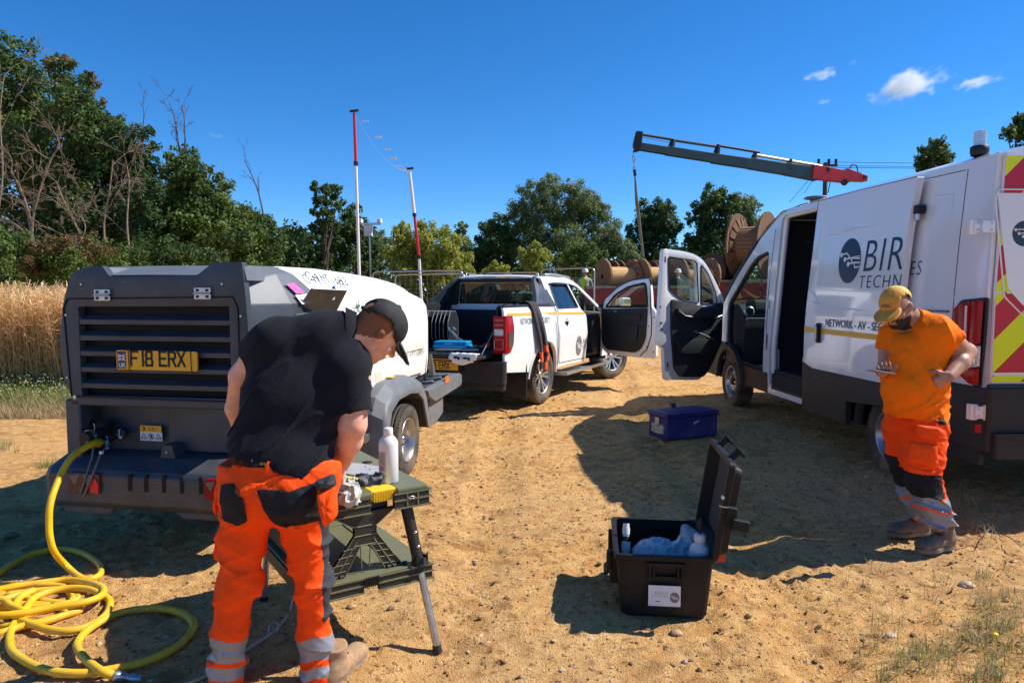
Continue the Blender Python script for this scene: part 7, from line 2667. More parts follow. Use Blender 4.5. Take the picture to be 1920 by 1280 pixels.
MB().tube([(.045 * math.cos(a), .022 * math.sin(a), 0) for a in np.linspace(0, 2 * PI, 33)[:-1]], .008, M("clear_ring", (.35, .37, .38), .15), 8, closed=True).build("ring", rl)
# ---------------- blue metal box
q0, q1 = ground_at(1251, 826), ground_at(1345, 816)
ab = math.atan2(q1.y - q0.y, q1.x - q0.x)
bw, bd = (q1 - q0).length, .33
BLU = M("chipped_blue_paint", (.005, .012, .15), .38, var=.15, scale=7, bump=.05, bscale=40, dust=(DUST, .14, .4))
bx = thing("storage_box", "scuffed dark blue metal box with a pale torn label in the van's shadow", "box", tuple(q0), ab)
mb = MB()
mb.box(0, 0, .0, bw, bd, .235, BLU, .012)
mb.build("box_body", bx)
mb = MB()
mb.box(-.012, -.012, .228, bw + .012, bd + .012, .285, BLU, .012)
mb.box(.08, .06, .286, bw - .08, bd - .06, .291, BLU, .002)
mb.build("lid", bx)
BARE = M("bare_torn_paper", (.50, .45, .33), .85, var=.35, scale=40)
mb = MB()
ring_ = [(.285, .075), (.255, .055), (.16, .050), (.06, .060), (.075, .10), (.045, .12), (.08, .15), (.17, .165), (.28, .15), (.265, .11)]
mb.prism(ring_, -.003, -.0005, BARE, "x")
mb.build("torn_label", bx)
mb = MB()
mb.box(-.014, .13, .14, -.001, .205, .225, STEEL, .004)
mb.box(-.020, .15, .12, -.012, .185, .165, STEEL, .004)
mb.build("hasp", bx)
mb = MB()
for k in range(3):
 trace([(.34 + .025 * k, .15 + .008 * k), (.365 + .025 * k, .175 + .006 * k)], .010, 0, WHITE_ST, mb, None, lambda u, v: (u, -.0015, v))
mb.build("scuffed_print", bx)
MB().prism([(.30, bd), (.36, bd), (.33, bd + .08)], .285, .33, GREY_PL, "z").build("lid_stay", bx)
# ---------------- folding work bench
bo = Vector((-.818, 3.734, 0))
ba = math.atan2(-.55, -.835)
OLV = M("olive_black_plastic", (.13, .14, .075), .45, bump=.15, bscale=160, dust=(DUST, .15, 1.0))
OLD = M("bench_dark_plastic", (.020, .022, .018), .5, bump=.15, bscale=160)
YEL = M("bench_yellow_plastic", (.80, .55, .03), .4, var=.08, scale=30)
bench = thing("work_bench", "folding plastic work bench with yellow clamp strips and silver tube legs", "work bench", tuple(bo), ba)
HT = .72
bw_ = lambda x, y, z: bo + Matrix.Rotation(ba, 3, "Z") @ Vector((x, y, z))
mb = MB()
for (x0, x1, mt_) in ((.0, .145, OLV), (.255, .335, OLV), (.425, .53, OLV)):
 mb.box(x0, -.02, HT - .022, x1, .82, HT, mt_, .006)
mb.box(.0, .80, HT - .085, .16, .822, HT - .02, OLD, .004)
mb.box(.26, .79, HT - .085, .53, .812, HT - .02, OLD, .004)
mb.box(.0, -.02, HT - .085, .53, .0, HT - .02, OLD, .004)
mb.box(-.008, -.02, HT - .085, .012, .82, HT - .02, OLD, .004)
mb.box(.515, -.02, HT - .085, .535, .81, HT - .02, OLD, .004)
mb.build("bench_top", bench)
mb = MB()
for (xa, xb) in ((.142, .255), (.338, .42)):
 mb.box(xa, .0, HT - .045, xb, .80, HT + .002, YEL, .005)
 for k in range(14):
  mb.box(xa + .003 + (xb - xa - .01) / 14 * k, .798, HT - .048, xa + .0055 + (xb - xa - .01) / 14 * k, .806, HT - .004, YEL)
mb.build("clamp_strip", bench)
mb = MB()
for (xx, yy) in ((.30, .58), (.30, .30), (.07, .30)):
 mb.lathe([(.026, HT + .001), (.026, HT + .0015), (0, HT + .0015)], BLACK_DK, 20, origin=(xx, yy, 0))
mb.build("dog_hole", bench)
mb = MB()
for zz in (HT - .022, HT - .052, HT - .086):
 mb.box(-.014, .822, zz - .003, .16, .828, zz + .003, OLV)
 mb.box(.26, .812, zz - .003, .535, .818, zz + .003, OLV)
 mb.box(-.0145, -.02, zz - .003, -.008, .825, zz + .003, OLV)
for xx in (.05, .10):
 mb.box(xx - .003, .822, HT - .085, xx + .003, .827, HT - .02, OLV)
for k in range(5):
 mb.box(-.013, .1 + .16 * k, HT - .085, -.008, .106 + .16 * k, HT - .02, OLV)
mb.tube([(.062, .828, HT - .045), (.075, .829, HT - .040), (.09, .829, HT - .040), (.10, .828, HT - .045), (.09, .829, HT - .050), (.075, .829, HT - .050)], .002, STEEL, 5, closed=True)
mb.build("edge_rib", bench)
HS = .375
mb = MB()
mb.box(-.005, -.01, HS - .012, .535, .12, HS, OLV, .004)
mb.box(-.005, .70, HS - .012, .535, .83, HS, OLV, .004)
mb.box(-.005, .12, HS - .012, .14, .70, HS, OLV, .004)
mb.box(.43, .12, HS - .012, .535, .70, HS, OLV, .004)
mb.box(.14, .12, HS - .016, .43, .70, HS - .006, OLV, .002)
for (a, b_, c, d) in ((-.012, .818, .24, .835), (.30, .810, .542, .827), (-.012, -.02, .542, -.004), (-.014, -.02, .004, .83), (.526, -.02, .544, .82)):
 mb.box(a, b_, HS - .068, c, d, HS - .008, OLD, .003)
mb.box(.22, .80, HS - .05, .32, .82, HS - .008, OLD, .003)
mb.build("shelf", bench)
mb = MB()
for zz in (HS - .008, HS - .037, HS - .068):
 mb.box(-.018, .835, zz - .003, .24, .841, zz + .003, OLV)
 mb.box(.30, .827, zz - .003, .542, .833, zz + .003, OLV)
for k in range(9):
 mb.box(.225 + .009 * k, .820, HS - .048, .228 + .009 * k, .838, HS - .010, OLD)
mb.build("shelf_rib", bench)
for yy, s in ((.775, 1), (.03, -1)):
 mb = MB()
 out = [(.14, HT - .085), (.42, HT - .085), (.315, HS + .205), (.315, HS + .165), (.45, HS + .0), (.11, HS + .0), (.235, HS + .165), (.235, HS + .205)]
 out2 = [(.14, HT - .085), (.42, HT - .085), (.325, HS + .20), (.325, HS + .16), (.45, HS), (.37, HS), (.30, HS + .12), (.255, HS + .12), (.19, HS), (.11, HS), (.225, HS + .16), (.225, HS + .20)]
 mb.prism(out2, yy - .012, yy + .012, OLD, "y")
 mb.build("brace", bench, bevel=.003)
 mb = MB()
 for (a, b_) in (((.11, HS), (.225, HS + .16)), ((.19, HS), (.255, HS + .12)), ((.45, HS), (.325, HS + .16)), ((.37, HS), (.30, HS + .12)), ((.14, HT - .085), (.225, HS + .20)), ((.42, HT - .085), (.325, HS + .20)), ((.225, HS + .12), (.325, HS + .12)),
     ((.225, HS + .16), (.325, HS + .16)), ((.225, HS + .20), (.325, HS + .20)), ((.255, HS + .12), (.262, HS + .02)), ((.30, HS + .12), (.296, HS + .02)), ((.15, HS), (.24, HS + .14)), ((.41, HS), (.315, HS + .14))):
  mb.tube([(a[0], yy + .013, a[1]), (b_[0], yy + .013, b_[1])], .003, OLV, 4)
 for k in range(4):
  z_ = HS + .02 + .03 * k
  mb.tube([(.12 + .022 * k, yy + .013, z_), (.20 + .016 * k, yy + .013, z_ + .004)], .0025, OLV, 4)
  mb.tube([(.44 - .022 * k, yy + .013, z_), (.365 - .016 * k, yy + .013, z_ + .004)], .0025, OLV, 4)
 for xx in (.10, .125, .15, .175, .385, .41, .435, .46):
  mb.cyl((xx - .008, yy + .015, HS + .004), (xx + .008, yy + .015, HS + .004), .010, OLD, n=8)
 mb.build("brace_rib", bench)
mb = MB()
mb.box(.43, .05, HS + .01, .515, .76, HT - .09, OLD, .01)
mb.box(.16, .04, HT - .10, .42, .76, HT - .05, OLD, .01)
mb.build("inner_panel", bench)
f1l, f2l = (.02, .861), (.50, .02)
for (tx_, ty_, fx_, fy_) in ((.085, .755, .0, .905), (.085, .035, .0, -.06), (.46, .755, .50, .86), (.46, .035, .50, -.03)):
 mb = MB()
 P0, P1 = Vector((tx_, ty_, HT - .05)), Vector((fx_, fy_, 0.0))
 pm_ = lambda t: P0.lerp(P1, t)
 mb.tube([pm_(0), pm_(.48)], [.027, .024], OLD, 14)
 lg = mb.build("leg", bench)
 MB().tube([pm_(.50), pm_(.965)], .0165, STEEL, 16).build("leg_tube", lg)
 MB().tube([pm_(.955), pm_(1.0)], [.0195, .021], BLACK_PL, 14).build("rubber_foot", lg)
 mb = MB()
 for t in (.24, .33, .42):
  c = pm_(t) + Vector((-.004, .024, .004))
  mb.lathe([(0, .006), (.006, .004), (.008, 0)], CHROME, 10, "y", tuple(c))
 mb.build("button", lg)
 mb = MB()
 c = pm_(.475)
 mb.lathe([(.030, -.01), (.036, -.035), (.04, -.045)], OLD, 14, origin=(c.x, c.y, HS + .045))
 for k in range(8):
  a = 2 * PI * k / 8
  mb.box(c.x + .034 * math.cos(a) - .003, c.y + .034 * math.sin(a) - .003, HS, c.x + .034 * math.cos(a) + .003, c.y + .034 * math.sin(a) + .003, HS + .04, OLD)
 mb.build("socket", lg)
pb_ = ground_at(729, 903, HT)
bt = thing("solvent_bottle", "tall translucent white bottle with a small pink label on the work bench", "bottle", (pb_.x, pb_.y, HT + .001), math.radians(-15))
TB = M("translucent_bottle", (.70, .72, .72), .3, spec=.5, sss=.0)
mb = MB()
prof = [(0, 0), (.038, 0), (.0425, .005), (.0425, .165), (.041, .180), (.032, .196), (.019, .208), (.0165, .214)]
mb.lathe(prof, TB, 40)
bo_ = mb.build("bottle", bt)
mb = MB()
mb.lathe([(.0428, .008), (.0428, .140)], M("liquid_tone", (.58, .61, .62), .3), 40)
MB().lathe([(.019, .205), (.0205, .207), (.0205, .236), (.018, .240), (0, .240)], M("white_screw_cap", (.78, .76, .76), .4), 30).build("cap", bt)
mb = MB()
a0_, a1_ = math.radians(218), math.radians(278)
PK = M("faded_pink_label", (.50, .33, .33), .55, var=.1, scale=60)
mb.lathe([(.0432, .055), (.0432, .140)], PK, 14, a0=a0_, a1=a1_)
lb_ = mb.build("label", bt)
mb = MB()
for k in range(9):
 a = a0_ + .3 + .07 * k
 mb.lathe([(.0436, .060), (.0436, .078)], BLACK_INK if k % 2 else PG, 1, a0=a, a1=a + .035)
for k in range(5):
 mb.lathe([(.0436, .092 + .008 * k), (.0436, .095 + .008 * k)], GREY_INK, 5, a0=a0_ + .2, a1=a1_ - .2)
mb.build("barcode", lb_)
mb = MB()
g = ground_at(676, 884, HT)
pl = thing("metal_plate", "bent pale metal sheet lying on the bench beside the white bottle", "metal plate", (g.x, g.y, HT + .004), math.radians(-28))
mb.box(-.12, -.085, .0, .11, .095, .006, M("brushed_aluminium", (.55, .56, .57), .35, .7, var=.08, scale=14), .002)
mb.box(.09, -.085, .0, .115, .095, .020, MATS["brushed_aluminium"], .003)
for xx, yy in ((-.05, -.04), (.03, .03), (.06, -.05), (-.02, .06)):
 mb.cyl((xx, yy, .0065), (xx, yy, .0075), .004, BLACK_DK, n=8)
mb.build("plate", pl)
def cloth(name, label, cat, c, size, seed, mat, drape=None, h=.004, rot=0, fl=.4):
 t = thing(name, label, cat, tuple(c))
 o_ = np.array(c)
 lo_, hi_ = o_ - np.array(size) - .03, o_ + np.array(size) + .03
 if drape:
  for d_ in drape:
   lo_ = np.minimum(lo_, np.array(d_) - .06)
   hi_ = np.maximum(hi_, np.array(d_) + .06)
 bl = Blob(lo_, hi_, h)
 rs = np.random.RandomState(seed)
 for k in range(7):
  q = o_ + rs.uniform(-.6, .6, 3) * np.array(size)
  bl.ell(q, np.array(size) * rs.uniform(.35, .6), None, .02)
 if drape:
  bl.path([o_] + [np.array(d_) for d_ in drape], [.035] + [.026] * (len(drape) - 1) + [.018], .02)
 bl.folds(lambda X, Y, Z: -(1 - np.abs(2 * vn3(X * 34, Y * 34, Z * 34, seed) - 1)) ** 3 * .024 - (1 - np.abs(2 * vn3(X * 70, Y * 70, Z * 70, seed + 1) - 1)) ** 2 * .008 + .010)
 bl.build("cloth", [mat], t, relax=0)
 return t
RAG = M("pale_knit_glove", (.45, .47, .43), .9, var=.15, scale=60, bump=.3, bscale=200)
c = ground_at(648, 914, HT + .03)
cloth("work_glove", "crumpled pale grey knitted glove hanging over the bench edge", "glove", c, (.055, .05, .030), 5, RAG, [ground_at(655, 930, HT + .012), point_at(668, 936, 3.02), point_at(676, 950, 3.0)])
c = ground_at(693, 900, HT + .018)
cloth("work_glove", "flat dark grey glove lying between the metal sheet and the white bottle", "glove", c, (.055, .035, .018), 8, M("dark_glove_palm", (.10, .105, .12), .6, var=.2, scale=50))
c = ground_at(633, 925, HT + .012)
cloth("rag", "dull pinkish cloth strip drooping over the bench edge under the pale glove", "cloth", c, (.045, .035, .016), 9, M("dusty_pink_rag", (.30, .20, .17), .9, var=.2, scale=30), [point_at(650, 938, 3.0), point_at(664, 948, 2.97)])
g = ground_at(612, 905, HT)
cn = thing("tool_canister", "pale grey plastic tub with black cable coiled on its lid at the bench's far side", "tub", (g.x - .06, g.y + .28, HT + .001), .3)
mb = MB()
GT = M("pale_grey_tub", (.36, .35, .32), .5, var=.08, scale=30)
mb.lathe([(0, 0), (.062, 0), (.070, .13), (.074, .131), (.074, .150), (.066, .155), (0, .155)], GT, 28)
mb.build("tub", cn)
MB().tube(spline([(-.05, 0, .17), (0, -.04, .19), (.05, 0, .21), (.01, .05, .22), (-.04, .0, .20), (.02, -.04, .16)], 6), .009, BLACK_PL, 8).build("cable_coil", cn)
MB().cyl((.02, -.02, .17), (.03, -.03, .235), .014, M("orange_plug", (.75, .15, .02), .5), n=12).build("plug", cn)
tl_ = thing("wire_brush", "grey steel tool gripped in the bending person's hand", "hand tool", tuple(point_at(641, 885, 3.02)))
mb = MB()
mb.tube([(-.03, .02, -.03), (0, 0, 0), (.03, -.02, .05)], [.010, .012, .010], STEEL, 10)
mb.build("shaft", tl_)
MB().tube([(-.03, .02, -.03), (-.055, .035, -.055)], [.016, .012], BLACK_PL, 10).build("handle", tl_)
# ---------------- lifting straps draped over the pickup's side
dr_ = thing("lifting_sling", "dark doubled webbing sling with orange end bands draped over the pickup's bed side", "sling", tuple(on_truck(.86, .95, 1.40)))
org = Vector(dr_.location)
SLG = M("dark_webbing", (.045, .038, .045), .85, var=.25, scale=30, bump=.3, bscale=90)
SLO = M("orange_band", (.85, .09, .02), .7, var=.15, scale=30)
i = 0
for (yt, yb, zb, dx, w) in ((.78, .92, .52, .06, .040), (.86, 1.02, .50, .085, .045), (.94, 1.10, .52, .07, .040), (.90, 1.02, .66, .12, .036)):
 pts = [on_truck(.62, yt - .02, 1.34), on_truck(.78, yt, 1.425), on_truck(.86, yt + .01, 1.43), on_truck(.92, yt + .04, 1.34), on_truck(.97 + dx * .4, (yt + yb) / 2, 1.05), on_truck(.98 + dx * .6, yb - .02, .75), on_truck(.97 + dx * .6, yb, zb)]
 sp = spline(pts, 6)
 mb = MB()
 V = []
 tdir = Vector(TF.Y)
 n_ = len(sp)
 for k, p in enumerate(sp):
  ww = w * (1 + .15 * math.sin(k * .6 + i))
  nn = Vector(TF.X) * .010
  for s_, t_ in ((-1, -1), (1, -1), (1, 1), (-1, 1)):
   V.append(p - org + tdir * ww * s_ + nn * t_)
 for k in range(n_ - 1):
  mt_ = SLO if (k > n_ * .74 and (k // 3) % 2 == (i % 2)) else SLG
  mb.add([V[k * 4 + j] for j in range(4)] + [V[k * 4 + 4 + j] for j in range(4)], [(j, (j + 1) % 4, (j + 1) % 4 + 4, j + 4) for j in range(4)], mt_, True)
 mb.build("strap", dr_)
 i += 1
# ------------------------------------------------------------------ trees and plants
def leaf_mat(name, c1, c2, trans=.35):
 m = bpy.data.materials.new(name)
 m.use_nodes = True
 nt = m.node_tree
 nt.nodes.clear()
 o = nt.nodes.new("ShaderNodeOutputMaterial")
 g = nt.nodes.new("ShaderNodeNewGeometry")
 r = nt.nodes.new("ShaderNodeValToRGB")
 r.color_ramp.elements[0].color = (*c1, 1)
 r.color_ramp.elements[1].color = (*c2, 1)
 nt.links.new(g.outputs["Random Per Island"], r.inputs[0])
 d = nt.nodes.new("ShaderNodeBsdfPrincipled")
 d.inputs["Roughness"].default_value = .55
 d.inputs["Specular IOR Level"].default_value = .3
 t = nt.nodes.new("ShaderNodeBsdfTranslucent")
 nt.links.new(r.outputs[0], d.inputs["Base Color"])
 h = nt.nodes.new("ShaderNodeHueSaturation")
 h.inputs["Value"].default_value = 1.5
 h.inputs["Hue"].default_value = .485
 nt.links.new(r.outputs[0], h.inputs["Color"])
 nt.links.new(h.outputs[0], t.inputs[0])
 mx = nt.nodes.new("ShaderNodeMixShader")
 mx.inputs[0].default_value = trans
 nt.links.new(d.outputs[0], mx.inputs[1])
 nt.links.new(t.outputs[0], mx.inputs[2])
 nt.links.new(mx.outputs[0], o.inputs[0])
 return m
LEAF = {"dark": leaf_mat("leaf_dark_green", (.036, .074, .022), (.10, .16, .038)),
  "mid": leaf_mat("leaf_mid_green", (.055, .11, .022), (.155, .22, .048)),
  "willow": leaf_mat("leaf_grey_green", (.09, .135, .05), (.22, .27, .10)),
  "yellow": leaf_mat("leaf_yellow_green", (.18, .22, .03), (.38, .40, .07)),
  "ivy": leaf_mat("leaf_ivy", (.022, .060, .018), (.060, .11, .03)),
  "brown": leaf_mat("leaf_browned", (.10, .075, .03), (.20, .15, .06))}
BARK = M("bark", (.10, .075, .055), .9, var=.3, scale=12, bump=.4, bscale=20)
BARK_P = M("pale_dead_bark", (.23, .17, .115), .9, var=.3, scale=14, bump=.3)
def leaves(name, centers, radii, n, size, mats, parent, seed, squash=(1, 1, 1), sub=10, core=.25):
 """leaf-sized faces gathered in many small sprays over the lobes of a crown"""
 rs = np.random.RandomState(seed)
 C0, R0 = np.array(centers, float), np.array(radii, float)
 wgt = R0 ** 2 / (R0 ** 2).sum()
 SC_, SR_ = [], []
 for c, r in zip(C0, R0):
  k = max(5, int(sub * (r / R0.max()) ** .5 * 2.2))
  d = rs.normal(size=(k, 3))
  d /= np.linalg.norm(d, axis=1)[:, None]
  rad = r * rs.uniform(.45, 1.02, (k, 1)) ** .6
  SC_.append(c + d * rad * np.array(squash))
  SR_.append(r * rs.uniform(.16, .40, k))
 SC_, SR_ = np.vstack(SC_), np.concatenate(SR_)
 p = SR_ ** 2
 p /= p.sum()
 ci = rs.choice(len(SC_), n, p=p)
 d = rs.normal(size=(n, 3))
 d /= np.linalg.norm(d, axis=1)[:, None]
 rr = SR_[ci][:, None] * rs.uniform(.3, 1.15, (n, 1))
 P_ = SC_[ci] + d * rr
 nc = int(n * core)
 li = rs.choice(len(C0), nc, p=wgt)
 d2 = rs.normal(size=(nc, 3))
 d2 /= np.linalg.norm(d2, axis=1)[:, None]
 P_[:nc] = C0[li] + d2 * (R0[li][:, None] * rs.uniform(.1, .8, (nc, 1))) * np.array(squash)
 keep = P_[:, 2] > .02
 P_, d = P_[keep], d[keep]
 n = len(P_)
 nrm = d + rs.normal(size=(n, 3)) * .7 + np.array([0, 0, .35])
 nrm /= np.linalg.norm(nrm, axis=1)[:, None]
 a = np.cross(nrm, rs.normal(size=(n, 3)))
 a /= np.linalg.norm(a, axis=1)[:, None]
 b = np.cross(nrm, a)
 s = size * rs.uniform(.55, 1.35, (n, 1))
 V = np.stack([P_ - a * s * .5, P_ + b * s * .28 + nrm * s * .05, P_ + a * s * .55, P_ - b * s * .28 + nrm * s * .05], 1).reshape(-1, 3)
 F = np.arange(n * 4).reshape(-1, 4)
 org = np.array(parent.location)
 mi = None
 if len(mats) > 1:
  reg = vn3(P_[:, 0] * .9, P_[:, 1] * .9, P_[:, 2] * .9, seed)
  mi = np.minimum((reg > .60).astype(int), len(mats) - 1)
 return np_mesh(name, V - org, F, mats, mi, False, parent)
def tree(label, cat, group, lobes, Y, kind, n, size, seed, name="tree", depth=.8, trunk=True, base=None, trunk_r=.16, core=.25):
 """lobes: (px, py, radius px) of the crown as seen, set at distance Y with real depth"""
 rs = np.random.RandomState(seed)
 C_, R_ = [], []
 for (px, py, rp) in lobes:
  r = rp / FPX * Y
  dy = rs.uniform(-.5, .5) * depth * 2.2
  q = point_at(px, py, Y + dy)
  C_.append(tuple(q))
  R_.append(r * (Y + dy) / Y)
 mx_ = sum(c[0] for c in C_) / len(C_) if base is None else point_at(base, 549, Y).x
 t = thing(name, label, cat, (mx_, Y, 0), group=group)
 mats = [LEAF[k] for k in (kind if isinstance(kind, tuple) else (kind,))]
 leaves("crown", C_, R_, n, size, mats, t, seed, core=core)
 if trunk:
  mb = MB()
  top = max(c[2] for c in C_)
  tp = [Vector((0, 0, -.1))]
  for k in range(1, 6):
   tp.append(Vector((rs.uniform(-.12, .12) * k * .5, rs.uniform(-.12, .12) * k * .5, top * .8 * k / 5)))
  mb.tube(tp, [trunk_r * (1 - .15 * k) for k in range(6)], BARK, 8)
  for c, r in list(zip(C_, R_))[:9]:
   e = Vector(c) - Vector((mx_, Y, 0))
   k = max(1, min(4, int(e.z / (top * .8) * 5 * .6)))
   st_ = tp[k]
   md = st_.lerp(e, .55) + Vector((rs.uniform(-.2, .2), rs.uniform(-.2, .2), rs.uniform(0, .3)))
   mb.tube([st_, md, e], [trunk_r * .45, trunk_r * .28, trunk_r * .1], BARK, 5)
  mb.build("trunk", t)
 return t
def bare(label, pts_px, Y, seed, spread=.5, levels=4, r0=.05, cat="dead tree", group=None, mat=None, name="dead_tree", nb=3):
 """leafless branching: the main stem follows pts_px"""
 rs = np.random.RandomState(seed)
 q = [Vector(point_at(x, y, Y)) for x, y in pts_px]
 t = thing(name, label, cat, tuple((q[0].x, q[0].y, 0 if q[0].z < 3 else q[0].z)), group=group)
 org = Vector(t.location)
 mb = MB()
 r0 *= .72
 def grow(p, d, L, r, lv):
  n = 4
  pts, rad = [p], [r]
  for k in range(n):
   d = (d + Vector(rs.normal(size=3)) * .16).normalized()
   p = p + d * L / n
   pts.append(p)
   rad.append(max(.005, r * (1 - .17 * (k + 1))))
  mb.tube([x - org for x in pts], rad, mat or BARK_P, 4, cap=False)
  if lv > 0:
   for k in range(nb):
    s = pts[1 + int(rs.randint(1, n))]
    d2 = (d + Vector(rs.normal(size=3)) * spread * Vector((1, .6, 1)).length * .6)
    d2 = Vector((d2.x, d2.y * .7, d2.z)).normalized()
    grow(s, d2, L * rs.uniform(.45, .75), r * .55, lv - 1)
 for a, b_ in zip(q[:-1], q[1:]):
  pass
 sp = spline(q, 4)
 rad = [r0 * (1 - .7 * k / len(sp)) for k in range(len(sp))]
 mb.tube([x - org for x in sp], rad, mat or BARK_P, 6, cap=False)
 L = (q[-1] - q[0]).length
 for k in range(len(sp) // 4, len(sp), 2):
  d = (sp[min(k + 1, len(sp) - 1)] - sp[k - 1]).normalized()
  d2 = (d + Vector(rs.normal(size=3)) * spread).normalized()
  grow(sp[k], Vector((d2.x, d2.y * .5, abs(d2.z) + .1)).normalized(), L * rs.uniform(.15, .35), rad[k] * .6, levels - 2)
 mb.build("branches", t)
 return t
GW = "trees of the wood on the left"
tree("tall dark green tree at the picture's left edge, highest of the wood", "tree", GW, [(30, 120, 52), (-30, 150, 60), (62, 160, 48), (20, 200, 75), (90, 215, 45), (-40, 260, 90), (55, 290, 80), (20, 380, 95), (100, 330, 60)], 27, ("dark", "mid"), 26000, .17, 11)
tree("tall tree with browned pointed top beside the highest one", "tree", GW, [(120, 125, 26), (112, 112, 16), (135, 165, 32), (170, 150, 18), (150, 200, 38), (110, 220, 40), (180, 215, 30), (140, 270, 60), (185, 270, 45), (150, 340, 60)], 26, ("dark", "brown"), 19000, .15, 12)
tree("broad dark tree filling the middle of the left wood", "tree", GW, [(205, 265, 42), (225, 245, 30), (250, 300, 45), (200, 330, 60), (255, 370, 60), (170, 400, 70), (250, 440, 70), (120, 450, 80), (190, 480, 70)], 25, ("dark", "ivy"), 24000, .15, 13)
tree("narrow ivy-clad tree with a conical top and two bare twigs above", "tree", GW, [(267, 250, 20), (262, 285, 32), (275, 320, 36), (265, 370, 42), (285, 420, 48)], 23, "ivy", 9000, .13, 14)
tree("rounded green tree with a bare forked top, right part of the left wood", "tree", GW, [(345, 292, 28), (330, 330, 36), (372, 330, 36), (345, 370, 52), (395, 370, 42), (420, 350, 24), (350, 430, 65), (415, 425, 52), (310, 440, 50), (370, 480, 60)], 24, ("mid", "dark"), 24000, .14, 15)
tree("lower green tree sloping down at the right end of the left wood", "tree", GW, [(455, 412, 32), (435, 440, 40), (485, 425, 30), (470, 460, 44), (510, 445, 32), (430, 490, 42), (500, 485, 40)], 27, ("mid", "dark"), 13000, .14, 16)
tree("low dark tree between the left wood and the slender tree", "tree", GW, [(545, 450, 28), (575, 455, 26), (540, 485, 34), (590, 485, 34), (620, 470, 30)], 33, "dark", 8000, .15, 17)
tree("olive scrub bush at the foot of the wood at the far left", "bush", "bushes at the foot of the wood", [(-10, 470, 40), (35, 480, 42), (75, 490, 34), (10, 510, 34), (60, 515, 30)], 19, ("mid", "brown"), 11000, .09, 18, name="bush", trunk=False)
tree("olive scrub bush with brown leaves behind the compressor's rear", "bush", "bushes at the foot of the wood", [(110, 470, 34), (150, 465, 40), (120, 510, 34), (185, 480, 40), (215, 500, 34)], 20, ("brown", "mid"), 10000, .09, 19, name="bush", trunk=False)
tree("dark green bush behind the compressor's hinged hood", "bush", "bushes at the foot of the wood", [(260, 485, 36), (310, 488, 38), (355, 492, 34), (240, 515, 30), (400, 495, 30), (300, 515, 30)], 21, ("dark", "mid"), 11000, .10, 20, name="bush", trunk=False)
tree("small bright green bush low in front of the dark wood", "bush", "bushes at the foot of the wood", [(135, 480, 14), (150, 500, 16), (130, 510, 14)], 18, "mid", 1500, .08, 21, name="bush", trunk=False)
GD = "dead bare trees in the left wood"
bare("pale dead tree leaning left in front of the wood, lowest trunk bright brown", [(70, 500), (58, 430), (45, 370), (20, 320)], 21, 31, .55, 5, .075, group=GD)
bare("dead many-branched tree spreading right in front of the wood", [(75, 500), (60, 440), (68, 380), (95, 300), (110, 280)], 21, 32, .5, 5, .07, group=GD)
bare("thin dead tree fanning out above brown scrub", [(165, 500), (150, 440), (125, 390), (105, 340)], 21, 33, .5, 5, .055, group=GD)
bare("dead tree with fine grey twigs beside the conical tree", [(200, 500), (195, 420), (205, 360), (212, 300)], 21, 34, .4, 5, .05, group=GD)
bare("pale vertical dead stems before the ivy-clad tree", [(245, 490), (238, 420), (242, 350), (238, 310)], 21, 35, .35, 4, .05, group=GD)
bare("brown dead bough arching at the picture's left edge", [(-10, 430), (5, 330), (0, 220), (8, 140)], 22, 36, .35, 4, .045, group=GD)
bare("bare grey forked twigs rising from the rounded tree's top", [(340, 300), (335, 270), (328, 225), (318, 195)], 24, 37, .38, 4, .04, group=GD, mat=BARK)
bare("second bare forked top beside the rounded tree's first", [(345, 300), (347, 260), (345, 220), (340, 200)], 24, 38, .30, 4, .035, group=GD, mat=BARK)
bare("two bare twigs standing up from the conical tree", [(268, 245), (270, 215), (268, 190), (272, 170)], 23, 39, .28, 3, .022, group=GD, mat=BARK, nb=1)
bare("bare grey branch leaning left above the low trees", [(495, 410), (487, 370), (475, 335), (458, 300)], 27, 40, .28, 4, .045, group=GD, mat=BARK, nb=2)
bare("brown dead bough in the scrub under the dead trees", [(30, 510), (60, 470), (40, 430), (10, 410)], 20, 41, .6, 5, .05, group=GD)
bare("tangle of brown dead stems behind the compressor", [(130, 515), (140, 470), (160, 430), (150, 400)], 20, 42, .6, 5, .045, group=GD)
GM = "trees behind the pickup"
tree("slender airy tree standing above the hedge left of the tall pole", "tree", GM, [(595, 352, 13), (612, 358, 11), (630, 358, 13), (600, 378, 13), (622, 385, 14), (640, 380, 9), (610, 405, 15), (600, 425, 16), (622, 425, 14), (588, 400, 8)], 30, "dark", 3600, .15, 51, base=612, trunk_r=.09, core=.05)
tree("dark tree just behind the tall red and white pole", "tree", GM, [(655, 405, 22), (640, 435, 30), (672, 430, 26), (690, 455, 26), (645, 470, 36), (685, 485, 30)], 32, "dark", 9000, .15, 52)
tree("grey-green hedge bush between the tall pole and the camera pole", "bush", GM, [(705, 450, 20), (718, 470, 26), (700, 490, 26)], 34, "willow", 4000, .14, 53, name="bush")
tree("rounded yellow-green tree behind the shorter pole", "tree", GM, [(760, 440, 26), (800, 442, 28), (838, 455, 28), (775, 470, 36), (820, 475, 38), (860, 485, 26), (745, 480, 30), (790, 500, 36), (845, 505, 30), (760, 525, 34), (815, 530, 34), (868, 520, 30)], 29, "yellow", 21000, .13, 54)
tree("little green tree top poking up right of the yellow-green tree", "tree", GM, [(866, 428, 12), (862, 448, 15), (875, 465, 18), (885, 485, 18)], 36, "willow", 2600, .15, 55)
tree("dark tree joining the yellow-green tree and the big willow", "tree", GM, [(915, 440, 24), (935, 425, 24), (925, 465, 36), (960, 450, 30), (900, 480, 30), (955, 490, 38)], 33, "dark", 11000, .15, 56)
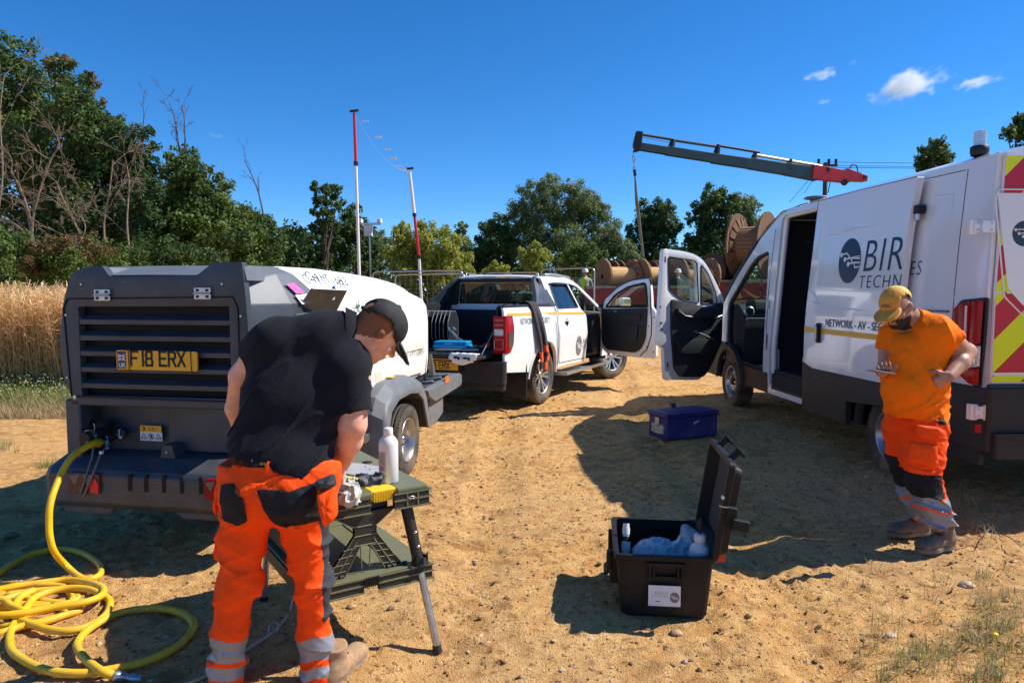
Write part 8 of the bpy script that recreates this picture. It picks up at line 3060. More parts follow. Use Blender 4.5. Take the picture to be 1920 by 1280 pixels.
tree("big rounded willow, tallest tree behind the pickup", "tree", GM, [(1000, 372, 30), (1040, 355, 30), (1080, 362, 30), (1015, 345, 16), (1108, 385, 30), (985, 405, 34), (1040, 400, 48), (1090, 410, 44), (1130, 400, 20), (1000, 450, 46), (1060, 455, 52), (1110, 455, 42), (1140, 430, 24)], 32, ("willow", "mid"), 56000, .095, 57)
tree("pale willow bush sloping right of the big willow", "bush", GM, [(1150, 440, 22), (1130, 465, 28), (1165, 465, 24), (1180, 485, 24)], 31, "willow", 9500, .09, 58, name="bush")
tree("dark round tree behind the hanging chain", "tree", GM, [(1215, 392, 20), (1245, 395, 22), (1228, 415, 34), (1262, 425, 20), (1200, 430, 28), (1240, 450, 38), (1205, 465, 30)], 35, "dark", 11000, .15, 59)
tree("dark leafy tree left of the big wooden drums", "tree", GM, [(1340, 365, 24), (1322, 385, 24), (1358, 385, 26), (1302, 410, 18), (1335, 415, 36), (1365, 420, 28), (1330, 455, 40), (1300, 450, 20)], 34, "dark", 12000, .15, 60)
tree("lighter green tree peeping out right of the dark leafy tree", "tree", GM, [(1395, 378, 20), (1412, 392, 16), (1385, 400, 22), (1405, 420, 26)], 40, "willow", 4000, .16, 61)
tree("round tree top showing above the van roof", "tree", GM, [(1752, 276, 18), (1738, 288, 16), (1768, 282, 18), (1752, 300, 26), (1730, 305, 16), (1776, 300, 16)], 36, "dark", 3600, .17, 62)
tree("tree top at the upper right corner behind the van", "tree", GM, [(1905, 240, 20), (1925, 228, 22), (1890, 250, 14), (1930, 260, 30), (1960, 240, 30)], 30, "dark", 4200, .15, 63)
tree("small bright yellow-green bush in front of the dark trees", "bush", GM, [(1003, 470, 16), (985, 482, 16), (1022, 482, 18), (1000, 492, 20)], 27, "yellow", 3000, .11, 64, name="bush", trunk=False)
tree("tiny yellow-green bush showing over the pickup's roof", "bush", GM, [(930, 500, 12), (945, 508, 14), (915, 508, 10)], 26, "yellow", 1400, .10, 65, name="bush", trunk=False)
tree("mixed green bush left of the wooden cable drums", "bush", GM, [(1075, 475, 22), (1100, 480, 24), (1060, 495, 26), (1120, 490, 24), (1090, 505, 26)], 28, ("mid", "yellow"), 7000, .11, 66, name="bush", trunk=False)
tree("pale green bush behind the row of cable drums", "bush", GM, [(1265, 470, 20), (1290, 475, 18), (1240, 480, 18), (1275, 495, 26)], 33, "yellow", 3600, .12, 67, name="bush", trunk=False)
hd = thing("hedge", "continuous dark hedge along the far side of the yard", "hedge", (-2, 40, 0))
rs = np.random.RandomState(5)
cs_, rr_ = [], []
for x in np.arange(380, 1560, 14):
 cs_.append(tuple(point_at(x, 500 + rs.uniform(-10, 12), 38 + rs.uniform(-1, 1))))
 rr_.append(1.1)
 cs_.append(tuple(point_at(x + 6, 535, 37)))
 rr_.append(1.2)
leaves("foliage", cs_, rr_, 34000, .20, [LEAF["dark"], LEAF["mid"]], hd, 77, sub=5)
wd_ = thing("hedge", "dark undergrowth closing the foot of the left wood", "hedge", (-16, 29, 0))
cs_, rr_ = [], []
for x in np.arange(-330, 560, 26):
 for py in (430, 480, 530):
  if py == 430 and x > 420:
   continue
  cs_.append(tuple(point_at(x + rs.uniform(-10, 10), py, 30 + rs.uniform(-1, 1))))
  rr_.append(1.25)
leaves("foliage", cs_, rr_, 26000, .24, [LEAF["dark"], LEAF["ivy"]], wd_, 78, sub=5)
# ------------------------------------------------------------------ ripe crop, flowers, grass, weeds
def blades(name, P_, L, W, lean, mats, seed, label, mi=None, curve=.35, kind="stuff"):
 """thin bent blades: two quads each"""
 rs = np.random.RandomState(seed)
 n = len(P_)
 a = rs.uniform(0, 6.283, n)
 d = np.stack([np.cos(a), np.sin(a), np.zeros(n)], 1)
 s_ = np.stack([-np.sin(a + rs.normal(size=n) * .5), np.cos(a), np.zeros(n)], 1) * W[:, None] * .5
 up = np.array([0, 0, 1.0])
 p1 = P_ + up * (L * .55)[:, None] + d * (L * lean * .35)[:, None]
 p2 = P_ + up * (L * (1 - curve * lean))[:, None] + d * (L * lean)[:, None]
 V = np.stack([P_ - s_, P_ + s_, p1 + s_ * .8, p1 - s_ * .8, p2 + s_ * .15, p2 - s_ * .15], 1).reshape(-1, 3)
 i = np.arange(n)[:, None] * 6
 F = np.concatenate([i + np.array([[0, 1, 2, 3]]), i + np.array([[3, 2, 4, 5]])], 1).reshape(-1, 4)
 m2 = np.repeat(mi, 2) if mi is not None else None
 o = np_mesh(name, V, F, mats, m2, False)
 return tag(o, label, kind=kind)
STRAW = leaf_mat("ripe_straw", (.62, .42, .19), (.86, .66, .36), .3)
STRAW2 = leaf_mat("pale_straw", (.45, .36, .14), (.68, .56, .26), .3)
GRN = leaf_mat("weed_green", (.10, .17, .03), (.22, .28, .07), .3)
DRY = leaf_mat("dry_grass", (.30, .23, .12), (.50, .40, .22), .3)
rs = np.random.RandomState(9)
n = 3600
px_ = rs.uniform(-230, 330, n)
dd = 10.4 + 3.6 * rs.rand(n) ** 1.5
X_ = (px_ - 960) / FPX * dd
hgt = rs.uniform(1.0, 1.50, n) + .22 * vnoise(px_ * .03, dd * 2, 3) + .02 * (dd - 10.4)
base_ = np.stack([X_, dd, np.zeros(n)], 1)
lean = rs.uniform(.02, .22, n)
a = rs.uniform(0, 6.28, n)
tip = base_ + np.stack([np.cos(a) * hgt * lean, np.sin(a) * hgt * lean, hgt], 1)
s_ = np.stack([np.full(n, .0050), np.zeros(n), np.zeros(n)], 1)
V = np.stack([base_ - s_, base_ + s_, tip + s_ * .6, tip - s_ * .6], 1).reshape(-1, 3)
F = np.arange(4 * n).reshape(-1, 4)
m_ = 34
t = rs.uniform(.14, 1.0, (n, m_)) ** .8
q0 = base_[:, None, :] + (tip - base_)[:, None, :] * t[..., None]
az = rs.uniform(0, 6.28, (n, m_))
ln = rs.uniform(.07, .17, (n, m_))
el = rs.uniform(-.35, 1.1, (n, m_))
dv = np.stack([np.cos(az) * np.cos(el), np.sin(az) * np.cos(el), np.sin(el)], -1)
q1 = q0 + dv * ln[..., None]
wv = np.stack([-np.sin(az), np.cos(az), np.full_like(az, .4)], -1) * .0055
V2 = np.stack([q0 - wv * .5, q0 + wv * .5, q1 + wv, q1 - wv], 2).reshape(-1, 3)
F2 = np.arange(len(V2)).reshape(-1, 4)
low = (t.reshape(-1) < .55) & (rs.rand(t.size) < .5)
crop = np_mesh("ripe_crop", np.vstack([V, V2]), np.vstack([F, F2 + len(V)]), [STRAW, STRAW2], np.concatenate([np.ones(len(F), int), low.astype(int)]), False)
tag(crop, "golden ripe seed crop standing chest high behind the compressor's left side", kind="stuff")
n = 20000
dd = 8.6 + 2.5 * rs.rand(n)
px_ = rs.uniform(-260, 210, n)
P_ = np.stack([(px_ - 960) / FPX * dd, dd, np.zeros(n)], 1)
L_ = rs.uniform(.12, .46, n) * (.35 + .75 * (dd - 8.5) / 2)
blades("verge_grass", P_, L_, np.full(n, .006), rs.uniform(.2, .9, n), [GRN, DRY], 3, "green and dry grass verge between the crop and the bare ground", (rs.rand(n) < np.clip(1.25 - (dd - 8.5) / 1.2, .12, .95)).astype(int))
n = 900
dd = 9.1 + 1.5 * rs.rand(n)
px_ = rs.uniform(-200, 200, n)
c = np.stack([(px_ - 960) / FPX * dd, dd, .16 + .24 * rs.rand(n)], 1)
V0, F0 = ico(1)
sel = rs.rand(n)
V = (c[:, None, :] + V0[None] * np.array([.009, .009, .005])).reshape(-1, 3)
F = (F0[None] + (np.arange(n) * len(V0))[:, None, None]).reshape(-1, 3)
fl_ = np_mesh("wild_flowers", V, F, [leaf_mat("petal_white", (.65, .65, .45), (.8, .8, .6), .2), leaf_mat("petal_yellow", (.60, .50, .08), (.7, .62, .2), .2)], np.repeat((sel < .5).astype(int), len(F0)), False)
tag(fl_, "small white and yellow flowers dotted over the green verge", kind="stuff")
spots = [(1880, 1120, 120, 70, 520, .3), (1740, 1240, 90, 40, 340, .5), (1900, 1200, 80, 60, 380, .45), (1830, 1190, 60, 30, 180, .4), (1650, 1200, 40, 40, 110, .2), (1860, 1270, 60, 20, 200, .4), (1800, 940, 40, 26, 300, .5),
   (1845, 985, 50, 30, 90, .05), (1330, 1158, 8, 4, 10, .3), (1312, 1140, 6, 5, 8, .3), (15, 840, 22, 8, 130, .7), (85, 876, 16, 5, 110, .85), (30, 780, 30, 10, 240, .4), (1690, 930, 30, 15, 70, .3), (1580, 880, 30, 14, 40, .2), (1600, 1100, 80, 50, 60, .1), (1480, 640, 5, 3, 5, .1)]
PP, LL, MM = [], [], []
for (x, y, sx, sy, k, g_) in spots:
 ncl = max(1, k // 14)
 cx_, cy_ = rs.normal(size=ncl) * sx * .5 + x, rs.normal(size=ncl) * sy * .5 + y
 for j in range(k):
  i_ = j % ncl
  q = ground_at(cx_[i_] + rs.normal() * 3, min(1320, cy_[i_] + rs.normal() * 2))
  q = np.array(q) + [rs.normal() * .018, rs.normal() * .018, 0]
  PP.append([q[0], q[1], float(ground_z(q[0], q[1])) - .004])
  LL.append(rs.uniform(.03, .12))
  MM.append(0 if rs.rand() < g_ else 1)
blades("weeds", np.array(PP), np.array(LL), np.full(len(PP), .0030), rs.uniform(.2, 1.1, len(PP)), [GRN, DRY], 4, "sparse dry and green grass tufts growing out of the bare earth", np.array(MM))
n = 1500
P_ = np.stack([rs.uniform(-3.5, 4.2, n), rs.uniform(2.3, 9, n), np.zeros(n)], 1)
P_[:, 2] = ground_z(P_[:, 0], P_[:, 1]) + .003
a = rs.uniform(0, 6.28, n)
L_ = rs.uniform(.015, .06, n)
d = np.stack([np.cos(a), np.sin(a), rs.uniform(-.05, .12, n)], 1) * L_[:, None]
w_ = np.stack([-np.sin(a), np.cos(a), np.zeros(n)], 1) * .0016
V = np.stack([P_ - w_, P_ + w_, P_ + d + w_, P_ + d - w_], 1).reshape(-1, 3)
tag(np_mesh("straw_litter", V, np.arange(4 * n).reshape(-1, 4), [DRY], None, False), "bits of straw lying on the bare earth", kind="stuff")
tw = thing("dry_twig", "dry branching weed stalks lying behind the phone-holder's heel", "twig", tuple(ground_at(1840, 985)))
mb = MB()
rs2 = np.random.RandomState(3)
for (x0, y0, x1, y1, z1) in ((1875, 1005, 1810, 960, .06), (1850, 1000, 1822, 930, .14), (1850, 990, 1870, 950, .10), (1840, 1010, 1800, 1020, .02), (1870, 1000, 1915, 1025, .03), (1862, 985, 1838, 1020, .02), (1815, 950, 1805, 925, .12), (1830, 950, 1850, 930, .13)):
 p0, p1 = ground_at(x0, y0, .01), ground_at(x1, y1, z1)
 mb.tube([p - Vector(tw.location) for p in spline([p0, p0.lerp(p1, .5) + Vector((0, 0, .02)), p1], 4)], .0035, BARK_P, 5)
mb.build("stalk", tw)
fl1 = thing("yellow_flower", "single small yellow flower low in the weeds at the lower right", "flower", tuple(ground_at(1866, 1189, .03)))
MB().lathe([(0, .004), (.012, .006), (.014, .0), (0, -.002)], M("buttercup", (.8, .65, .01), .5), 8).build("bloom", fl1)
for k, (x, y, s, lb_) in enumerate(((1210, 1180, .020, "brown clod of earth just in front of the black case"), (1268, 1192, .022, "brown stone in the shadow tip in front of the black case"), (1812, 1090, .034, "dark rounded stone lying among the weeds at lower right"), (1670, 1190, .022, "pale yellowish stone at the lower right by the weeds"),
         (660, 1142, .020, "ochre stone between the bench's legs"), (1240, 822, .030, "dark clod beside the blue box"), (20, 1005, .035, "pale flat stone in the compressor's shadow at the left edge"), (1090, 905, .022, "lone tan stone on the sunlit track"))):
 g = ground_at(x, y)
 b = bmesh.new()
 bmesh.ops.create_icosphere(b, subdivisions=3, radius=s)
 for v in b.verts:
  q = v.co * (1 / s)
  f = 1 + .35 * (float(vn3(np.array([q.x * 1.4 + k * 7]), np.array([q.y * 1.4]), np.array([q.z * 1.4]), 3)[0]) - .5) + .12 * (float(vn3(np.array([q.x * 4 + k]), np.array([q.y * 4]), np.array([q.z * 4]), 4)[0]) - .5)
  v.co = Vector((v.co.x * f * 1.2, v.co.y * f, v.co.z * f * .6))
 mb = MB()
 mb.bm(b, ST[(k * 2 + 1) % 3] if k != 3 else ST[2], False)
 o = mb.build("stone")
 o.location = (g.x, g.y, float(ground_z(g.x, g.y)) + s * .22)
 tag(o, lb_, "stone")
# ------------------------------------------------------------------ poles, bunting, fence
PW = M("pole_white", (.72, .72, .72), .4)
PR = M("pole_red", (.50, .02, .03), .4)
pm1, pm2 = point_at(676, 549, 22), point_at(793, 549, 25)
for (p, lean_px, tops, lbl, Y) in ((pm1, (664, 212), ((212, 307, PR), (307, 549, PW)), "taller red-topped telescopic pole behind the compressor", 22), (pm2, (768, 320), ((320, 403, PW), (403, 482, PR), (482, 549, PW)), "shorter pole with a red middle section further back", 25)):
 t = thing("goal_post", lbl, "pole", (p.x, Y, 0), group="marker poles strung with bunting")
 x_at = lambda y: lean_px[0] + ({22: 676, 25: 793}[Y] - lean_px[0]) * (y - lean_px[1]) / (549 - lean_px[1])
 for y0, y1, mt_ in tops:
  a_, b_ = point_at(x_at(y0), y0, Y) - Vector(t.location), point_at(x_at(y1), y1, Y) - Vector(t.location)
  if y1 == 549:
   b_ = Vector((0, 0, 0))
  MB().tube([a_, b_], [.045, .05] if Y == 22 else [.05, .06], mt_, 10).build("pole_section", t)
  MB().tube([b_ + Vector((0, 0, -.06)), b_ + Vector((0, 0, .06))], .07, BLACK_PL, 10).build("collar", t)
 a_ = point_at(x_at(tops[0][0]), tops[0][0] - 3, Y) - Vector(t.location)
 MB().tube([a_ + Vector((-.13, 0, .0)), a_ + Vector((.13, 0, .03))], .04, BLACK_PL, 8).build("top_pulley", t)
A_, B_ = point_at(665, 213, 22), point_at(768, 320, 25)
bn = thing("bunting", "thin line of white flags strung between the two marker poles", "bunting", tuple(A_))
pts = [A_.lerp(B_, k / 16) + Vector((0, 0, -.5 * 4 * (k / 16) * (1 - k / 16) * .9)) - A_ for k in range(17)]
MB().tube(pts, .004, M("bunting_line", (.55, .6, .7), .6), 4).build("line", bn)
for k, (x, y) in enumerate(((685, 228), (709, 257), (726, 280), (738, 297), (748, 312), (757, 317))):
 t_ = (k + .8) / 6.2
 c = A_.lerp(B_, t_)
 c = point_at(x, y, c.y) - A_
 MB().box(c.x - .10, c.y - .01, c.z - .02 - .02 * (k % 2), c.x + .10, c.y + .01, c.z + .02, PW, .004).build("flag", bn)
cp_ = point_at(697, 549, 30)
t = thing("camera_pole", "grey pole with white surveillance cameras and a box at its top", "camera pole", (cp_.x, 30, 0))
tz = point_at(693, 418, 30).z
MB().tube([(0, 0, 0), (-.08, 0, tz)], .045, STEEL, 8).build("pole", t)
MB().box(-.28, -.1, tz - .55, .05, .15, tz - .1, PW, .02).build("control_box", t)
MB().box(-.45, -.08, tz - .08, .40, .02, tz + .0, STEEL, .01).build("cross_arm", t)
for xx in (-.42, .38):
 MB().box(xx - .08, -.25, tz - .02, xx + .08, .15, tz + .16, PW, .03).build("camera", t)
def fence_panel(x0, y0, x1, y1, h, label, r=.02, zb=.08):
 t = thing("fence_panel", label, "fence panel", (x0, y0, 0), math.atan2(y1 - y0, x1 - x0), group="temporary mesh fence panels")
 w = math.hypot(x1 - x0, y1 - y0)
 fr = rounded([(0, zb), (0, h), (w, h), (w, zb)], [0, .16, .16, 0], 5)
 MB().tube([(a, 0, b_) for a, b_ in fr], r, STEEL, 8).build("frame", t)
 mb = MB()
 for k in range(1, int(w / .20)):
  mb.tube([(k * .20, 0, zb), (k * .20, 0, h - .03)], .0016, STEEL, 3, cap=False)
 for k in range(1, 8):
  mb.tube([(0, 0, zb + (h - zb) * k / 8), (w, 0, zb + (h - zb) * k / 8)], .0016, STEEL, 3, cap=False)
 o = mb.build("wire_mesh", t)
 o["kind"] = "stuff"
 for xx in (.0, w):
  MB().box(xx - .12, -.3, 0, xx + .12, .3, .13, M("fence_foot", (.12, .12, .12), .8) if "fence_foot" not in MATS else MATS["fence_foot"], .03).build("foot", t)
 return t
def fx(px, Y):
 return (px - 960) / FPX * Y
fence_panel(fx(742, 19.5), 19.5, fx(872, 18.0), 18.0, 2.04, "mesh fence panel just right of the compressor's nose, front one of the overlapping pair")
fence_panel(fx(700, 21.5), 21.5, fx(868, 20.0), 20.0, 2.18, "mesh fence panel behind the overlapping pair's front panel")
fence_panel(fx(874, 19.6), 19.6, fx(908, 24.0), 24.0, 2.10, "mesh fence panel seen almost edge-on behind the pickup's left roof edge")
fence_panel(fx(911, 21.5), 21.5, fx(1010, 20.8), 20.8, 2.15, "mesh fence panel behind the middle of the pickup's roof")
fence_panel(fx(1014, 20.6), 20.6, fx(1114, 19.0), 19.0, 2.22, "mesh fence panel left of the far worker in the white helmet")
# ------------------------------------------------------------------ flatbeds, drums, loader crane
RED_T = M("red_trailer_paint", (.17, .010, .016), .45, var=.25, scale=6, dust=(DUST, .2, 2.5))
GRN_T = M("green_rail_paint", (.20, .24, .13), .55, var=.3, scale=8)
WOODL = M("pale_fresh_pine", (.62, .36, .15), .75, var=.22, scale=7, stretch=(1, 9, 9), bump=.2, bscale=20)
WOODO = M("orange_brown_pine", (.27, .15, .075), .8, var=.25, scale=7, stretch=(3, 9, 9), bump=.2)
WOODD = M("weathered_brown_wood", (.16, .085, .045), .85, var=.35, scale=5, stretch=(3, 6, 6), bump=.3)
def trailer(px0, px1, Y0_, Y1_, z, label, sides=True):
 x0, x1 = fx(px0, Y0_), fx(px1, Y1_)
 t = thing("flatbed_trailer", label, "trailer", (x0, Y0_, 0), math.atan2(Y1_ - Y0_, x1 - x0))
 L_ = math.hypot(x1 - x0, Y1_ - Y0_)
 MB().box(0, 0, z - .36, L_, 2.5, z - .28, BLACK_PL, .01).build("bed", t)
 for k in range(int(L_ / 1.1)):
  MB().box(k * 1.1 + .02, -.05, z - .62, k * 1.1 + 1.06, 0, z - .10, RED_T, .01).build("side_board", t)
  MB().box(k * 1.1 - .03, -.075, z - .66, k * 1.1 + .03, -.05, z - .02, RED_T, .008).build("stanchion", t)
 MB().box(0, -.06, z - .09, L_, .02, z, GRN_T, .01).build("top_rail", t)
 MB().box(0, .3, z - 1.0, L_, 2.2, z - .66, BLACK_PL, .02).build("chassis_frame", t)
 for k in range(3):
  w_ = MB()
  xx = L_ * .35 + k * 1.25
  if xx < L_:
   w_.lathe([(0, -.05), (.28, -.05), (.30, -.10), (.44, -.12), (.50, -.08), (.50, .16), (0, .16)], RUBBER, 26, "y", (xx, .05, .50))
   ww = w_.build("wheel", t)
   MB().lathe([(0, -.09), (.12, -.12), (.26, -.075), (.29, -.105)], ALLOY, 20, "y", (xx, .05, .50)).build("rim", ww)
 return t
tr1 = trailer(1098, 1330, 24.5, 23.2, 1.79, "dark red flatbed trailer carrying wooden cable drums behind the pickup's open door")
MB().box(1.05, -.085, 1.10, 1.38, -.076, 1.38, M("yellow_notice", (.65, .40, .03), .5), .002).build("warning_plate", tr1)
tr2 = trailer(1252, 1640, 26.5, 25.0, 2.02, "second dark red flatbed with a green rail behind the van's open cab door")
def drum(px, Y, zc, R, W, ang, label, group, fresh=True, core=.5, seed=0, hide=None):
 t = thing("cable_drum", label, "cable drum", (fx(px, Y), Y, zc), math.radians(ang), group=group)
 rs_ = np.random.RandomState(seed)
 rc = R * core
 for s_ in (-1, 1):
  mb = MB()
  npl_ = 9
  for k in range(npl_):
   a, b_ = -R + 2 * R * k / npl_ + .006, -R + 2 * R * (k + 1) / npl_ - .006
   q = []
   for y_ in np.linspace(a, b_, 4):
    q.append((y_, math.sqrt(max(0, R * R - y_ * y_))))
   q2 = [(y_, -z_) for y_, z_ in reversed(q)]
   off = rs_.uniform(-.006, .006)
   mb.prism(q + q2, s_ * W / 2 + off, s_ * (W / 2 + .07) + off, WOODO if fresh else WOODD, "x")
  fo = mb.build("flange", t)
  mb = MB()
  for k in range(10):
   a = 2 * PI * k / 10
   mb.cyl((s_ * (W / 2 + .07), rc * .8 * math.cos(a), rc * .8 * math.sin(a)), (s_ * (W / 2 + .10), rc * .8 * math.cos(a), rc * .8 * math.sin(a)), .022, STEEL, n=6)
  mb.lathe([(0, s_ * (W / 2 + .08)), (.06, s_ * (W / 2 + .08)), (.09, s_ * (W / 2 + .075))], BLACK_DK, 14, "x")
  mb.build("bolt_ring", t)
  mb = MB()
  for k in range(14):
   a = 2 * PI * k / 14
   e, f = Vector((0, math.cos(a), math.sin(a))), Vector((0, -math.sin(a), math.cos(a)))
   w0, w1 = .10 * R, .13 * R
   p0, p1 = e * rc * .98, e * min(R * .86, rc * 1.42)
   xa, xb, xc = -s_ * 0 + s_ * (W / 2), s_ * (W / 2 - .11 * R), s_ * (W / 2 - .03 * R)
   V = [p0 - f * w0 + Vector((xb, 0, 0)), p0 + f * w0 + Vector((xb, 0, 0)), p1 + f * w1 + Vector((xc, 0, 0)), p1 - f * w1 + Vector((xc, 0, 0)), p0 - f * w0 + Vector((xa, 0, 0)), p0 + f * w0 + Vector((xa, 0, 0)), p1 + f * w1 + Vector((xa, 0, 0)), p1 - f * w1 + Vector((xa, 0, 0))]
   mb.add(V, [(0, 1, 2, 3), (0, 4, 5, 1), (1, 5, 6, 2), (2, 6, 7, 3), (3, 7, 4, 0)], WOODO if fresh else WOODD)
  o = mb.build("wedge_block", t)
  o["kind"] = "stuff"
 mb = MB()
 ns = 30
 for k in range(ns):
  a0_, a1_ = 2 * PI * (k + .05) / ns, 2 * PI * (k + .95) / ns
  rr = rc * (1 + rs_.uniform(-.012, .012))
  q = [(rr * math.cos(a0_), rr * math.sin(a0_)), (rr * math.cos(a1_), rr * math.sin(a1_)), (rr * .93 * math.cos(a1_), rr * .93 * math.sin(a1_)), (rr * .93 * math.cos(a0_), rr * .93 * math.sin(a0_))]
  mb.prism(q, -W / 2, W / 2, WOODL if fresh else WOODO, "x")
 o = mb.build("barrel_staves", t)
 o["kind"] = "stuff"
 return t
GDm = "wooden cable drums on the trailers"
zc = 1.50 + .62
drum(1158, 25.2, zc, .62, 1.12, 22, "pale pine cable drum at the trailer's left end beside the helmeted worker", GDm, True, .56, 1)
drum(1228, 25.3, zc, .62, 1.10, 22, "second pale pine cable drum from the trailer's left end, half behind the van door", GDm, True, .56, 2)
drum(1300, 25.0, zc + .03, .62, 1.25, 22, "pale pine cable drum seen through the van door's window", GDm, True, .56, 3)
drum(1350, 27.5, zc + .30, .66, .9, 30, "weathered cable drum between the van's windscreen pillar and its door", GDm, False, .5, 4)
for k, (x, y_) in enumerate(((1138, 0), (1166, 0), (1184, .02), (1212, 0), (1232, .03), (1252, 0), (1290, .05))):
 drum(x, 29.0 + .2 * k, 2.26 + y_, .62, .36, 28, ["small brown drum peeping out behind the leftmost pale drum", "brown drum flange in the back row, second from left", "brown drum flange in the back row, third from left", "brown drum in the back row left of the van door",
             "brown drum in the back row nearest the van door's left edge", "brown back-row drum hidden mostly by the van door frame", "brown back-row drum seen through the door window's top"][k], "brown cable drums in the back row", False, .5, 20 + k)
drum(1408, 27.0, 2.10 + 1.22, 1.24, 1.05, -38, "very large weathered cable drum left of the van's windscreen, two flanges showing", "very large cable drums", False, .58, 31)
drum(1500, 27.4, 2.10 + 1.30, 1.30, 1.0, -38, "very large weathered cable drum almost hidden by the van roof", "very large cable drums", False, .58, 32)
CRN = M("dark_teal_boom_paint", (.018, .045, .052), .35, var=.2, scale=3, dust=(DUST, .05, 2))
CRED = M("crane_red_paint", (.42, .015, .02), .35, var=.2, scale=4)
YC = 24.0
cr_ = thing("loader_crane", "dark telescopic loader crane boom with red base reaching left over the drums", "crane", (fx(1640, 26), 26, 0))
org = Vector(cr_.location)
bpt = lambda x, y, d=0: point_at(x, y, YC + (x - 1190) / 410 * 2.0 + d) - org
def beam(p0, p1, h0, h1, w, mat, name, parent):
 d = (p1 - p0).normalized()
 u = Vector((0, 0, 1))
 u = (u - d * u.dot(d)).normalized()
 s_ = d.cross(u)
 mb = MB()
 V = []
 for p, h in ((p0, h0), (p1, h1)):
  for a, b_ in ((-1, -1), (1, -1), (1, 1), (-1, 1)):
   V.append(p + s_ * w / 2 * a + u * h / 2 * b_)
 mb.add(V, [(0, 1, 5, 4), (1, 2, 6, 5), (2, 3, 7, 6), (3, 0, 4, 7), (0, 3, 2, 1), (4, 5, 6, 7)], mat)
 return mb.build(name, parent, bevel=.015)
segs = [((1193, 274), (1255, 284), .24, .25), ((1250, 283), (1340, 297), .29, .30), ((1335, 297), (1410, 308), .33, .35), ((1405, 307), (1475, 318), .38, .40), ((1470, 317), (1530, 327), .42, .48)]
for a, b_, h0_, h1_ in segs:
 beam(bpt(*a), bpt(*b_), h0_, h1_, .22, CRN, "boom_section", cr_)
for a, b_, h0_, h1_ in (((1520, 322), (1590, 333), .50, .40), ((1583, 328), (1622, 336), .44, .20)):
 beam(bpt(*a), bpt(*b_), h0_, h1_, .30, CRED, "boom_base", cr_)
for (x, y0, y1) in ((1258, 262, 290), (1343, 272, 303), (1412, 288, 314), (1478, 299, 326)):
 c, d = bpt(x - 3, y1), bpt(x + 4, y0)
 mb = MB()
 mb.tube([c, c.lerp(d, .5), d], [.10, .12, .08], BLACK_PL, 6)
 mb.build("collar", cr_)
mb = MB()
mb.tube([bpt(1200, 252), bpt(1262, 262)], .045, BLACK_PL, 8)
mb.tube([bpt(1262, 263), bpt(1343, 275)], .050, CRN, 8)
mb.build("extension_cylinder", cr_)
MB().tube([bpt(1345, 273), bpt(1424, 286)], .045, BLACK_PL, 8).build("extension_cylinder", cr_)
MB().tube([bpt(1412, 290), bpt(1540, 312)], .055, STEEL, 8).build("extension_cylinder", cr_)
MB().tube([bpt(1200, 257), bpt(1260, 268)], .012, STEEL, 5).build("hydraulic_pipe", cr_)
mb = MB()
mb.prism([(0, -.24), (.20, -.18), (.26, .42), (.04, .44), (-.06, 0)], -.12, .12, BLACK_PL, "y")
o = mb.build("boom_head", cr_, bevel=.02)
o.location = bpt(1190, 272)
mb = MB()
mb.tube(spline([bpt(1592, 318), bpt(1598, 309), bpt(1606, 311), bpt(1608, 324)], 5), .02, BLACK_PL, 6)
mb.tube(spline([bpt(1600, 330), bpt(1610, 322), bpt(1618, 332)], 5), .02, BLACK_PL, 6)
mb.build("hydraulic_hose", cr_)
for k, (x, y, r_) in enumerate(((1583, 342, .12), (1552, 318, .08), (1620, 333, .07))):
 MB().cyl(bpt(x, y, -.2), bpt(x, y, .2), r_, BLACK_PL, n=12).build("pivot", cr_)
beam(bpt(1612, 356), Vector((0, 0, .9)), .25, .5, .3, CRED, "column", cr_)
MB().box(-.8, -.9, .5, 3.6, 1.2, 1.3, BLACK_PL, .05).build("crane_base", cr_)
ch = thing("chain_sling", "chain and long webbing sling hanging from the crane's tip", "chain", tuple(point_at(1188, 283, YC)))
org = Vector(ch.location)
for k in range(4):
 c = point_at(1187.5 + k * .6, 288 + k * 10, YC) - org
 pts = [c + Vector(((.045 if k % 2 else .012) * math.cos(a), (.012 if k % 2 else .045) * math.cos(a), .085 * math.sin(a))) for a in np.linspace(0, 2 * PI, 13)[:-1]]
 MB().tube(pts, .016, STEEL, 5, closed=True).build("chain_link", ch)
for dx in (-2.2, 0, 2.2):
 MB().tube([point_at(1190, 326, YC) - org, point_at(1194 + dx, 380, YC) - org, point_at(1206 + dx * .5, 482, YC) - org], .022, M("grey_green_webbing", (.16, .17, .12), .8) if "grey_green_webbing" not in MATS else MATS["grey_green_webbing"], 5).build("sling_leg", ch)
MB().tube([point_at(1189, 318, YC) - org, point_at(1191, 330, YC) - org], .05, BLACK_PL, 6).build("hook", ch)
up_ = point_at(1541, 549, 46)
t = thing("utility_pole", "wooden electricity pole top with insulators behind the crane boom", "utility pole", (up_.x, 46, 0))
zt_ = point_at(1541, 305, 46).z
MB().tube([(0, 0, 0), (0, 0, zt_)], [.18, .13], BARK, 10).build("pole", t)
MB().box(-.55, -.06, zt_ - .25, .75, .06, zt_ - .1, BARK, .01).build("cross_arm", t)
for xx in (-.45, .2, .65):
 MB().tube([(xx, 0, zt_ - .1), (xx, 0, zt_ + .22)], [.08, .10], BLACK_PL, 8).build("insulator", t)
MB().tube(spline([(.1, 0, zt_ - 1.3), (.35, 0, zt_ - 1.0), (.2, 0, zt_ - 1.9)], 4), .03, BLACK_PL, 5).build("down_lead", t)
ow = thing("overhead_wires", "three thin overhead wires running right from the utility pole", "wires", (up_.x, 46, zt_))
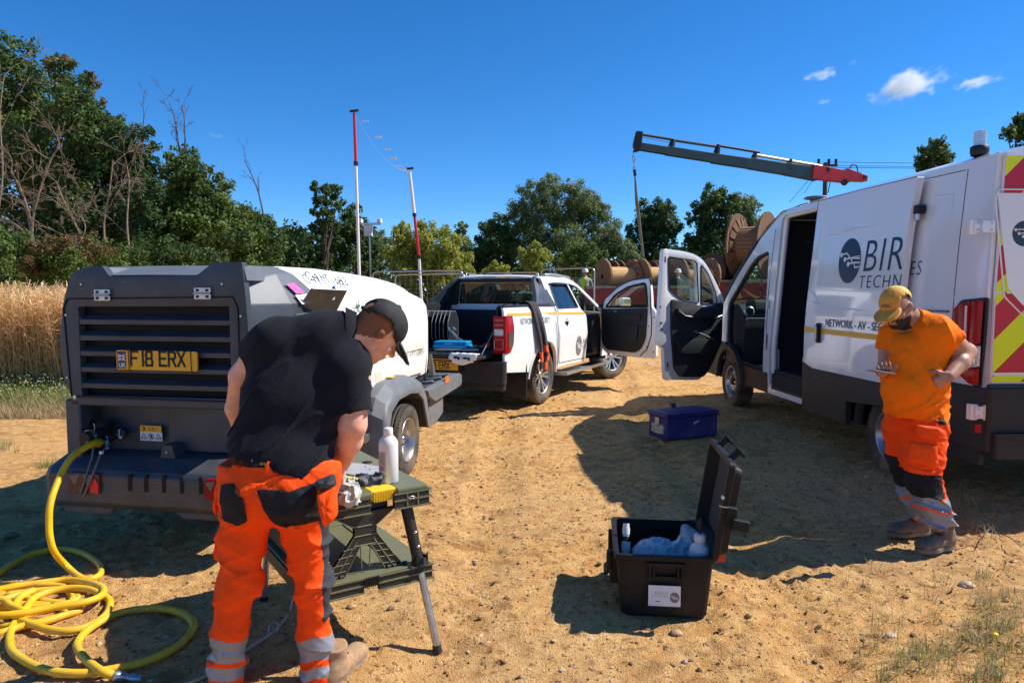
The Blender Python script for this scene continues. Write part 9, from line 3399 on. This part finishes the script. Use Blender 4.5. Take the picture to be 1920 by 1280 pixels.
for k, (y0, y1) in enumerate(((304, 304), (311, 309), (314, 313))):
 a, b_ = point_at(1552, y0, 46) - Vector(ow.location), point_at(2150, y1, 46) - Vector(ow.location)
 MB().tube([a, (a + b_) / 2 - Vector((0, 0, .12)), b_], .016, BLACK_PL, 4).build("wire", ow)
gw = thing("stay_wires", "two slanting stay wires left of the utility pole", "wires", (up_.x, 46, 0))
for (x0, y0, x1, y1) in ((1516, 338, 1480, 380), (1524, 338, 1508, 362)):
 MB().tube([point_at(x0, y0, 46) - Vector(gw.location), point_at(x1, y1, 46) - Vector(gw.location)], .014, BLACK_PL, 4).build("wire", gw)
HV = M("hivis_yellow_vest", (.55, .75, .05), .7)
GRYC = M("grey_workwear", (.28, .32, .30), .8, var=.2, scale=10)
DKC = M("dark_workwear", (.03, .03, .035), .8)
HELM = M("white_helmet", (.75, .74, .70), .4)
def far_worker(px, py_head, Y, label, mats, lean=0):
 c = np.array(point_at(px, py_head, Y))
 t = thing("person", label, "person", (c[0], Y, c[2] - 1.62))
 bl = Blob(c - [.5, .4, 1.66], c + [.5, .4, .2], .022)
 bl.ell(c, (.08, .095, .11), None, .02)
 bl.cap(c + [0, 0, -.1], c + [0, 0, -.2], .055, .06, .03)
 bl.cap(c + [-.15, 0, -.28], c + [.15, 0, -.28], .075, .075, .05)
 bl.path([c + [0, 0, -.3], c + [0, 0, -.55], c + [0, 0, -.8]], [.16, .15, .15], .06)
 bl.path([c + [-.2, 0, -.3], c + [-.27, -.04, -.52], c + [-.15, -.18, -.68]], [.06, .05, .04], .04)
 bl.path([c + [.2, 0, -.3], c + [.26, -.02, -.55], c + [.20, -.12, -.75]], [.06, .05, .04], .04)
 bl.path([c + [-.09, 0, -.8], c + [-.10, 0, -1.2], c + [-.10, 0, -1.58]], [.10, .075, .06], .04)
 bl.path([c + [.09, 0, -.8], c + [.10, 0, -1.2], c + [.10, 0, -1.58]], [.10, .075, .06], .04)
 def col(cen, nr):
  r = cen - c
  m = np.where(r[:, 2] > -.17, 0, np.where((np.abs(r[:, 0]) < .20) & (r[:, 2] > -.78) & (r[:, 0] < .04), 1, 2))
  return np.where((r[:, 2] < -.78), 3, m)
 bl.build("body", [SKIN2, mats[0], mats[1], DKC], t, col)
 mb = MB()
 mb.lathe([(.125, .02), (.115, .035), (.11, .09), (.085, .135), (.04, .155), (0, .16)], HELM, 20)
 mb.lathe([(.125, .02), (.14, .015), (.12, .03)], HELM, 20)
 mb.build("helmet", t)
 t.children[-1].location = (0, 0, 1.62)
 return t
far_worker(1097, 511, 26.0, "distant worker in white helmet and yellow hi-vis vest left of the drums", (HV, GRYC))
far_worker(1271, 512, 24.2, "distant worker in dark jacket and white helmet seen through the van door window", (DKC, DKC))
# ------------------------------------------------------------------ small clouds
def cloud(px, py, wpx, hpx, Y, dens, seed, tilt, label):
 c = point_at(px, py, Y)
 b = bmesh.new()
 bmesh.ops.create_icosphere(b, subdivisions=3, radius=1)
 me = bpy.data.meshes.new("cloud")
 b.to_mesh(me)
 b.free()
 o = mesh_obj("cloud", me)
 o.location = c
 o.scale = (wpx / FPX * Y / 2, wpx / FPX * Y / 3, hpx / FPX * Y / 2)
 o.rotation_euler = (0, math.radians(tilt), 0)
 m = bpy.data.materials.new("cloud_vapour")
 m.use_nodes = True
 nt = m.node_tree
 nt.nodes.clear()
 out = nt.nodes.new("ShaderNodeOutputMaterial")
 vol = nt.nodes.new("ShaderNodeVolumePrincipled")
 vol.inputs["Color"].default_value = (1, 1, 1, 1)
 vol.inputs["Anisotropy"].default_value = .3
 tc = nt.nodes.new("ShaderNodeTexCoord")
 mp = nt.nodes.new("ShaderNodeMapping")
 mp.inputs["Location"].default_value = (seed * 3.1, seed, 0)
 mp.inputs["Scale"].default_value = (1.7, 1.2, .9)
 n = nt.nodes.new("ShaderNodeTexNoise")
 n.inputs["Scale"].default_value = 2.1
 n.inputs["Detail"].default_value = 8
 n.inputs["Roughness"].default_value = .62
 nt.links.new(tc.outputs["Object"], mp.inputs[0])
 nt.links.new(mp.outputs[0], n.inputs["Vector"])
 ln = nt.nodes.new("ShaderNodeVectorMath")
 ln.operation = "LENGTH"
 nt.links.new(tc.outputs["Object"], ln.inputs[0])
 mr = nt.nodes.new("ShaderNodeMapRange")
 mr.inputs[1].default_value = .2
 mr.inputs[2].default_value = 1.0
 mr.inputs[3].default_value = .12
 mr.inputs[4].default_value = -.40
 nt.links.new(ln.outputs["Value"], mr.inputs[0])
 ad = nt.nodes.new("ShaderNodeMath")
 ad.operation = "ADD"
 nt.links.new(n.outputs["Fac"], ad.inputs[0])
 nt.links.new(mr.outputs[0], ad.inputs[1])
 m2 = nt.nodes.new("ShaderNodeMapRange")
 m2.inputs[1].default_value = .48
 m2.inputs[2].default_value = .74
 m2.inputs[3].default_value = 0
 m2.inputs[4].default_value = dens
 nt.links.new(ad.outputs[0], m2.inputs[0])
 nt.links.new(m2.outputs[0], vol.inputs["Density"])
 nt.links.new(vol.outputs[0], out.inputs["Volume"])
 me.materials.append(m)
 tag(o, label, "cloud", "small white clouds over the van")
 return o
cloud(1705, 160, 270, 110, 1500, .045, 1, -14, "largest white cloud over the van")
cloud(1540, 141, 130, 44, 1500, .034, 2, -10, "wispy small cloud left of the largest cloud")
cloud(1832, 155, 160, 44, 1500, .036, 3, -12, "thin cloud right of the largest cloud")
cloud(1546, 191, 56, 24, 1500, .036, 4, -5, "tiny cloud below the wispy small one")
cloud(1600, 118, 50, 22, 1500, .007, 5, -25, "faintest scrap of cloud above the wispy one")
cloud(405, 255, 80, 20, 1500, .010, 6, 0, "faint lone cloud over the left wood")
# ------------------------------------------------------------------ parts made of well separated pieces become one object per piece
def split_pieces(o):
 me = o.data
 n = len(me.vertices)
 co = np.empty(n * 3, np.float32)
 me.vertices.foreach_get("co", co)
 co = co.reshape(-1, 3)
 par = np.arange(n)
 def find(a):
  while par[a] != a:
   par[a] = par[par[a]]
   a = par[a]
  return a
 key = {}
 for i, c in enumerate(np.round(co, 4)):
  k = c.tobytes()
  if k in key:
   par[find(i)] = find(key[k])
  else:
   key[k] = i
 for p in me.polygons:
  v = p.vertices
  a = find(v[0])
  for b in v[1:]:
   par[find(b)] = a
 root = np.array([find(i) for i in range(n)])
 ids = np.unique(root)
 if len(ids) < 2 or len(ids) > 60:
  return
 boxes = [[co[root == r].min(0) - .012, co[root == r].max(0) + .012, {r}] for r in ids]
 ch = True
 while ch:
  ch = False
  for i in range(len(boxes)):
   for j in range(i + 1, len(boxes)):
    if (boxes[i][0] <= boxes[j][1]).all() and (boxes[j][0] <= boxes[i][1]).all():
     boxes[i][0] = np.minimum(boxes[i][0], boxes[j][0])
     boxes[i][1] = np.maximum(boxes[i][1], boxes[j][1])
     boxes[i][2] |= boxes[j][2]
     boxes.pop(j)
     ch = True
     break
   if ch:
    break
 if len(boxes) < 2 or len(boxes) > 14:
  return
 kids = list(o.children)
 for bi, (lo, hi, rs_) in enumerate(boxes[1:]):
  c = o.copy()
  c.data = me.copy()
  COL.objects.link(c)
  b = bmesh.new()
  b.from_mesh(c.data)
  b.verts.ensure_lookup_table()
  bmesh.ops.delete(b, geom=[v for v in b.verts if root[v.index] not in rs_], context="VERTS")
  b.to_mesh(c.data)
  b.free()
 b = bmesh.new()
 b.from_mesh(me)
 b.verts.ensure_lookup_table()
 bmesh.ops.delete(b, geom=[v for v in b.verts if root[v.index] not in boxes[0][2]], context="VERTS")
 b.to_mesh(me)
 b.free()
for o in list(COL.objects):
 if o.type == "MESH" and o.parent and not o.get("kind") and len(o.data.vertices) < 9000:
  nm = o.name.split(".")[0]
  if nm in ("lettering", "crown", "trunk", "branches", "foliage", "body", "print", "warning_symbols", "smudge", "logo", "circuit_mark", "flag_strip", "scuffed_print", "barcode", "chevron_marking"):
   continue
  split_pieces(o)
